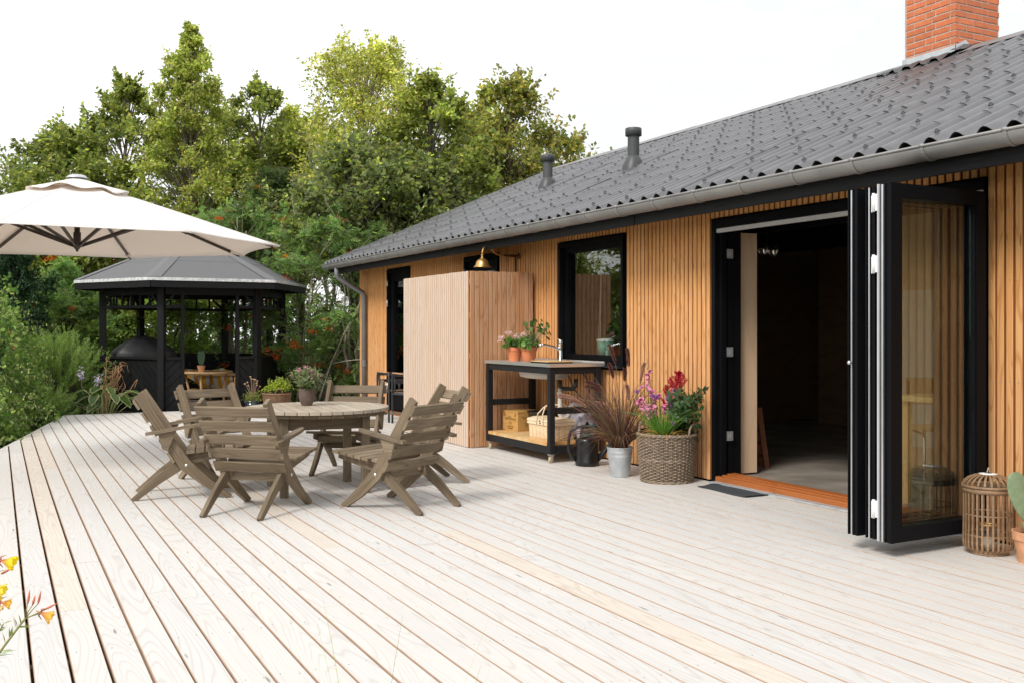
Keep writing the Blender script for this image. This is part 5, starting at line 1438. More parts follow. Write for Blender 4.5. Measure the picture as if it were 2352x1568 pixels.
# ---- terracotta cactus pot at the right
t = flowerpot('cactus_pot', 'tall prickly pear in a pale terracotta pot beside the bamboo lantern', 'potted plant', (4.80, 3.40, 0.0), 0.095, 0.165, M_terraP)
def pad(parent, loc, rot, w_, h_, th, mat, name='cactus_pad', heart=False):
    q = MB(); nu, nv = 14, 28
    for j in range(nu+1):
        ph = math.pi*j/nu
        for i in range(nv):
            a = 2*math.pi*i/nv
            z = (1-math.cos(ph))/2; r_ = math.sin(ph)**0.8
            egg = 0.55+0.9*z-0.45*z*z if True else 1
            x = r_*math.cos(a)*w_/2*egg*1.05; y = r_*math.sin(a)*th/2
            zz = z*h_
            if heart and z > 0.6: zz -= 0.10*h_*math.exp(-(x/(w_*0.13))**2)*(z-0.6)/0.4
            q.v.append((x, y, zz)); q.g.append((x, y, zz))
    for j in range(nu):
        for i in range(nv):
            q.f.append((j*nv+i, j*nv+(i+1) % nv, (j+1)*nv+(i+1) % nv, (j+1)*nv+i)); q.sm.append(True); q.mi.append(0)
    return q.build(name, mat, parent, loc=loc, rot=rot)
pad(t, (-0.03, 0.0, 0.135), (0, R(-4), R(-27)), 0.055, 0.10, 0.045, M_cactus)
pad(t, (-0.035, 0.0, 0.215), (0, R(-16), R(-27)), 0.12, 0.27, 0.026, M_cactus)
pad(t, (0.0, 0.0, 0.215), (0, R(38), R(-20)), 0.09, 0.17, 0.024, M_cactus)

# ---- pot with hebe on the table
t = flowerpot('potted_hebe', 'brown stoneware pot with a bushy purple-tipped hebe on the round table', 'potted plant', (2.13, 7.60, TH+0.0005), 0.063, 0.132, M_ceram, None, False)
stems = []
q = MB()
for k_ in range(46):
    a = rb.uniform(0, 6.28); rad = 0.13*math.sqrt(rb.random()); hh = 0.12+rb.uniform(0.05, 0.17)*(1.15-rad*3.2)
    st = bez((0.02*math.cos(a), 0.02*math.sin(a), 0.11), (rad*0.5*math.cos(a), rad*0.5*math.sin(a), hh*0.9), (rad*math.cos(a), rad*math.sin(a), hh+0.02), 6); stems.append(st); q.tube(st, 0.0016, 4)
stems.append(bez((0.03, -0.02, 0.11), (0.10, -0.06, 0.16), (0.16, -0.09, 0.21), 6)); stems.append(bez((0.03, -0.01, 0.11), (0.09, -0.05, 0.14), (0.15, -0.06, 0.17), 6))
q.build('stems', M_brassd, t)
gp = stalk_leaves(stems, 22, 0.052, 0.0125, [(0.15, 0.20, 0.09), (0.105, 0.155, 0.07), (0.27, 0.29, 0.16), (0.19, 0.23, 0.11)], 0.95, t0=0.2, t1=1.0)
for st in stems[::6]:
    e = np.array(st[-1]); P_ = np.tile(e, (14, 1))
    gp.append(leaf_arrays(P_, RNG.normal(size=(14,3))*0.5+np.array([0,0,1.0]), rvec(14), np.full(14, 0.03), np.full(14, 0.008))+(pick_cols(14, [(0.32, 0.10, 0.20), (0.42, 0.20, 0.30), (0.50, 0.42, 0.28)]),))
ob('leaves', leaf_mesh('leaves', gp, M_leaf), t)

# ---- metal armchairs by the entrance
def armchair(loc, rz, lab):
    t = thing('armchair', lab, 'chair', loc, rz, group='anthracite armchairs by the entrance door')
    for sy in (0, 1):
        y = 0.46*sy; q = MB()
        q.tube([(0.0, y, 0.0), (0.0, y, 0.60), (0.012, y, 0.635), (0.04, y, 0.645)], 0.0145, 8); q.tube([(0.45, y, 0.0), (0.45, y, 0.60), (0.438, y, 0.635), (0.41, y, 0.645)], 0.0145, 8)
        q.tube([(0.0, y, 0.40), (0.45, y, 0.385)], 0.013, 8); q.build('side_frame', M_dkg, t)
        MB().beam((0.035, y, 0.655), (0.42, y, 0.655), 0.035, 0.014, ch=0.003).build('armrest', M_scrO, t)
    for k_ in range(6):
        MB().beam((0.03+0.072*k_, 0.015, 0.415-0.003*k_), (0.03+0.072*k_, 0.445, 0.415-0.003*k_), 0.055, 0.012).build('seat_slat', M_teak, t)
    q = MB()
    for y in (0.03, 0.43): q.tube([(0.43, y, 0.39), (0.47, y, 0.66)], 0.012, 8)
    q.build('back_frame', M_dkg, t)
    for k_ in range(2): MB().beam((0.445+0.012*k_, 0.03, 0.53+0.09*k_), (0.445+0.012*k_, 0.43, 0.53+0.09*k_), 0.010, 0.04).build('back_slat', M_dkg, t)
armchair((5.045, 12.44, 0.0), R(90), 'anthracite metal armchair with timber arms, the farther one from the privacy screen')
armchair((5.06, 11.90, 0.0), R(90), 'anthracite metal armchair half hidden behind the far edge of the privacy screen')

# ---- inside the house
t = thing('dining_table', 'pale plywood dining table seen through the glass of the folded door', 'table', (5.50, 3.45, 0.03))
MB().box((0, 0, 0.70), (0.8, 1.5, 0.735)).build('tabletop', M_pine, t)
for (x, y) in ((0.06, 0.08), (0.74, 0.08), (0.06, 1.42), (0.74, 1.42)): MB().beam((x, y, 0), (x, y, 0.699), 0.045, 0.045, up=(1,0,0)).build('leg', M_pine, t)
t = thing('cantilever_chair', 'chrome tube chair with wood and cane back at the indoor table', 'chair', (6.20, 5.10, 0.03), R(235))
for sy in (-0.2, 0.2):
    q = MB(); q.tube([(0.25, sy, 0.42), (0.27, sy, 0.40), (0.26, sy, 0.05), (0.22, sy, 0.012), (-0.20, sy, 0.012), (-0.22, sy, 0.05)] if False else [(-0.22, sy, 0.80), (-0.20, sy, 0.50), (-0.16, sy, 0.44), (0.20, sy, 0.44), (0.25, sy, 0.40), (0.25, sy, 0.06), (0.20, sy, 0.014), (-0.22, sy, 0.014)], 0.011, 10); q.build('side_frame', M_chrome, t)
MB().box((-0.16, -0.21, 0.452), (0.22, 0.21, 0.475)).build('seat', M_cane, t)
MB().beam((-0.235, -0.21, 0.72), (-0.235, 0.21, 0.72), 0.02, 0.20).build('backrest', M_cane, t)
t = thing('pendant_lamp', 'cluster of small chrome globes hanging inside behind the plywood reveal', 'lamp', (6.13, 6.97, 1.93))
q = MB()
for (x, y, z) in ((0, 0, 0), (0.07, -0.05, -0.01)): q.lathe([(0.0, -0.05), (0.03, -0.04), (0.05, 0), (0.03, 0.04), (0, 0.05)], 16, (x, y, z)) if False else q.lathe([(0.055*math.sin(math.pi*k_/12), -0.055*math.cos(math.pi*k_/12)) for k_ in range(13)], 20, (x, y, z))
q.build('globes', M_chrome, t); q = MB(); q.tube([(0.03, -0.02, 0.04), (0.03, -0.02, 0.385)], 0.003, 6); q.build('cord', M_blkm, t)
t = thing('wall_oven', 'dark built-in oven set in the plywood back wall of the room', 'oven', (9.33, 7.3, 1.0)); 
MB().box((-0.02, -0.35, -0.28), (0.0, 0.35, 0.28)).build('oven_body', M_blk, t); MB().box((-0.026, -0.22, -0.17), (-0.021, 0.3, 0.15)).build('oven_glass', M_pipe, t)
t = thing('step_ladder', 'small orange-red wooden ladder leaning inside the doorway', 'ladder', (5.86, 6.62, 0.03), R(-20))
for y in (0, 0.12): MB().beam((0, y, 0), (-0.07, y, 0.52), 0.02, 0.045).build('rail', M_orange, t)
for k_ in range(4): MB().beam((-0.018-0.014*k_, 0.01, 0.10+0.11*k_), (-0.018-0.014*k_, 0.11, 0.10+0.11*k_), 0.03, 0.015).build('rung', M_orange, t)
t = thing('blind_cord', 'pale looped cord hanging inside the kitchen window', 'cord', (WX+0.19, 8.36, 1.3))
q = MB(); q.tube([(0, 0.0, 0.62), (0, 0.01, 0.3), (0, 0.05, -0.2), (0, 0.09, -0.34)], 0.0028, 6); q.tube([(0, -0.005, 0.62), (0, 0.0, 0.3), (0, 0.02, -0.2), (0, 0.05, -0.34)], 0.0028, 6); q.build('cord_loop', M_rope, t)
t = thing('kitchen_canister', 'pale green lidded canister standing inside the kitchen window', 'canister', (WX+0.33, 8.5, 0.95))
q = MB(); q.lathe([(0, 0), (0.075, 0), (0.085, 0.15), (0, 0.15)], 24); q.build('drum', plain('mint_enamel', (0.20, 0.42, 0.33), 0.4), t); q = MB(); q.lathe([(0.088, 0.148), (0.088, 0.17), (0, 0.178)], 24); q.build('lid', M_white, t)
MB().box((WX+0.262, 7.68, 0.90), (WX+0.6, 8.85, 0.948)).build('interior_worktop', M_ply, house)

# ================================================================== GAZEBO
GCX, GCY, GRP, GRE = 2.93, 17.10, 1.43, 1.83
gz = thing('gazebo', 'black hexagonal timber gazebo with grey felt roof at the far end of the deck', 'gazebo', (GCX, GCY, 0))
def hexp(i, r): a = R(-120+60*i); return (r*math.cos(a), r*math.sin(a))
def clip_poly(poly, lo, hi):
    def clip(pl, f, inter):
        out_ = []
        for i in range(len(pl)):
            a, b = pl[i-1], pl[i]
            if f(b):
                if not f(a): out_.append(inter(a, b))
                out_.append(b)
            elif f(a): out_.append(inter(a, b))
        return out_
    for ax in (0, 1):
        for sgn, lim in ((1, lo[ax]), (-1, hi[ax])):
            if not poly: return poly
            f = lambda p, ax=ax, sgn=sgn, lim=lim: sgn*(p[ax]-lim) >= -1e-9
            def inter(a, b, ax=ax, lim=lim):
                t = (lim-a[ax])/(b[ax]-a[ax]); return (a[0]+(b[0]-a[0])*t, a[1]+(b[1]-a[1])*t)
            poly = clip(poly, f, inter)
    return poly
def diag_boards(Mx, x0, x1, z0, z1, slope, parent, w_=0.088, gap=0.010):
    """45 degree boards clipped to a rectangle of a panel, each its own piece"""
    st = (w_+gap)*math.sqrt(2); k_ = -30
    for k_ in range(-30, 40):
        zc = z0 + k_*st; x_l, x_r = x0-0.1, x1+0.1; ww = w_*math.sqrt(2)
        za = zc + (slope*(x_l-(x0 if slope > 0 else x1))); zb = zc + (slope*(x_r-(x0 if slope > 0 else x1)))
        pl = clip_poly([(x_l, za), (x_r, zb), (x_r, zb+ww), (x_l, za+ww)], (x0, z0), (x1, z1))
        if len(pl) < 3: continue
        ar = abs(sum(pl[i-1][0]*pl[i][1]-pl[i][0]*pl[i-1][1] for i in range(len(pl))))/2
        if ar < 0.0006: continue
        q = MB(); q.plate(pl, 0.016, axis='y', c0=-0.008, M=Mx)
        q.g = [((g[0]+slope*g[1])*0.707, (g[0]-slope*g[1])*0.707, g[2]) for g in q.g]
        q.build('panel_board', M_gaz, parent)
for i in range(6):
    x, y = hexp(i, GRP)
    MB().beam((x, y, -0.3), (x, y, 1.86), 0.10, 0.10, up=(math.cos(R(-120+60*i)), math.sin(R(-120+60*i)), 0), ch=0.004).build('post', M_gaz, gz)
for i in range(6):
    ax_, ay_ = hexp(i, GRP); bx_, by_ = hexp((i+1) % 6, GRP)
    L_ = math.hypot(bx_-ax_, by_-ay_); an = math.atan2(by_-ay_, bx_-ax_)
    Mx = Matrix.Translation((ax_, ay_, 0)) @ Matrix.Rotation(an, 4, 'Z')
    q = MB(); q.beam((0.055, 0, 1.80), (L_-0.055, 0, 1.80), 0.05, 0.11, M=Mx); q.build('header', M_gaz, gz)
    if i == 0: segs = [(0.055, 0.28), (L_-0.28, L_-0.055)]
    else: segs = [(0.055, L_-0.055)]
    for (s0, s1) in segs:
        q = MB(); q.beam((s0, 0, 1.565), (s1, 0, 1.565), 0.035, 0.045, M=Mx)
        nb = 1 if s1-s0 < 0.5 else 5
        for j in range(nb if s1-s0 > 0.5 else 0): xx = s0+(s1-s0)*(j+1)/(nb+1); q.beam((xx, 0, 1.588), (xx, 0, 1.744), 0.028, 0.028, up=(1,0,0), M=Mx)
        if s1-s0 > 0.5:
            q.beam((s0, 0.0, 1.60), (s0+0.16, 0.0, 1.74), 0.027, 0.035, M=Mx); q.beam((s1, 0.0, 1.60), (s1-0.16, 0.0, 1.74), 0.027, 0.035, M=Mx)
        else: 
            xa_, xb_ = (s0, s0+0.12) if s0 < 0.1 else (s1, s1-0.12)
            q.beam((xa_, 0.0, 1.60), (xb_, 0.0, 1.74), 0.027, 0.035, M=Mx)
        q.build('lattice', M_gaz, gz)
        q = MB(); q.beam((s0, 0, 0.785), (s1, 0, 0.785), 0.075, 0.035, M=Mx); q.build('cap_rail', M_gaz, gz)
        q = MB(); q.beam((s0, 0.022, 0.73), (s1, 0.022, 0.73), 0.02, 0.06, M=Mx); q.beam((s0, 0.022, 0.03), (s1, 0.022, 0.03), 0.02, 0.08, M=Mx)
        q.box((s0, 0.012, 0.07), (s1, 0.016, 0.70), M=Mx); q.build('panel_back', M_gaz, gz)
        q = MB(); q.beam((s0, -0.012, 0.0), (s1, -0.012, 0.0), 0.05, 0.07, M=Mx); q.build('bottom_rail', M_gaz, gz)
        if s1-s0 > 0.5:
            mid = (s0+s1)/2
            diag_boards(Mx, s0, mid-0.004, 0.036, 0.766, 1 if i != 1 else 1, gz); diag_boards(Mx, mid+0.004, s1, 0.036, 0.766, -1, gz)
        else: diag_boards(Mx, s0, s1, 0.036, 0.766, 1 if s0 < 0.1 else -1, gz)
    if i == 0:
        for xx in (0.305, L_-0.305): q = MB(); q.beam((xx, 0, -0.02), (xx, 0, 1.744), 0.05, 0.05, up=(1,0,0), M=Mx); q.build('door_post', M_gaz, gz)
    # eaves
    e0 = hexp(i, GRE); e1 = hexp((i+1) % 6, GRE); d_ = Vector((e1[0]-e0[0], e1[1]-e0[1], 0)).normalized()
    q = MB(); q.beam(Vector((e0[0], e0[1], 1.89))+d_*0.001, Vector((e1[0], e1[1], 1.89))-d_*0.001, 0.024, 0.095); q.build('fascia', M_gaz, gz)
    e0b = hexp(i, GRE+0.022); e1b = hexp((i+1) % 6, GRE+0.022)
    q = MB(); q.beam(Vector((e0b[0], e0b[1], 1.965)), Vector((e1b[0], e1b[1], 1.965)), 0.006, 0.045); q.build('drip_edge', M_drip, gz)
    AP = (0, 0, 2.80)
    def lerp3(a, b, t): return tuple(a[k]+(b[k]-a[k])*t for k in range(3))
    c0 = (*hexp(i, GRE+0.02), 1.975); c1 = (*hexp((i+1) % 6, GRE+0.02), 1.975)
    for (t0, t1, up_) in ((0.0, 0.37, 0.0), (0.355, 0.70, 0.004), (0.685, 0.985, 0.008)):
        q = MB(); vs = [lerp3(c0, AP, t0), lerp3(c1, AP, t0), lerp3(c1, AP, t1), lerp3(c0, AP, t1)]
        vs = [(v[0], v[1], v[2]+up_+0.006) for v in vs] + [(v[0], v[1], v[2]+up_-0.002) for v in vs]
        q._add(vs, vs, [(0,1,2,3), (7,6,5,4), (0,4,5,1), (1,5,6,2), (2,6,7,3), (3,7,4,0)]); q.build('felt_sheet', M_felt, gz)
    q = MB(); h0 = Vector(hexp(i, GRE+0.024)+(1.993,)); h1 = Vector((0, 0, 2.818)); dd = (h1-h0).normalized()
    tl = d_; 
    prv = Vector((hexp((i-1) % 6, GRE)[0]-hexp(i, GRE)[0], hexp((i-1) % 6, GRE)[1]-hexp(i, GRE)[1], 0)).normalized()
    fA = (Vector(lerp3(c1, AP, 0.0))-Vector(c0)).normalized(); fB = prv
    wA = 0.15
    vs = [h0, h0+fA*wA, h1+fA*0.0, h0+fB*wA]
    vs = [h0, h0+fA*wA, h1-dd*0.1+fA*wA*0.6, h1, h1-dd*0.1+fB*wA*0.6, h0+fB*wA]
    q._add(vs, vs, [(0,1,2,3), (0,3,4,5)]); o_ = q.build('hip_strip', M_felt2, gz)
    q = MB(); vs = [c0, c1, (AP[0], AP[1], AP[2]-0.06)]; vs = [(v[0]*0.99, v[1]*0.99, v[2]-0.02) for v in vs]; q._add(vs, vs, [(0, 2, 1)]); q.build('roof_lining', M_gaz, gz)
q = MB(); q.plate([hexp(i, GRP-0.03) for i in range(6)], 0.29, axis='z', c0=-0.31); q.build('floor', M_deckw, gz)

# things in and round the gazebo
t = thing('covered_grill', 'gas grill under a wrinkled black cover inside the gazebo', 'grill', (2.14, 17.35, -0.02), R(10))
q = MB(); NU, NV = 40, 20
for j in range(NV+1):
    v = j/NV
    for i in range(NU):
        a = 2*math.pi*i/NU
        if v < 0.5: r_ = 0.47 + 0.015*math.sin(a*6+v*9); z = 0.86*v/0.5
        else:
            w_ = (v-0.5)/0.5; r_ = 0.47*(1-w_)**0.75 + 0.02; z = 0.86 + 0.27*w_**0.8
        sq = 1/(abs(math.cos(a))**4+abs(math.sin(a))**4)**0.25
        r_ *= 1+0.03*math.sin(a*5+z*6)+0.02*math.sin(a*11-z*9)
        q.v.append((r_*sq*math.cos(a), 0.62*r_*sq*math.sin(a), z + 0.012*math.sin(a*7)*(v > 0.5))); q.g.append((0,0,0))
for j in range(NV):
    for i in range(NU): q.f.append((j*NU+i, j*NU+(i+1) % NU, (j+1)*NU+(i+1) % NU, (j+1)*NU+i)); q.sm.append(True); q.mi.append(0)
q.build('cover', M_cover, t)
t = thing('cane_table', 'round rattan side table with bent cane legs inside the gazebo entrance', 'table', (3.02, 16.72, -0.02))
q = MB(); q.lathe([(0, 0.545), (0.40, 0.545), (0.40, 0.558), (0, 0.558)], 32); q.build('tabletop', M_cane, t)
q = MB(); q.tube([(0.41*math.cos(a*math.pi/16), 0.41*math.sin(a*math.pi/16), 0.552) for a in range(33)], 0.021, 8, cap=False); q.build('rim', M_cane, t)
q = MB(); q.tube([(0.27*math.cos(a*math.pi/16), 0.27*math.sin(a*math.pi/16), 0.27) for a in range(33)], 0.014, 8, cap=False); q.build('stretcher_ring', M_cane, t)
q = MB(); q.lathe([(0, 0.265), (0.26, 0.265), (0.26, 0.275), (0, 0.275)], 24); q.build('lower_shelf', M_cane, t)
for k_ in range(4):
    a = R(-115+90*k_); q = MB(); q.tube([(0.33*math.cos(a), 0.33*math.sin(a), 0.54), (0.275*math.cos(a), 0.275*math.sin(a), 0.27), (0.30*math.cos(a), 0.30*math.sin(a), 0.0)], 0.019, 8); q.build('leg', M_cane, t)
t = flowerpot('heart_cactus', 'upright heart-shaped cactus pad in a small pale clay pot on the rattan table', 'potted plant', (2.93, 16.62, 0.54), 0.062, 0.105, M_terraP)
pad(t, (0, 0, 0.085), (0, 0, R(-25)), 0.13, 0.27, 0.03, M_cactusd, 'cactus_pad', True)
t = thing('wooden_bench', 'pale wooden bench under the striped quilt inside the gazebo', 'bench', (3.12, 17.35, -0.02))
MB().box((-0.5, -0.06, 0.46), (0.5, 0.2, 0.50)).build('seat', M_pine, t)
for x in (-0.45, 0.41): MB().box((x, -0.04, 0), (x+0.04, 0.18, 0.459)).build('leg', M_pine, t)
M_str, n_, l_, b_ = newmat('striped_quilt')
tc_ = n_.new('ShaderNodeTexCoord'); sx_ = n_.new('ShaderNodeSeparateXYZ'); l_.new(tc_.outputs['Object'], sx_.inputs[0])
m1 = n_.new('ShaderNodeMath'); m1.operation = 'MULTIPLY'; m1.inputs[1].default_value = 7.6; l_.new(sx_.outputs[0], m1.inputs[0])
m2 = n_.new('ShaderNodeMath'); m2.operation = 'FRACT'; l_.new(m1.outputs[0], m2.inputs[0])
m3 = n_.new('ShaderNodeMath'); m3.operation = 'GREATER_THAN'; m3.inputs[1].default_value = 0.5; l_.new(m2.outputs[0], m3.inputs[0])
mm_ = n_.new('ShaderNodeMix'); mm_.data_type = 'RGBA'; mm_.inputs[6].default_value = (0.74, 0.72, 0.66, 1); mm_.inputs[7].default_value = (0.80, 0.40, 0.02, 1)
l_.new(m3.outputs[0], mm_.inputs['Factor']); l_.new(mm_.outputs[2], b_.inputs['Base Color']); b_.inputs['Roughness'].default_value = 0.9
t = thing('striped_quilt', 'yellow and white striped quilt draped over the bench behind the rattan table', 'quilt', (3.12, 17.20, 0.0))
cloth_grid('quilt', M_str, t, lambda u, v: (-0.46+0.94*u, 0.30*(1-v)-0.06*v+0.02*math.sin(u*20)*v, 0.545+0.02*math.sin(u*9) - (v**1.4)*(0.10+0.30*math.sin(min(1, u*1.15)*math.pi*0.62)**2) - 0.22*max(0, u-0.86)/0.14*0.5), 40, 16)
for (x, z) in ((0.08, 0.28), (0.38, 0.40)):
    q = MB()
    for k_ in range(6):
        a = math.pi*k_/3; q.lathe([(0, 0), (0.012, 0.001)], 8, M=Matrix.Translation((x+0.016*math.cos(a), -0.075, z+0.016*math.sin(a))) @ Matrix.Rotation(R(90), 4, 'X'))
    q.build('daisy_print', M_clothw, t, kind='stuff')
t = thing('slatted_crate', 'pale slatted wooden crate standing upright just inside the gazebo opening', 'crate', (3.40, 16.10, 0.0))
for x in (0, 0.055, 0.11):
    MB().beam((x, 0, 0), (x, 0, 0.44), 0.035, 0.012, up=(0,1,0)).build('slat', M_pine, t)
    MB().beam((x, 0.2, 0), (x, 0.2, 0.44), 0.035, 0.012, up=(0,1,0)).build('slat', M_pine, t)
for z in (0.02, 0.27, 0.42): q = MB(); q.box((-0.017, 0.0065, z), (0.127, 0.0125, z+0.05)); q.box((-0.017, 0.1875, z), (0.127, 0.1935, z+0.05)); q.build('cross_slat', M_pine, t)
for x in (-0.014, 0.112): MB().box((x, 0.013, 0.02), (x+0.012, 0.187, 0.44)).build('side_board', M_pine, t)
# herb basket and navy bowl
t = thing('herb_basket', 'brown willow basket full of lime green herbs at the right front corner of the gazebo', 'basket', (3.84, 15.38, 0.0))
woven(t, 0.17, 0.205, 0.235, M_wickB, 20, stakes=18, cr_=0.0056, amp=0.009, n_=72)
loop_handle(t, 0.204, 0.235, R(-95), M_wickB); loop_handle(t, 0.204, 0.235, R(85), M_wickB)
gp = []
P_ = np.stack([RNG.normal(size=900)*0.085, RNG.normal(size=900)*0.085, np.zeros(900)], 1); P_[:,2] = 0.27+0.17*np.exp(-((P_[:,0]-0.05)**2+P_[:,1]**2)*25)*RNG.uniform(0.2, 1.15, 900)
gp.append(leaf_arrays(P_, rvec(900)+np.array([0,0,0.5]), rvec(900)+np.array([0,0,1]), np.full(900, 0.036), np.full(900, 0.026))+(pick_cols(900, [(0.24, 0.33, 0.05), (0.34, 0.42, 0.07), (0.17, 0.28, 0.04), (0.44, 0.46, 0.09)]),))
q = MB(); stems = []
for k_ in range(34):
    a = rb.uniform(0, 6.28); r_ = 0.15*math.sqrt(rb.random()); st = bez((r_*math.cos(a)*0.7+0.03, r_*math.sin(a)*0.7, 0.22), (r_*math.cos(a)+0.03, r_*math.sin(a), 0.36), (r_*1.3*math.cos(a)+0.04, r_*1.3*math.sin(a), rb.uniform(0.38, 0.52)), 6); stems.append(st); q.tube(st, 0.002, 4)
q.build('stems', M_cactus, t)
gp += stalk_leaves(stems, 26, 0.028, 0.022, [(0.44, 0.48, 0.09), (0.34, 0.42, 0.07), (0.52, 0.52, 0.13)], 1.2, t0=0.2, t1=1)
ob('herb_leaves', leaf_mesh('herb_leaves', gp, M_leaf), t)
t = thing('sedum_bowl', 'dark navy glazed bowl of seed heads and sedum left of the herb basket', 'potted plant', (3.50, 15.50, 0.0))
q = MB(); q.lathe([(0, 0), (0.09, 0), (0.11, 0.03), (0.125, 0.10), (0.118, 0.10), (0.128, 0.115), (0.128, 0.135), (0.115, 0.135), (0.11, 0.11), (0, 0.11)], 28); q.build('bowl', M_navy, t)
q = MB(); stems = []
for k_ in range(11):
    a = rb.uniform(0, 6.28); r_ = rb.uniform(0.03, 0.12); hh = rb.uniform(0.30, 0.50); st = bez((0.02*math.cos(a), 0.02*math.sin(a), 0.11), (r_*0.4*math.cos(a), r_*0.4*math.sin(a), hh*0.8), (r_*math.cos(a), r_*math.sin(a), hh), 7); q.tube(st, 0.0028, 5)
    q.lathe([(0, -0.012), (0.014, -0.006), (0.018, 0.004), (0.010, 0.014), (0, 0.016)], 8, st[-1])
q.build('seed_stalks', plain('dry_seed_heads', (0.36, 0.24, 0.15), 0.8), t)
P_ = np.stack([RNG.normal(size=420)*0.07, RNG.normal(size=420)*0.07, 0.13+0.12*RNG.uniform(0, 1, 420)**1.5], 1)
gp = [leaf_arrays(P_, rvec(420)+np.array([0,0,0.6]), rvec(420), np.full(420, 0.03), np.full(420, 0.012))+(pick_cols(420, [(0.20, 0.26, 0.06), (0.34, 0.34, 0.10), (0.13, 0.20, 0.05)]),)]
cv = blade_curves(60, (0.02, 0, 0.12), 0.05, 0.24, 0.2, lean=0.5); gp.append(strips(cv, np.tile(np.linspace(0.005, 0.001, 7)[None,:], (60,1)), pick_cols(60, [(0.26, 0.32, 0.10), (0.40, 0.36, 0.18)])))
ob('sedum_leaves', leaf_mesh('sedum_leaves', gp, M_leaf), t)

# ================================================================== PLANTING
# ---- hosta at the end of the deck
t = thing('hosta', 'variegated hosta with dry brown stalks and two lilac flower heads at the deck end', 'plant', (1.42, 15.98, -0.34))
V = []; N_ = 30; gp = []; st_ = MB()
for k_ in range(N_):
    a = rb.uniform(0, 6.28); r_ = rb.uniform(0.08, 0.46); hh = 0.36 + rb.uniform(0.05, 0.42)*(1-r_*0.6)
    st = bez((0.05*math.cos(a), 0.05*math.sin(a), 0), (0.4*r_*math.cos(a), 0.4*r_*math.sin(a), hh*0.9), (r_*math.cos(a), r_*math.sin(a), hh), 6); st_.tube(st, 0.006, 5)
    L_ = rb.uniform(0.17, 0.27); W_ = L_*0.62; D_ = Vector((math.cos(a), math.sin(a), rb.uniform(-0.5, 0.3))).normalized(); sd = D_.cross(Vector((0,0,1))).normalized(); up_ = sd.cross(D_)
    q = MB(); nu, nv = 8, 6
    cols = []
    base = [(0.075, 0.14, 0.035), (0.12, 0.19, 0.05), (0.10, 0.16, 0.06)][k_ % 3]
    if k_ == 4: base = (0.40, 0.26, 0.13)
    for i in range(nu+1):
        u = i/nu; wd = math.sin(math.pi*min(1, u*0.93+0.07))**0.75*W_/2
        for j in range(nv+1):
            v = j/nv*2-1
            P_ = Vector(st[-1]) + D_*L_*u + sd*wd*v + up_*(-0.35*L_*u*u + 0.25*wd*abs(v) + 0.006*math.cos(v*9))
            q.v.append(tuple(P_)); q.g.append((0,0,0)); cols.append((0.50, 0.50, 0.27) if (abs(v) > 0.8 or u > 0.95) and k_ != 4 else base)
    for i in range(nu):
        for j in range(nv): a_ = i*(nv+1)+j; q.f.append((a_, a_+1, a_+nv+2, a_+nv+1)); q.sm.append(True); q.mi.append(0)
    me = q.mesh('leaf', M_leaf); at = me.attributes.new('col', 'FLOAT_COLOR', 'POINT')
    at.data.foreach_set('color', np.array([c_+(1,) for c_ in cols], dtype=np.float32).ravel()); ob('leaf', me, t)
st_.build('leaf_stalks', plain('hosta_stalk', (0.40, 0.42, 0.20), 0.6), t)
q = MB(); gp = []
for k_ in range(12):
    a = rb.uniform(-1, 1); x0_ = rb.uniform(0.0, 0.35); hh = rb.uniform(0.75, 1.18); st = [(x0_*0.2, 0, 0.2)]
    for j in range(9): st.append((x0_*(j/8)+rb.uniform(-0.03, 0.03), rb.uniform(-0.04, 0.04), 0.2+(hh-0.2)*(j+1)/9))
    q.tube(st, 0.0045, 5)
    for j in range(5):
        b_ = Vector(st[5+j % 5]); q.tube([tuple(b_), tuple(b_+Vector((rb.uniform(-0.08, 0.08), rb.uniform(-0.04, 0.04), rb.uniform(-0.05, 0.07)))), tuple(b_+Vector((rb.uniform(-0.12, 0.12), rb.uniform(-0.05, 0.05), rb.uniform(-0.14, 0.04))))], 0.0035, 4)
q.tube(bez((0.3, 0, 0.55), (0.55, 0, 1.0), (0.42, 0, 0.68), 12), 0.005, 5)
q.build('dry_stalks', plain('dry_brown', (0.36, 0.20, 0.10), 0.8), t)
for (x, z) in ((-0.32, 0.92), (-0.09, 0.83)):
    c_ = np.array([x, -0.05, z]); P_ = np.tile(c_, (46, 1))+RNG.normal(size=(46,3))*np.array([0.02, 0.02, 0.04]); D_ = rvec(46)+np.array([0,0,-0.6])
    gp.append(leaf_arrays(P_, D_, rvec(46), np.full(46, 0.055), np.full(46, 0.018))+(pick_cols(46, [(0.56, 0.50, 0.66), (0.70, 0.66, 0.76)], 0.08),))
    st_ = MB(); st_.tube(bez((x*0.3, 0, 0.1), (x, 0, 0.5), (x, -0.05, z), 8), 0.004, 5); st_.build('flower_stem', M_cactus, t)
ob('flowers', leaf_mesh('flowers', gp, M_petal), t, kind='stuff')

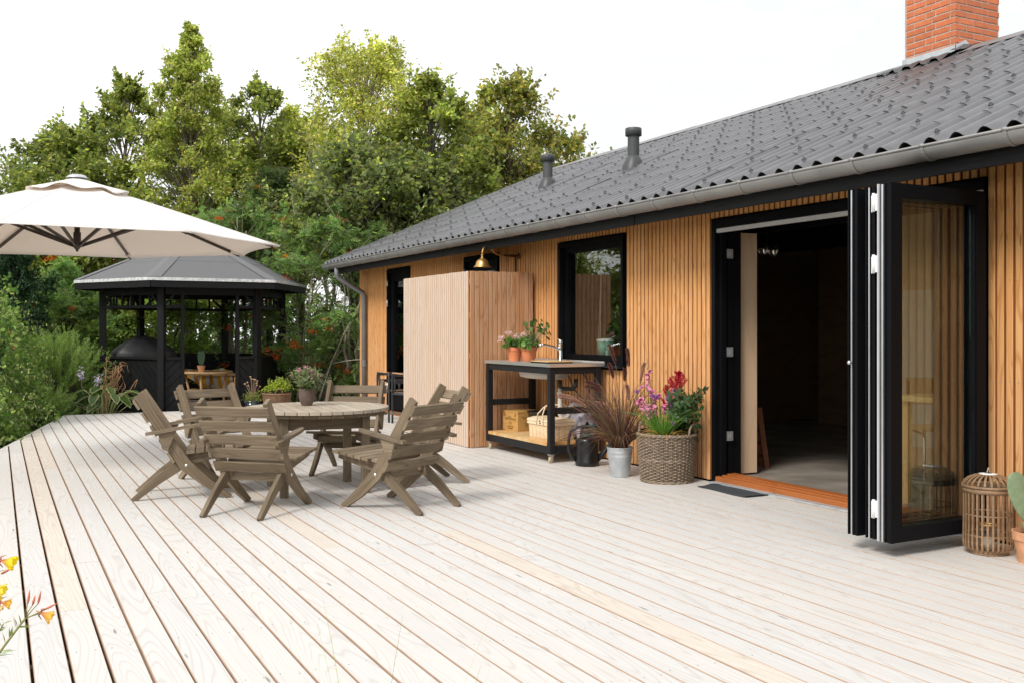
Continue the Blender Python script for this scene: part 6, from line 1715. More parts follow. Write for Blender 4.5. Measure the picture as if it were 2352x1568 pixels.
# ---- trees and shrubs
def tree(name, label, cat, loc, top, z0, rad, prof, pal, n_cl, per, L, W, bark, trunk_r=0.07, group=None, seed=1, clr=0.30, up=0.35, droop=0.0, mat=None,
         stems_=1, lean=(0, 0), berries=0, frond=False, twig=True, inner=0.1, spiky=0.0, aspect=1.0):
    global RNG
    RNG = np.random.default_rng(seed); g_ = random.Random(seed)
    gz_ = -0.34
    t = thing(name, label, cat, (loc[0], loc[1], gz_), group=group)
    top -= gz_; z0 -= gz_
    q = MB(); Hh = top-z0
    ph = [g_.uniform(0, 6.28) for _ in range(6)]
    def rp(tt, a):
        return rad*prof(tt)*(1+0.20*math.sin(2*a+ph[0]+tt*3)+0.16*math.sin(3*a+ph[1]-tt*5)+0.10*math.sin(5*a+ph[2]+tt*9))
    trunks = []
    for s_ in range(stems_):
        a = g_.uniform(0, 6.28); rr_ = 0.0 if stems_ == 1 else rad*0.45*g_.random()**0.5
        bx, by = (0, 0) if stems_ == 1 else (rr_*math.cos(a)*0.5, rr_*math.sin(a)*0.5)
        tx_, ty_ = lean[0]+rr_*math.cos(a)*1.1, lean[1]+rr_*math.sin(a)*1.1
        tt_ = top*(0.96 if s_ == 0 else g_.uniform(0.6, 0.92)); st = []
        for j in range(11):
            f = j/10; st.append((bx+(tx_-bx)*f+g_.uniform(-0.05, 0.05)*(0 < j < 10), by+(ty_-by)*f+g_.uniform(-0.05, 0.05)*(0 < j < 10), tt_*f))
        q.tube(st, [trunk_r*(1-0.9*j/10)+0.006 for j in range(11)], 7); trunks.append(st)
    q.build('trunk', bark, t)
    lb = MB(); V = []
    cl = []
    for k_ in range(n_cl):
        tt = g_.random()**0.9; a = g_.uniform(0, 6.28); e = math.sqrt(g_.uniform(inner, 1.0)); r_ = rp(tt, a)*e
        z = z0+Hh*tt
        tr = trunks[k_ % len(trunks)]
        f = min(0.98, z/tr[-1][2]) if tr[-1][2] > 0 else 0.5
        cx, cy = lean[0]*z/top + r_*math.cos(a), lean[1]*z/top + r_*math.sin(a)*aspect
        f0 = max(0.12, f-0.25*e*(rad/ max(0.5, top))*2-0.05); i = min(9, int(f0*10)); b0 = Vector(tr[i]).lerp(Vector(tr[i+1]), f0*10-i)
        P1 = (cx, cy, z - droop*e*0.5*Hh*0.1)
        lb.tube(bez(tuple(b0), (b0.x+(cx-b0.x)*0.5, b0.y+(cy-b0.y)*0.5, b0.z+(z-b0.z)*0.75), P1, 5), [trunk_r*0.30*(1-f0*0.6), trunk_r*0.24*(1-f0*0.5), trunk_r*0.17, trunk_r*0.12, 0.004], 4)
        cl.append((P1, (math.cos(a)*e, math.sin(a)*e)))
    lb.build('branches', bark, t)
    tw = MB(); T_ = 7
    Ps, Ds = [], []; cid = []
    for k_, (c_, o_) in enumerate(cl):
        for j in range(T_):
            d_ = Vector((g_.gauss(0, 1)+o_[0]*0.9, g_.gauss(0, 1)+o_[1]*0.9, g_.gauss(0, 0.7)+up)).normalized(); L_ = clr*g_.uniform(0.55, 1.25)*(0.35+0.65*min(1, prof(min(1, max(0, (c_[2]-z0)/Hh)))*1.6))
            if spiky and g_.random() < spiky: L_ *= 1.9; d_ = (d_+Vector((0, 0, 1.2))).normalized()
            e_ = Vector(c_)+d_*L_+Vector((0, 0, -droop*L_))
            if twig and j < 3: tw.tube([c_, tuple((Vector(c_)+e_)/2+Vector((0,0,droop*L_*0.25))), tuple(e_)], 0.0045, 3)
            m_ = per//T_
            u = RNG.uniform(0.15, 1.0, m_); P_ = np.array(c_)[None,:]+np.outer(u, np.array(e_-Vector(c_))); P_[:,2] += droop*L_*0.6*np.sin(u*np.pi)*0.5
            Ps.append(P_); Ds.append(np.tile(np.array(d_), (m_, 1))); cid += [k_]*m_
    if twig: tw.build('twigs', bark, t, kind='stuff')
    per_scale = 1.3
    P_ = np.concatenate(Ps); D_ = np.concatenate(Ds); n_ = len(P_); P_ = P_+RNG.normal(size=(n_,3))*(clr*0.17*np.minimum(1, 0.4+2.0*np.clip(1-(P_[:,2:3]-z0)/Hh, 0, 1)))
    cid = np.array(cid); tint = 1+np.random.default_rng(seed+5).normal(size=n_cl)*0.16; tint = tint*per_scale
    ax_ = unit(D_*0.6+RNG.normal(size=(n_,3))*0.7+np.array([0,0,-droop])); nr = RNG.normal(size=(n_,3))*0.55+np.array([0,0,0.9])
    if frond:
        gp = []; K = 5; col = pick_cols(n_, pal)*tint[cid][:,None]; sd = unit(np.cross(ax_, nr)); FL = L*RNG.uniform(0.7, 1.15, n_)[:,None]
        for j in range(K):
            f = (j+0.6)/K; b_ = P_+ax_*FL*f; b_[:,2] -= (FL[:,0]*f*f)*0.25
            for s_ in (-1, 1):
                gp.append(leaf_arrays(b_, sd*s_+ax_*0.35, nr, FL[:,0]*0.36*(1-0.3*f), np.full(n_, W), 'rhomb', 0.1)+(col,))
        gp.append(leaf_arrays(P_+ax_*FL*0.95-np.array([0,0,1.])*FL*0.22, ax_, nr, FL[:,0]*0.3, np.full(n_, W))+(col,))
    else:
        s_ = RNG.uniform(0.65, 1.2, n_)
        gp = [leaf_arrays(P_, ax_, nr, L*s_, W*s_, 'rhomb', 0.2)+(pick_cols(n_, pal)*tint[cid][:,None],)]
    ob('foliage', leaf_mesh('foliage', gp, mat or M_leaf), t)
    if berries:
        bm_ = []
        V = []
        for k_ in range(berries):
            c_, o_ = cl[g_.randrange(len(cl))]; c2 = np.array(c_)+np.array([o_[0], o_[1], 0])*clr*0.9+RNG.normal(size=3)*clr*0.5
            n2 = 26; B_ = c2+RNG.normal(size=(n2,3))*np.array([0.042, 0.042, 0.026])
            for j in range(3):
                d3 = rvec(n2); V.append(leaf_arrays(B_-unit(d3)*0.006, d3, rvec(n2), np.full(n2, 0.022), np.full(n2, 0.022))+(pick_cols(n2, [(0.72, 0.14, 0.015), (0.80, 0.22, 0.02), (0.64, 0.08, 0.015)], 0.1),))
        ob('berries', leaf_mesh('berries', V, M_petal), t, kind='stuff')
    return t
round_ = lambda t_: max(0.05, math.sin(math.pi*(0.12+0.88*t_)))**0.6
cone2_ = lambda t_: max(0.02, (1-t_)**0.5*(0.72+0.36*math.sin(math.pi*min(1, t_*1.5+0.15)))) if t_ < 0.86 else max(0.02, 0.30*(1-t_)/0.14)**1.2
cone_ = lambda t_: max(0.02, (1-t_)**0.95)*(0.80+0.35*math.sin(math.pi*min(1, t_*1.9+0.1)))
egg_ = lambda t_: max(0.05, math.sin(math.pi*(0.22+0.78*t_)))**0.8
col_ = lambda t_: (1-t_**3)*0.9+0.1
OAK = [(0.080, 0.130, 0.030), (0.105, 0.160, 0.036), (0.060, 0.105, 0.026), (0.135, 0.190, 0.042)]
OAKB = [(0.060, 0.100, 0.036), (0.080, 0.125, 0.044), (0.100, 0.145, 0.048), (0.070, 0.112, 0.040), (0.070, 0.112, 0.040), (0.155, 0.24, 0.045)]
OAKY = [(0.085, 0.135, 0.030), (0.115, 0.170, 0.036), (0.18, 0.215, 0.045), (0.17, 0.19, 0.05), (0.10, 0.145, 0.035), (0.08, 0.13, 0.035)]
OLV = [(0.21, 0.245, 0.055), (0.25, 0.275, 0.07), (0.16, 0.20, 0.045), (0.31, 0.31, 0.10), (0.24, 0.22, 0.07)]
BIR = [(0.22, 0.26, 0.065), (0.28, 0.31, 0.09), (0.17, 0.21, 0.05), (0.35, 0.36, 0.13)]
OAK = [(min(0.5, a*1.72), min(0.5, b*1.30), c*1.5) for a, b, c in OAK]
OAKB = [(min(0.5, a*1.72), min(0.5, b*1.30), c*1.5) for a, b, c in OAKB]
OAKY = [(min(0.5, a*1.72), min(0.5, b*1.30), c*1.5) for a, b, c in OAKY]
OLV = [(a*1.08, b*1.12, c*1.1) for a, b, c in OLV]
BIR = [(min(0.5, a*1.2), min(0.5, b*1.12), c) for a, b, c in BIR]
GT = 'broad-leaved trees behind the gazebo'
tree('oak_tree', 'spreading dark green oak rising behind the parasol, leftmost crown against the sky', 'tree', (1.30, 22.9), 5.35, 1.6, 1.55, round_, OAK, 95, 190, 0.102, 0.074, M_bark, 0.13, GT, 11, 0.42, 0.3, spiky=0.12)
tree('oak_tree', 'mid green oak between the parasol top and the pointed olive tree', 'tree', (2.42, 22.35), 6.35, 1.9, 1.55, egg_, OAK, 95, 190, 0.102, 0.074, M_bark, 0.11, GT, 12, 0.38, 0.4, spiky=0.12)
tree('pear_tree', 'tallest tree, pointed olive green crown ending in a thin spire', 'tree', (3.44, 20.7), 7.25, 1.7, 1.55, cone2_, OLV, 240, 165, 0.072, 0.05, M_bark, 0.09, GT, 13, 0.30, 0.45, spiky=0.1)
tree('oak_tree', 'dark green narrow tree just right of the pointed olive tree', 'tree', (4.92, 21.1), 6.45, 2.4, 0.82, egg_, OAK, 62, 190, 0.096, 0.07, M_bark, 0.10, GT, 14, 0.36, 0.4, spiky=0.1)
tree('rowan_tree', 'thin feathery rowan crown with open twigs under the narrow dark tree', 'tree', (4.75, 19.3), 4.3, 1.6, 0.85, egg_, [(0.07, 0.10, 0.035), (0.09, 0.12, 0.045), (0.055, 0.085, 0.03)], 40, 70, 0.16, 0.022, M_barkd, 0.05, GT, 15, 0.40, 0.2, stems_=3, frond=True, berries=8)
tree('birch_tree', 'tall airy birch with pale yellow-green hanging leaves left of the house roof', 'tree', (6.55, 19.15), 6.85, 2.7, 1.5, lambda t_: max(0.15, math.sin(math.pi*(0.25+0.62*t_)))**0.9, BIR, 165, 190, 0.072, 0.05, M_barkp, 0.07, GT, 16, 0.42, 0.35, droop=0.35, spiky=0.25, inner=0.03)
tree('birch_tree', 'second pale birch crown behind and slightly left of the tall airy one', 'tree', (5.6, 21.6), 6.0, 2.6, 1.1, egg_, BIR+OLV, 95, 180, 0.066, 0.045, M_barkp, 0.06, GT, 17, 0.42, 0.3, droop=0.25, spiky=0.2, inner=0.03)
tree('oak_tree', 'green oak crown filling the dip just right of the pointed olive tree', 'tree', (4.49, 23.21), 6.1, 2.0, 1.5, round_, OAK+BIR[:2], 85, 175, 0.102, 0.074, M_bark, 0.11, GT, 101, 0.42, 0.3, spiky=0.15)
tree('oak_tree', 'light green oak crown behind the left side of the tall birch', 'tree', (6.21, 22.61), 6.0, 2.0, 1.5, round_, OAK+OLV[:2], 85, 175, 0.096, 0.07, M_bark, 0.11, GT, 102, 0.42, 0.3, spiky=0.2)
tree('oak_tree', 'oak crown linking the dark pointed oak and the orange-tipped one', 'tree', (9.29, 19.97), 5.9, 2.0, 1.35, round_, OAK+OAKY[:3], 80, 180, 0.096, 0.07, M_bark, 0.10, GT, 103, 0.42, 0.4, spiky=0.25)
tree('oak_tree', 'pointed dark green oak right of the tall birch', 'tree', (7.30, 17.65), 6.0, 2.2, 1.05, egg_, OAK+[(0.20, 0.23, 0.05)], 85, 180, 0.096, 0.07, M_bark, 0.1, GT, 18, 0.34, 0.4, spiky=0.15)
tree('oak_tree', 'oak with orange-tipped young shoots just above the far end of the roof', 'tree', (9.60, 18.75), 6.35, 2.2, 1.15, round_, OAKY, 110, 190, 0.10, 0.07, M_bark, 0.1, GT, 19, 0.40, 0.6, spiky=0.3)
tree('oak_tree', 'low orange-tinged oak showing behind the nearer vent pipe side of the ridge', 'tree', (11.15, 19.05), 5.35, 2.0, 1.15, round_, OAKY, 80, 180, 0.10, 0.07, M_bark, 0.1, GT, 20, 0.38, 0.6, spiky=0.25)
tree('oak_tree', 'dense blue-green oak between the parasol tip and the house roof', 'tree', (5.75, 17.30), 4.5, 2.35, 1.30, round_, OAKB, 125, 190, 0.098, 0.072, M_bark, 0.11, GT, 21, 0.36, 0.2, spiky=0.06)
tree('oak_tree', 'dense low oak pressed against the gable end of the house', 'tree', (7.2, 17.25), 4.25, 2.1, 1.10, round_, OAKB, 80, 185, 0.095, 0.07, M_bark, 0.09, GT, 22, 0.36, 0.2, spiky=0.06)
tree('oak_tree', 'broad lobed-leaf oak under the parasol on the far left, spotted with berries', 'tree', (-0.55, 20.4), 3.3, 0.5, 1.75, round_, OAK, 120, 190, 0.12, 0.09, M_bark, 0.1, GT, 23, 0.40, 0.1)
tree('oak_tree', 'dark oak filling the gap between the hedge and the left gazebo post', 'tree', (1.2, 20.9), 3.6, 0.4, 1.5, round_, OAK, 105, 190, 0.12, 0.09, M_bark, 0.1, GT, 24, 0.40, 0.1, berries=12)
tree('oak_tree', 'tall oak outside the left edge of the view', 'tree', (-4.6, 20.5), 6.0, 0.8, 2.3, round_, OAK, 90, 160, 0.13, 0.095, M_bark, 0.12, GT, 25, 0.5, 0.2)
tree('willow_tree', 'drooping pale willow far to the left of the gazebo', 'tree', (-8.5, 25.0), 8.0, 1.0, 2.6, round_, BIR, 90, 160, 0.12, 0.05, M_bark, 0.12, GT, 26, 0.6, 0.1, droop=0.5)
tree('conifer', 'dark narrow conifer half hidden under the left end of the parasol', 'tree', (0.25, 17.9), 2.55, -0.2, 0.62, col_, [(0.018, 0.045, 0.018), (0.028, 0.06, 0.024)], 90, 260, 0.10, 0.025, M_barkd, 0.06, None, 27, 0.24, 0.5, mat=M_needle, twig=False)
RW = [(0.140, 0.210, 0.070), (0.180, 0.260, 0.085), (0.105, 0.170, 0.060)]
GR = 'rowans with orange berries behind the gazebo'
t = thing('bare_shrub', 'tangle of bare pale branches just right of the gazebo roof', 'shrub', (4.62, 16.75, -0.34))
g_ = random.Random(77); q = MB()
def branch(p_, d_, L_, r_, dep):
    pts = [tuple(p_)]; c_ = Vector(p_); dd = Vector(d_)
    for i in range(5):
        dd = (dd+Vector((g_.gauss(0, 0.16), g_.gauss(0, 0.16), g_.gauss(0.03, 0.10)))).normalized(); c_ = c_+dd*L_/5; pts.append(tuple(c_))
        if dep > 0 and i > 0 and g_.random() < 0.75:
            sd = (dd+Vector((g_.gauss(0, 0.7), g_.gauss(0, 0.7), g_.gauss(0.1, 0.4)))).normalized(); branch(c_, sd, L_*g_.uniform(0.35, 0.6), r_*0.5, dep-1)
    q.tube(pts, [r_*(1-0.13*i) for i in range(6)], 5)
for k_ in range(6):
    branch(Vector((g_.uniform(-0.3, 0.5), g_.uniform(-0.15, 0.15), 0)), Vector((g_.uniform(-0.25, 0.35), g_.uniform(-0.1, 0.1), 1)).normalized(), g_.uniform(2.4, 3.5), 0.020, 3)
q.build('branches', M_barkp, t)
for i, (x, y, tp_, r_, lab) in enumerate((
    (3.95, 18.6, 3.5, 0.85, 'pale-stemmed rowan with orange berries seen through the right bay of the gazebo'),
    (4.93, 16.95, 3.4, 0.75, 'bare-branched rowan between the right gazebo post and the parasol tip'),
    (5.45, 16.55, 2.9, 0.72, 'rowan with orange berry clusters midway between gazebo and downpipe'),
    (6.15, 16.55, 2.7, 0.72, 'rowan with berries closest to the downpipe of the house'))):
    tree('rowan_tree', lab, 'tree', (x, y), tp_, 0.2, r_, lambda t_: 0.75+0.25*math.sin(3*t_), RW, 38, 60, 0.17, 0.024, M_barkp, 0.036, GR, 31+i, 0.28, 0.2, stems_=6, frond=True, berries=34)
tree('rowan_tree', 'rowan with red-orange berries behind the hedge, left of the gazebo', 'tree', (1.05, 19.0), 2.3, 0.1, 0.8, col_, RW, 44, 70, 0.17, 0.024, M_barkd, 0.035, GR, 36, 0.32, 0.2, stems_=4, frond=True, berries=20)
# dark understorey between the trunks
def mass(name, label, cx, cy, lx, ly, h, n_, pal, L, seed, kind='stuff', base=-0.34, cat='undergrowth'):
    g_ = np.random.default_rng(seed)
    P_ = np.stack([cx+lx*g_.uniform(-1, 1, n_), cy+ly*g_.uniform(-1, 1, n_), np.zeros(n_)], 1)
    hh = h*(0.72+0.28*np.sin(P_[:,0]*1.9+seed)*np.cos(P_[:,1]*1.3)); P_[:,2] = base+hh*g_.uniform(0, 1, n_)
    dn = np.sin(P_[:,0]*5.1+P_[:,2]*3.3)+np.sin(P_[:,1]*4.3-P_[:,2]*4.7)+np.sin(P_[:,0]*2.3-P_[:,1]*3.1)
    P_ = P_[dn > -0.9+g_.normal(size=n_)*0.5]; n_ = len(P_)
    gp = [leaf_arrays(P_, g_.normal(size=(n_,3)), g_.normal(size=(n_,3))*0.6+np.array([0,0,0.8]), L*g_.uniform(0.6, 1.2, n_), L*0.7*g_.uniform(0.6, 1.2, n_))+(pick_cols(n_, pal),)]
    return ob(name, leaf_mesh(name, gp, M_leaf), None, kind=kind, label=label, cat=cat)
UN = [(0.060, 0.105, 0.030), (0.085, 0.135, 0.038), (0.125, 0.175, 0.048)]
mass('undergrowth', 'dark leafy undergrowth filling the space behind the gazebo', 4.6, 20.2, 4.4, 0.9, 2.1, 15000, UN, 0.10, 41)
mass('undergrowth', 'shaded thicket beyond the left-hand trees', -2.0, 22.6, 4.6, 0.9, 2.4, 11000, UN, 0.13, 42)
mass('undergrowth', 'low thicket between the house gable and the rowans', 6.4, 18.7, 1.9, 0.6, 2.4, 6000, UN, 0.09, 43)
mass('far_hedge', 'distant dark hedge closing the garden', 0.0, 30.0, 26.0, 1.2, 3.2, 26000, UN, 0.26, 44)
mass('lawn_weeds', 'low weeds and ground cover round the gazebo', 1.0, 18.2, 4.5, 2.4, 0.26, 9000, [(0.05, 0.09, 0.025), (0.08, 0.12, 0.03)], 0.07, 45, cat='ground cover')
# shrubs behind gazebo
for i, (x, y, h_, r_, lab) in enumerate(((1.7, 19.0, 1.75, 0.8, 'bushy green shrub seen through the left bay of the gazebo'), (2.9, 19.2, 1.9, 0.85, 'bushy green shrub directly behind the centre of the gazebo'))):
    tree('shrub', lab, 'shrub', (x, y), h_, -0.2, r_, round_, [(0.19, 0.25, 0.06), (0.24, 0.30, 0.08), (0.14, 0.20, 0.05)], 70, 140, 0.065, 0.05, M_barkd, 0.03, None, 51+i, 0.26, 0.3, stems_=3)

# ---- feathery conifer shrub and ivy hedge at the left edge of the deck
def feather(name, label, loc, h, rx, ry, n_b, seed):
    global RNG
    RNG = np.random.default_rng(seed); g_ = random.Random(seed)
    t = thing(name, label, 'shrub', (loc[0], loc[1], -0.34)); q = MB(); gp = []
    for k_ in range(n_b):
        a = g_.uniform(0, 6.28); v = g_.random(); el = v**0.8
        r_ = math.cos(el*1.35); z = h*(0.12+0.80*math.sin(el*1.45))
        tip = Vector((rx*r_*math.cos(a)*g_.uniform(0.7, 1.12), ry*r_*math.sin(a)*g_.uniform(0.7, 1.12), z+g_.uniform(0, 0.14)))
        b_ = Vector((tip.x*0.25, tip.y*0.25, tip.z*0.45)); st = bez(tuple(b_), tuple(b_.lerp(tip, 0.55)+Vector((0, 0, 0.05))), tuple(tip), 8); q.tube(st, [0.006]*4+[0.003]*4, 4)
        for j in range(5):
            m_ = Vector(st[3+j % 5]); d_ = (tip-b_).normalized(); sd = Vector((g_.gauss(0,1), g_.gauss(0,1), g_.gauss(0,0.5))).normalized()
            e_ = m_+d_*0.16+sd*0.09+Vector((0, 0, 0.02)); sub = [tuple(m_), tuple(m_.lerp(e_, 0.5)+Vector((0,0,0.012))), tuple(e_)]
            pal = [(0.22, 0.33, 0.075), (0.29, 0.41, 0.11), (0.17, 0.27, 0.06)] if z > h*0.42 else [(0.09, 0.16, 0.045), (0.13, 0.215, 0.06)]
            gp.append(fluff(sub, 0.006, 70, 0.03, 0.0052, pal, 1.0, False))
        gp.append(fluff(st[4:], 0.006, 110, 0.03, 0.0045, pal, 0.9, False))
    q.build('branches', M_barkd, t); ob('foliage', leaf_mesh('foliage', gp, M_needle), t)
    return t
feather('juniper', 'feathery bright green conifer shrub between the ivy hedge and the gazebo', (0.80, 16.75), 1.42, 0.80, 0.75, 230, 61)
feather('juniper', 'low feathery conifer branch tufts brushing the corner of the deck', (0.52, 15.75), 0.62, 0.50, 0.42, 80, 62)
def ivy(name, label, cx, cy, rx, ry, h, n_, seed):
    global RNG
    RNG = np.random.default_rng(seed); g_ = random.Random(seed)
    t = thing(name, label, 'hedge', (cx, cy, -0.34))
    a = RNG.uniform(0, 2*np.pi, n_); el = np.arccos(RNG.uniform(0.0, 1.0, n_)); rr_ = RNG.uniform(0.72, 1.0, n_)**0.5
    lump = 1+0.10*np.sin(3*a+1)+0.08*np.sin(5*a+el*6)+0.06*np.sin(9*a-el*7)
    P_ = np.stack([rx*np.sin(el)**0.6*np.cos(a)*rr_*lump, ry*np.sin(el)**0.6*np.sin(a)*rr_*lump, h*np.cos(el)*rr_*lump], 1)
    n3 = unit(P_/np.array([rx, ry, h])**2)
    s_ = RNG.uniform(0.6, 1.2, n_)
    pal = [(0.085, 0.155, 0.038), (0.13, 0.21, 0.05), (0.19, 0.27, 0.07), (0.30, 0.38, 0.13), (0.10, 0.17, 0.04)]
    gp = [leaf_arrays(P_, RNG.normal(size=(n_,3))*0.7+np.array([0,0,-0.4]), n3+RNG.normal(size=(n_,3))*0.5, 0.066*s_, 0.060*s_)+(pick_cols(n_, pal),)]
    q = MB()
    for k_ in range(70):       # trailing shoots
        a_ = g_.uniform(-1.9, 1.2); z = h*g_.uniform(0.15, 0.98); e_ = math.sqrt(max(0.05, 1-(z/h)**2))**0.6
        b_ = Vector((rx*e_*0.9*math.cos(a_), ry*e_*0.9*math.sin(a_), z)); L_ = g_.uniform(0.18, 0.5); tip = b_+Vector((math.cos(a_)*L_, math.sin(a_)*L_, g_.uniform(-0.12, 0.12)))
        st = bez(tuple(b_), tuple(b_.lerp(tip, 0.5)+Vector((0,0,0.05))), tuple(tip), 8); q.tube(st, 0.0032, 4)
        gp += stalk_leaves([st], 16, 0.04, 0.036, [(0.26, 0.34, 0.10), (0.36, 0.44, 0.16), (0.18, 0.26, 0.07)], 1.1, t0=0.05, t1=1.0)
    q.build('shoots', M_barkd, t, kind='stuff')
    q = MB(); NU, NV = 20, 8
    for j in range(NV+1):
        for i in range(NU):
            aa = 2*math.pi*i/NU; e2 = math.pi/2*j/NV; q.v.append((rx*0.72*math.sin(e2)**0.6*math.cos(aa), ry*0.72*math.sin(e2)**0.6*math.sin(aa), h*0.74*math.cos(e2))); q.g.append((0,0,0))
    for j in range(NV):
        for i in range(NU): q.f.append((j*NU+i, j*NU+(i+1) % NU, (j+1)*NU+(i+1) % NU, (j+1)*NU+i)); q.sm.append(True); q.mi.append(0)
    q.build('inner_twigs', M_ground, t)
    ob('foliage', leaf_mesh('foliage', gp, M_leaf), t)
    return t
ivy('ivy_hedge', 'rounded hedge overgrown with small-leaved ivy at the left edge of the deck', -0.62, 14.9, 1.15, 1.9, 2.15, 15000, 71)
ivy('ivy_hedge', 'lower ivy-covered mound hugging the slanted deck edge in front of the taller hedge', -0.55, 13.2, 0.82, 1.5, 1.05, 8000, 72)
t = thing('honeysuckle', 'honeysuckle sprays with a few yellow and pink flowers on top of the ivy hedge', 'climber', (-0.25, 14.2, 1.1))
stems = [bez((-0.3, -0.1, -0.2), (0.0, 0, 0.3), (g_x, g_y, g_z), 8) for g_x, g_y, g_z in ((0.25, 0.1, 0.62), (0.0, 0.2, 0.75), (0.45, 0, 0.35), (0.5, 0.1, 0.15), (-0.2, 0, 0.8), (0.2, -0.1, 0.45))]
q = MB()
for st in stems: q.tube(st, 0.004, 5)
q.build('stems', M_barkd, t)
ob('leaves', leaf_mesh('leaves', stalk_leaves(stems, 22, 0.07, 0.045, [(0.11, 0.19, 0.05), (0.17, 0.26, 0.07)], 1.0, t0=0.2, t1=1.0), M_leaf), t)
gp = []
for st in stems[:4]:
    c_ = np.array(st[-1])-np.array([0.05, 0.05, 0.25]); P_ = np.tile(c_, (22, 1)); gp.append(leaf_arrays(P_, rvec(22), rvec(22), np.full(22, 0.055), np.full(22, 0.013))+(pick_cols(22, [(0.70, 0.45, 0.20), (0.72, 0.62, 0.30), (0.62, 0.30, 0.22)]),))
ob('flowers', leaf_mesh('flowers', gp, M_petal), t, kind='stuff')

# ---- foreground: evening primrose and grass in front of the deck
RNG = np.random.default_rng(81)
t = thing('evening_primrose', 'evening primrose with yellow-orange drooping flowers and red buds in the lower left foreground', 'flower', (-0.10, 1.80, -0.34))
def T0(x, z): return (x+0.10, 0.0, z+0.34)
q = MB(); M_pst = plain('primrose_stem', (0.28, 0.26, 0.09), 0.6); M_bud = plain('primrose_bud', (0.62, 0.20, 0.12), 0.6, var=0.25, nscale=50)
stemA = [T0(-0.16, -0.34), T0(-0.13, 0.2), T0(-0.07, 0.58), T0(-0.02, 0.665), T0(0.005, 0.696), T0(0.024, 0.722), T0(0.041, 0.744)]
q.tube(stemA, [0.004, 0.0036, 0.003, 0.0024, 0.002, 0.0018, 0.0016], 6)
q.tube([T0(0.041, 0.744), T0(0.058, 0.7505), T0(0.072, 0.756)], 0.0012, 6)
q.tube([T0(0.05, 0.747), T0(0.058, 0.749), T0(0.064, 0.7495)], 0.0011, 6)
for a_, b_ in (((0.045, 0.768), (0.042, 0.748)), ((0.052, 0.765), (0.042, 0.747)), ((0.060, 0.766), (0.043, 0.746))): q.tube([T0(*b_), T0((a_[0]+b_[0])/2-0.001, (a_[1]+b_[1])/2), T0(*a_)], 0.0008, 5)
stemB = [T0(-0.14, -0.34), T0(-0.10, 0.3), T0(-0.05, 0.72), T0(-0.01, 0.80), T0(0.004, 0.838)]
q.tube(stemB, [0.004, 0.0034, 0.0028, 0.002, 0.0015], 6)
stemC = [T0(-0.18, -0.34), T0(-0.12, 0.25), T0(-0.06, 0.66), T0(-0.02, 0.745), T0(0.0, 0.775)]
q.tube(stemC, [0.004, 0.0034, 0.0028, 0.002, 0.0015], 6)
q.tube([T0(-0.02, 0.70), T0(0.002, 0.725), T0(0.010, 0.740)], [0.0018, 0.0014, 0.001], 5)
q.build('stems', M_pst, t)
for (a_, b_) in (((0.045, 0.768), (0.048, 0.791)), ((0.052, 0.765), (0.056, 0.781)), ((0.060, 0.766), (0.0645, 0.787)), ((0.070, 0.7555), (0.089, 0.7635)), ((0.006, 0.820), (0.024, 0.829)), ((0.0, 0.8), (-0.006, 0.83))):
    qb = MB(); A_ = Vector(T0(*a_)); B_ = Vector(T0(*b_)); qb.tube([tuple(A_), tuple(A_.lerp(B_, 0.2)), tuple(A_.lerp(B_, 0.45)), tuple(A_.lerp(B_, 0.8)), tuple(B_)], [0.0009, 0.0019, 0.0020, 0.0011, 0.0003], 8); qb.build('bud', M_bud, t)
lv = stalk_leaves([stemA[2:]], 30, 0.024, 0.0052, [(0.16, 0.24, 0.06), (0.22, 0.30, 0.08), (0.28, 0.25, 0.09)], 0.7, t0=0.1, t1=0.92)
lv += stalk_leaves([stemB[2:], stemC[2:]], 22, 0.022, 0.005, [(0.16, 0.24, 0.06), (0.22, 0.30, 0.08)], 0.75, t0=0.1, t1=0.95)
lv += stalk_leaves([[T0(-0.02, 0.70), T0(0.002, 0.725), T0(0.011, 0.741)]], 16, 0.012, 0.003, [(0.2, 0.28, 0.08)], 0.6, t0=0.3, t1=1)
lv += stalk_leaves([stemA[:4], stemB[:3], stemC[:3]], 60, 0.035, 0.008, [(0.13, 0.2, 0.05)], 0.9, t0=0.1, t1=1)
ob('leaves', leaf_mesh('leaves', lv, M_leaf), t)
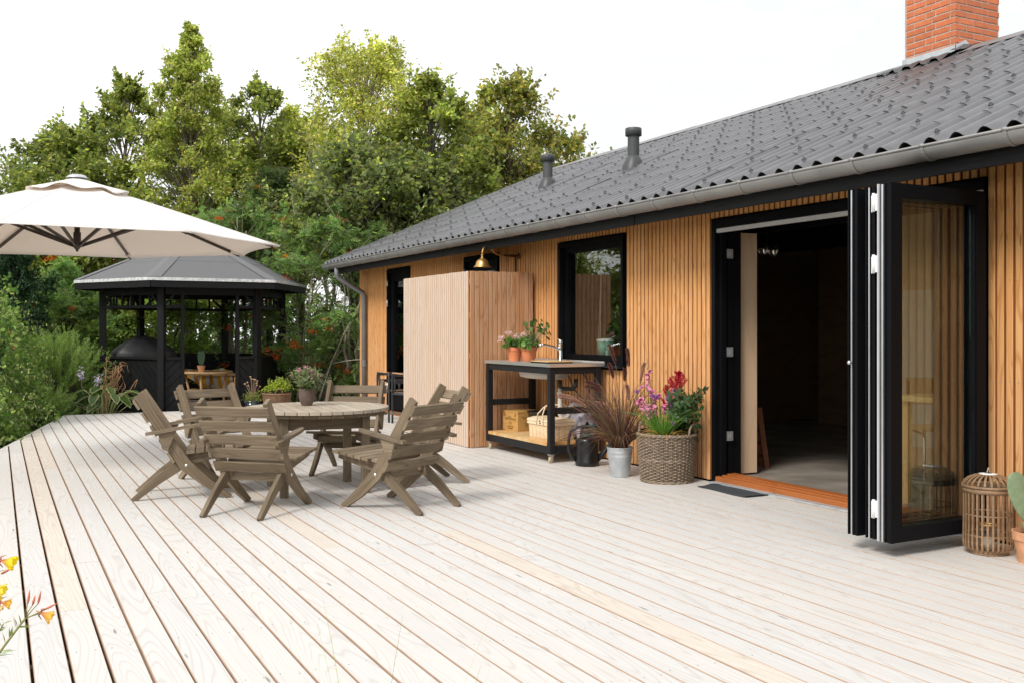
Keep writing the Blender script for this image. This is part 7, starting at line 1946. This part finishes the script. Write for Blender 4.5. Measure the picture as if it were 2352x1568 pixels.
def primrose_flower(c_, d_, size, colr, seed):
    g_ = random.Random(seed); qf = MB(); cols = []
    D_ = Vector(d_).normalized(); Mx = Matrix.Translation(Vector(T0(*c_))) @ D_.to_track_quat('Z', 'Y').to_matrix().to_4x4()
    for p_ in range(4):
        a0 = p_*math.pi/2+g_.uniform(-0.2, 0.2); tw_ = g_.uniform(0.8, 1.15); nu, nv = 8, 8
        o_ = len(qf.v)
        for i in range(nu+1):
            u = i/nu
            for j in range(nv+1):
                v = j/nv*2-1; half = math.sin(math.pi*min(1, 0.10+u*0.62))*0.95
                r_ = size*(0.06+0.42*u**0.9*tw_)*(1+0.10*math.sin(v*5+p_)*u); a = a0+half*v
                z = size*(0.85*u**0.8)*(1-0.14*v*v*u)+size*0.05*math.sin(v*9+p_*2)*u
                qf.v.append(tuple(Mx @ Vector((r_*math.cos(a), r_*math.sin(a), z)))); qf.g.append((0,0,0))
                f = min(1, u*1.6); e = (0.78, 0.30, 0.16); cols.append(tuple(e[k]*(1-f)+colr[k]*f for k in range(3))+(1,))
        for i in range(nu):
            for j in range(nv): a_ = o_+i*(nv+1)+j; qf.f.append((a_, a_+1, a_+nv+2, a_+nv+1)); qf.sm.append(True); qf.mi.append(0)
    me = qf.mesh('flower', M_petal); at = me.attributes.new('col', 'FLOAT_COLOR', 'POINT'); at.data.foreach_set('color', np.array(cols, dtype=np.float32).ravel())
    ob('flower', me, t)
    qs = MB(); P_ = Vector(T0(*c_)); qs.tube([tuple(P_-D_*0.008), tuple(P_), tuple(P_+D_*0.002)], [0.0008, 0.0018, 0.0014], 6)
    for k_ in range(3):
        s_ = D_.cross(Vector((0.3, 1, 0.2))).normalized()*(k_-1)*0.006; qs.tube([tuple(P_), tuple(P_-D_*0.001+s_), tuple(P_+D_*0.006+s_*1.8)], [0.0012, 0.0014, 0.0004], 5)
    qs.build('sepals', M_bud, t)
primrose_flower((0.064, 0.751), (0.85, -0.25, -0.42), 0.023, (0.86, 0.52, 0.10), 1)
primrose_flower((0.006, 0.842), (0.9, -0.3, -0.25), 0.026, (0.88, 0.70, 0.04), 2)
primrose_flower((-0.008, 0.800), (0.85, -0.3, -0.3), 0.026, (0.88, 0.72, 0.10), 3)
primrose_flower((0.006, 0.775), (0.9, -0.2, -0.2), 0.018, (0.86, 0.55, 0.10), 4)
primrose_flower((-0.008, 0.775), (0.6, -0.3, -0.8), 0.022, (0.88, 0.66, 0.34), 5)
t = thing('grass_tuft', 'thin green grass blades reaching over the front edge of the deck', 'grass', (0.67, 1.84, -0.34))
RNG = np.random.default_rng(91)
cv = blade_curves(15, (0, 0, 0.0), 0.025, 1.08, 0.12, S=12, lean=0.17)
w_ = np.array([0.0042]*5+[0.0036, 0.0024, 0.002, 0.0017, 0.0013, 0.001, 0.0004])
gp = [strips(cv, np.tile(w_[None,:], (15,1)), pick_cols(15, [(0.26, 0.34, 0.05), (0.34, 0.40, 0.09)]))]
cv = blade_curves(12, (-0.06, 0, 0.0), 0.04, 1.15, 0.2, S=12, lean=0.20)
gp.append(strips(cv, np.tile((w_*0.6)[None,:], (12,1)), pick_cols(12, [(0.36, 0.40, 0.14)])))
ob('blades', leaf_mesh('blades', gp, M_blade), t)
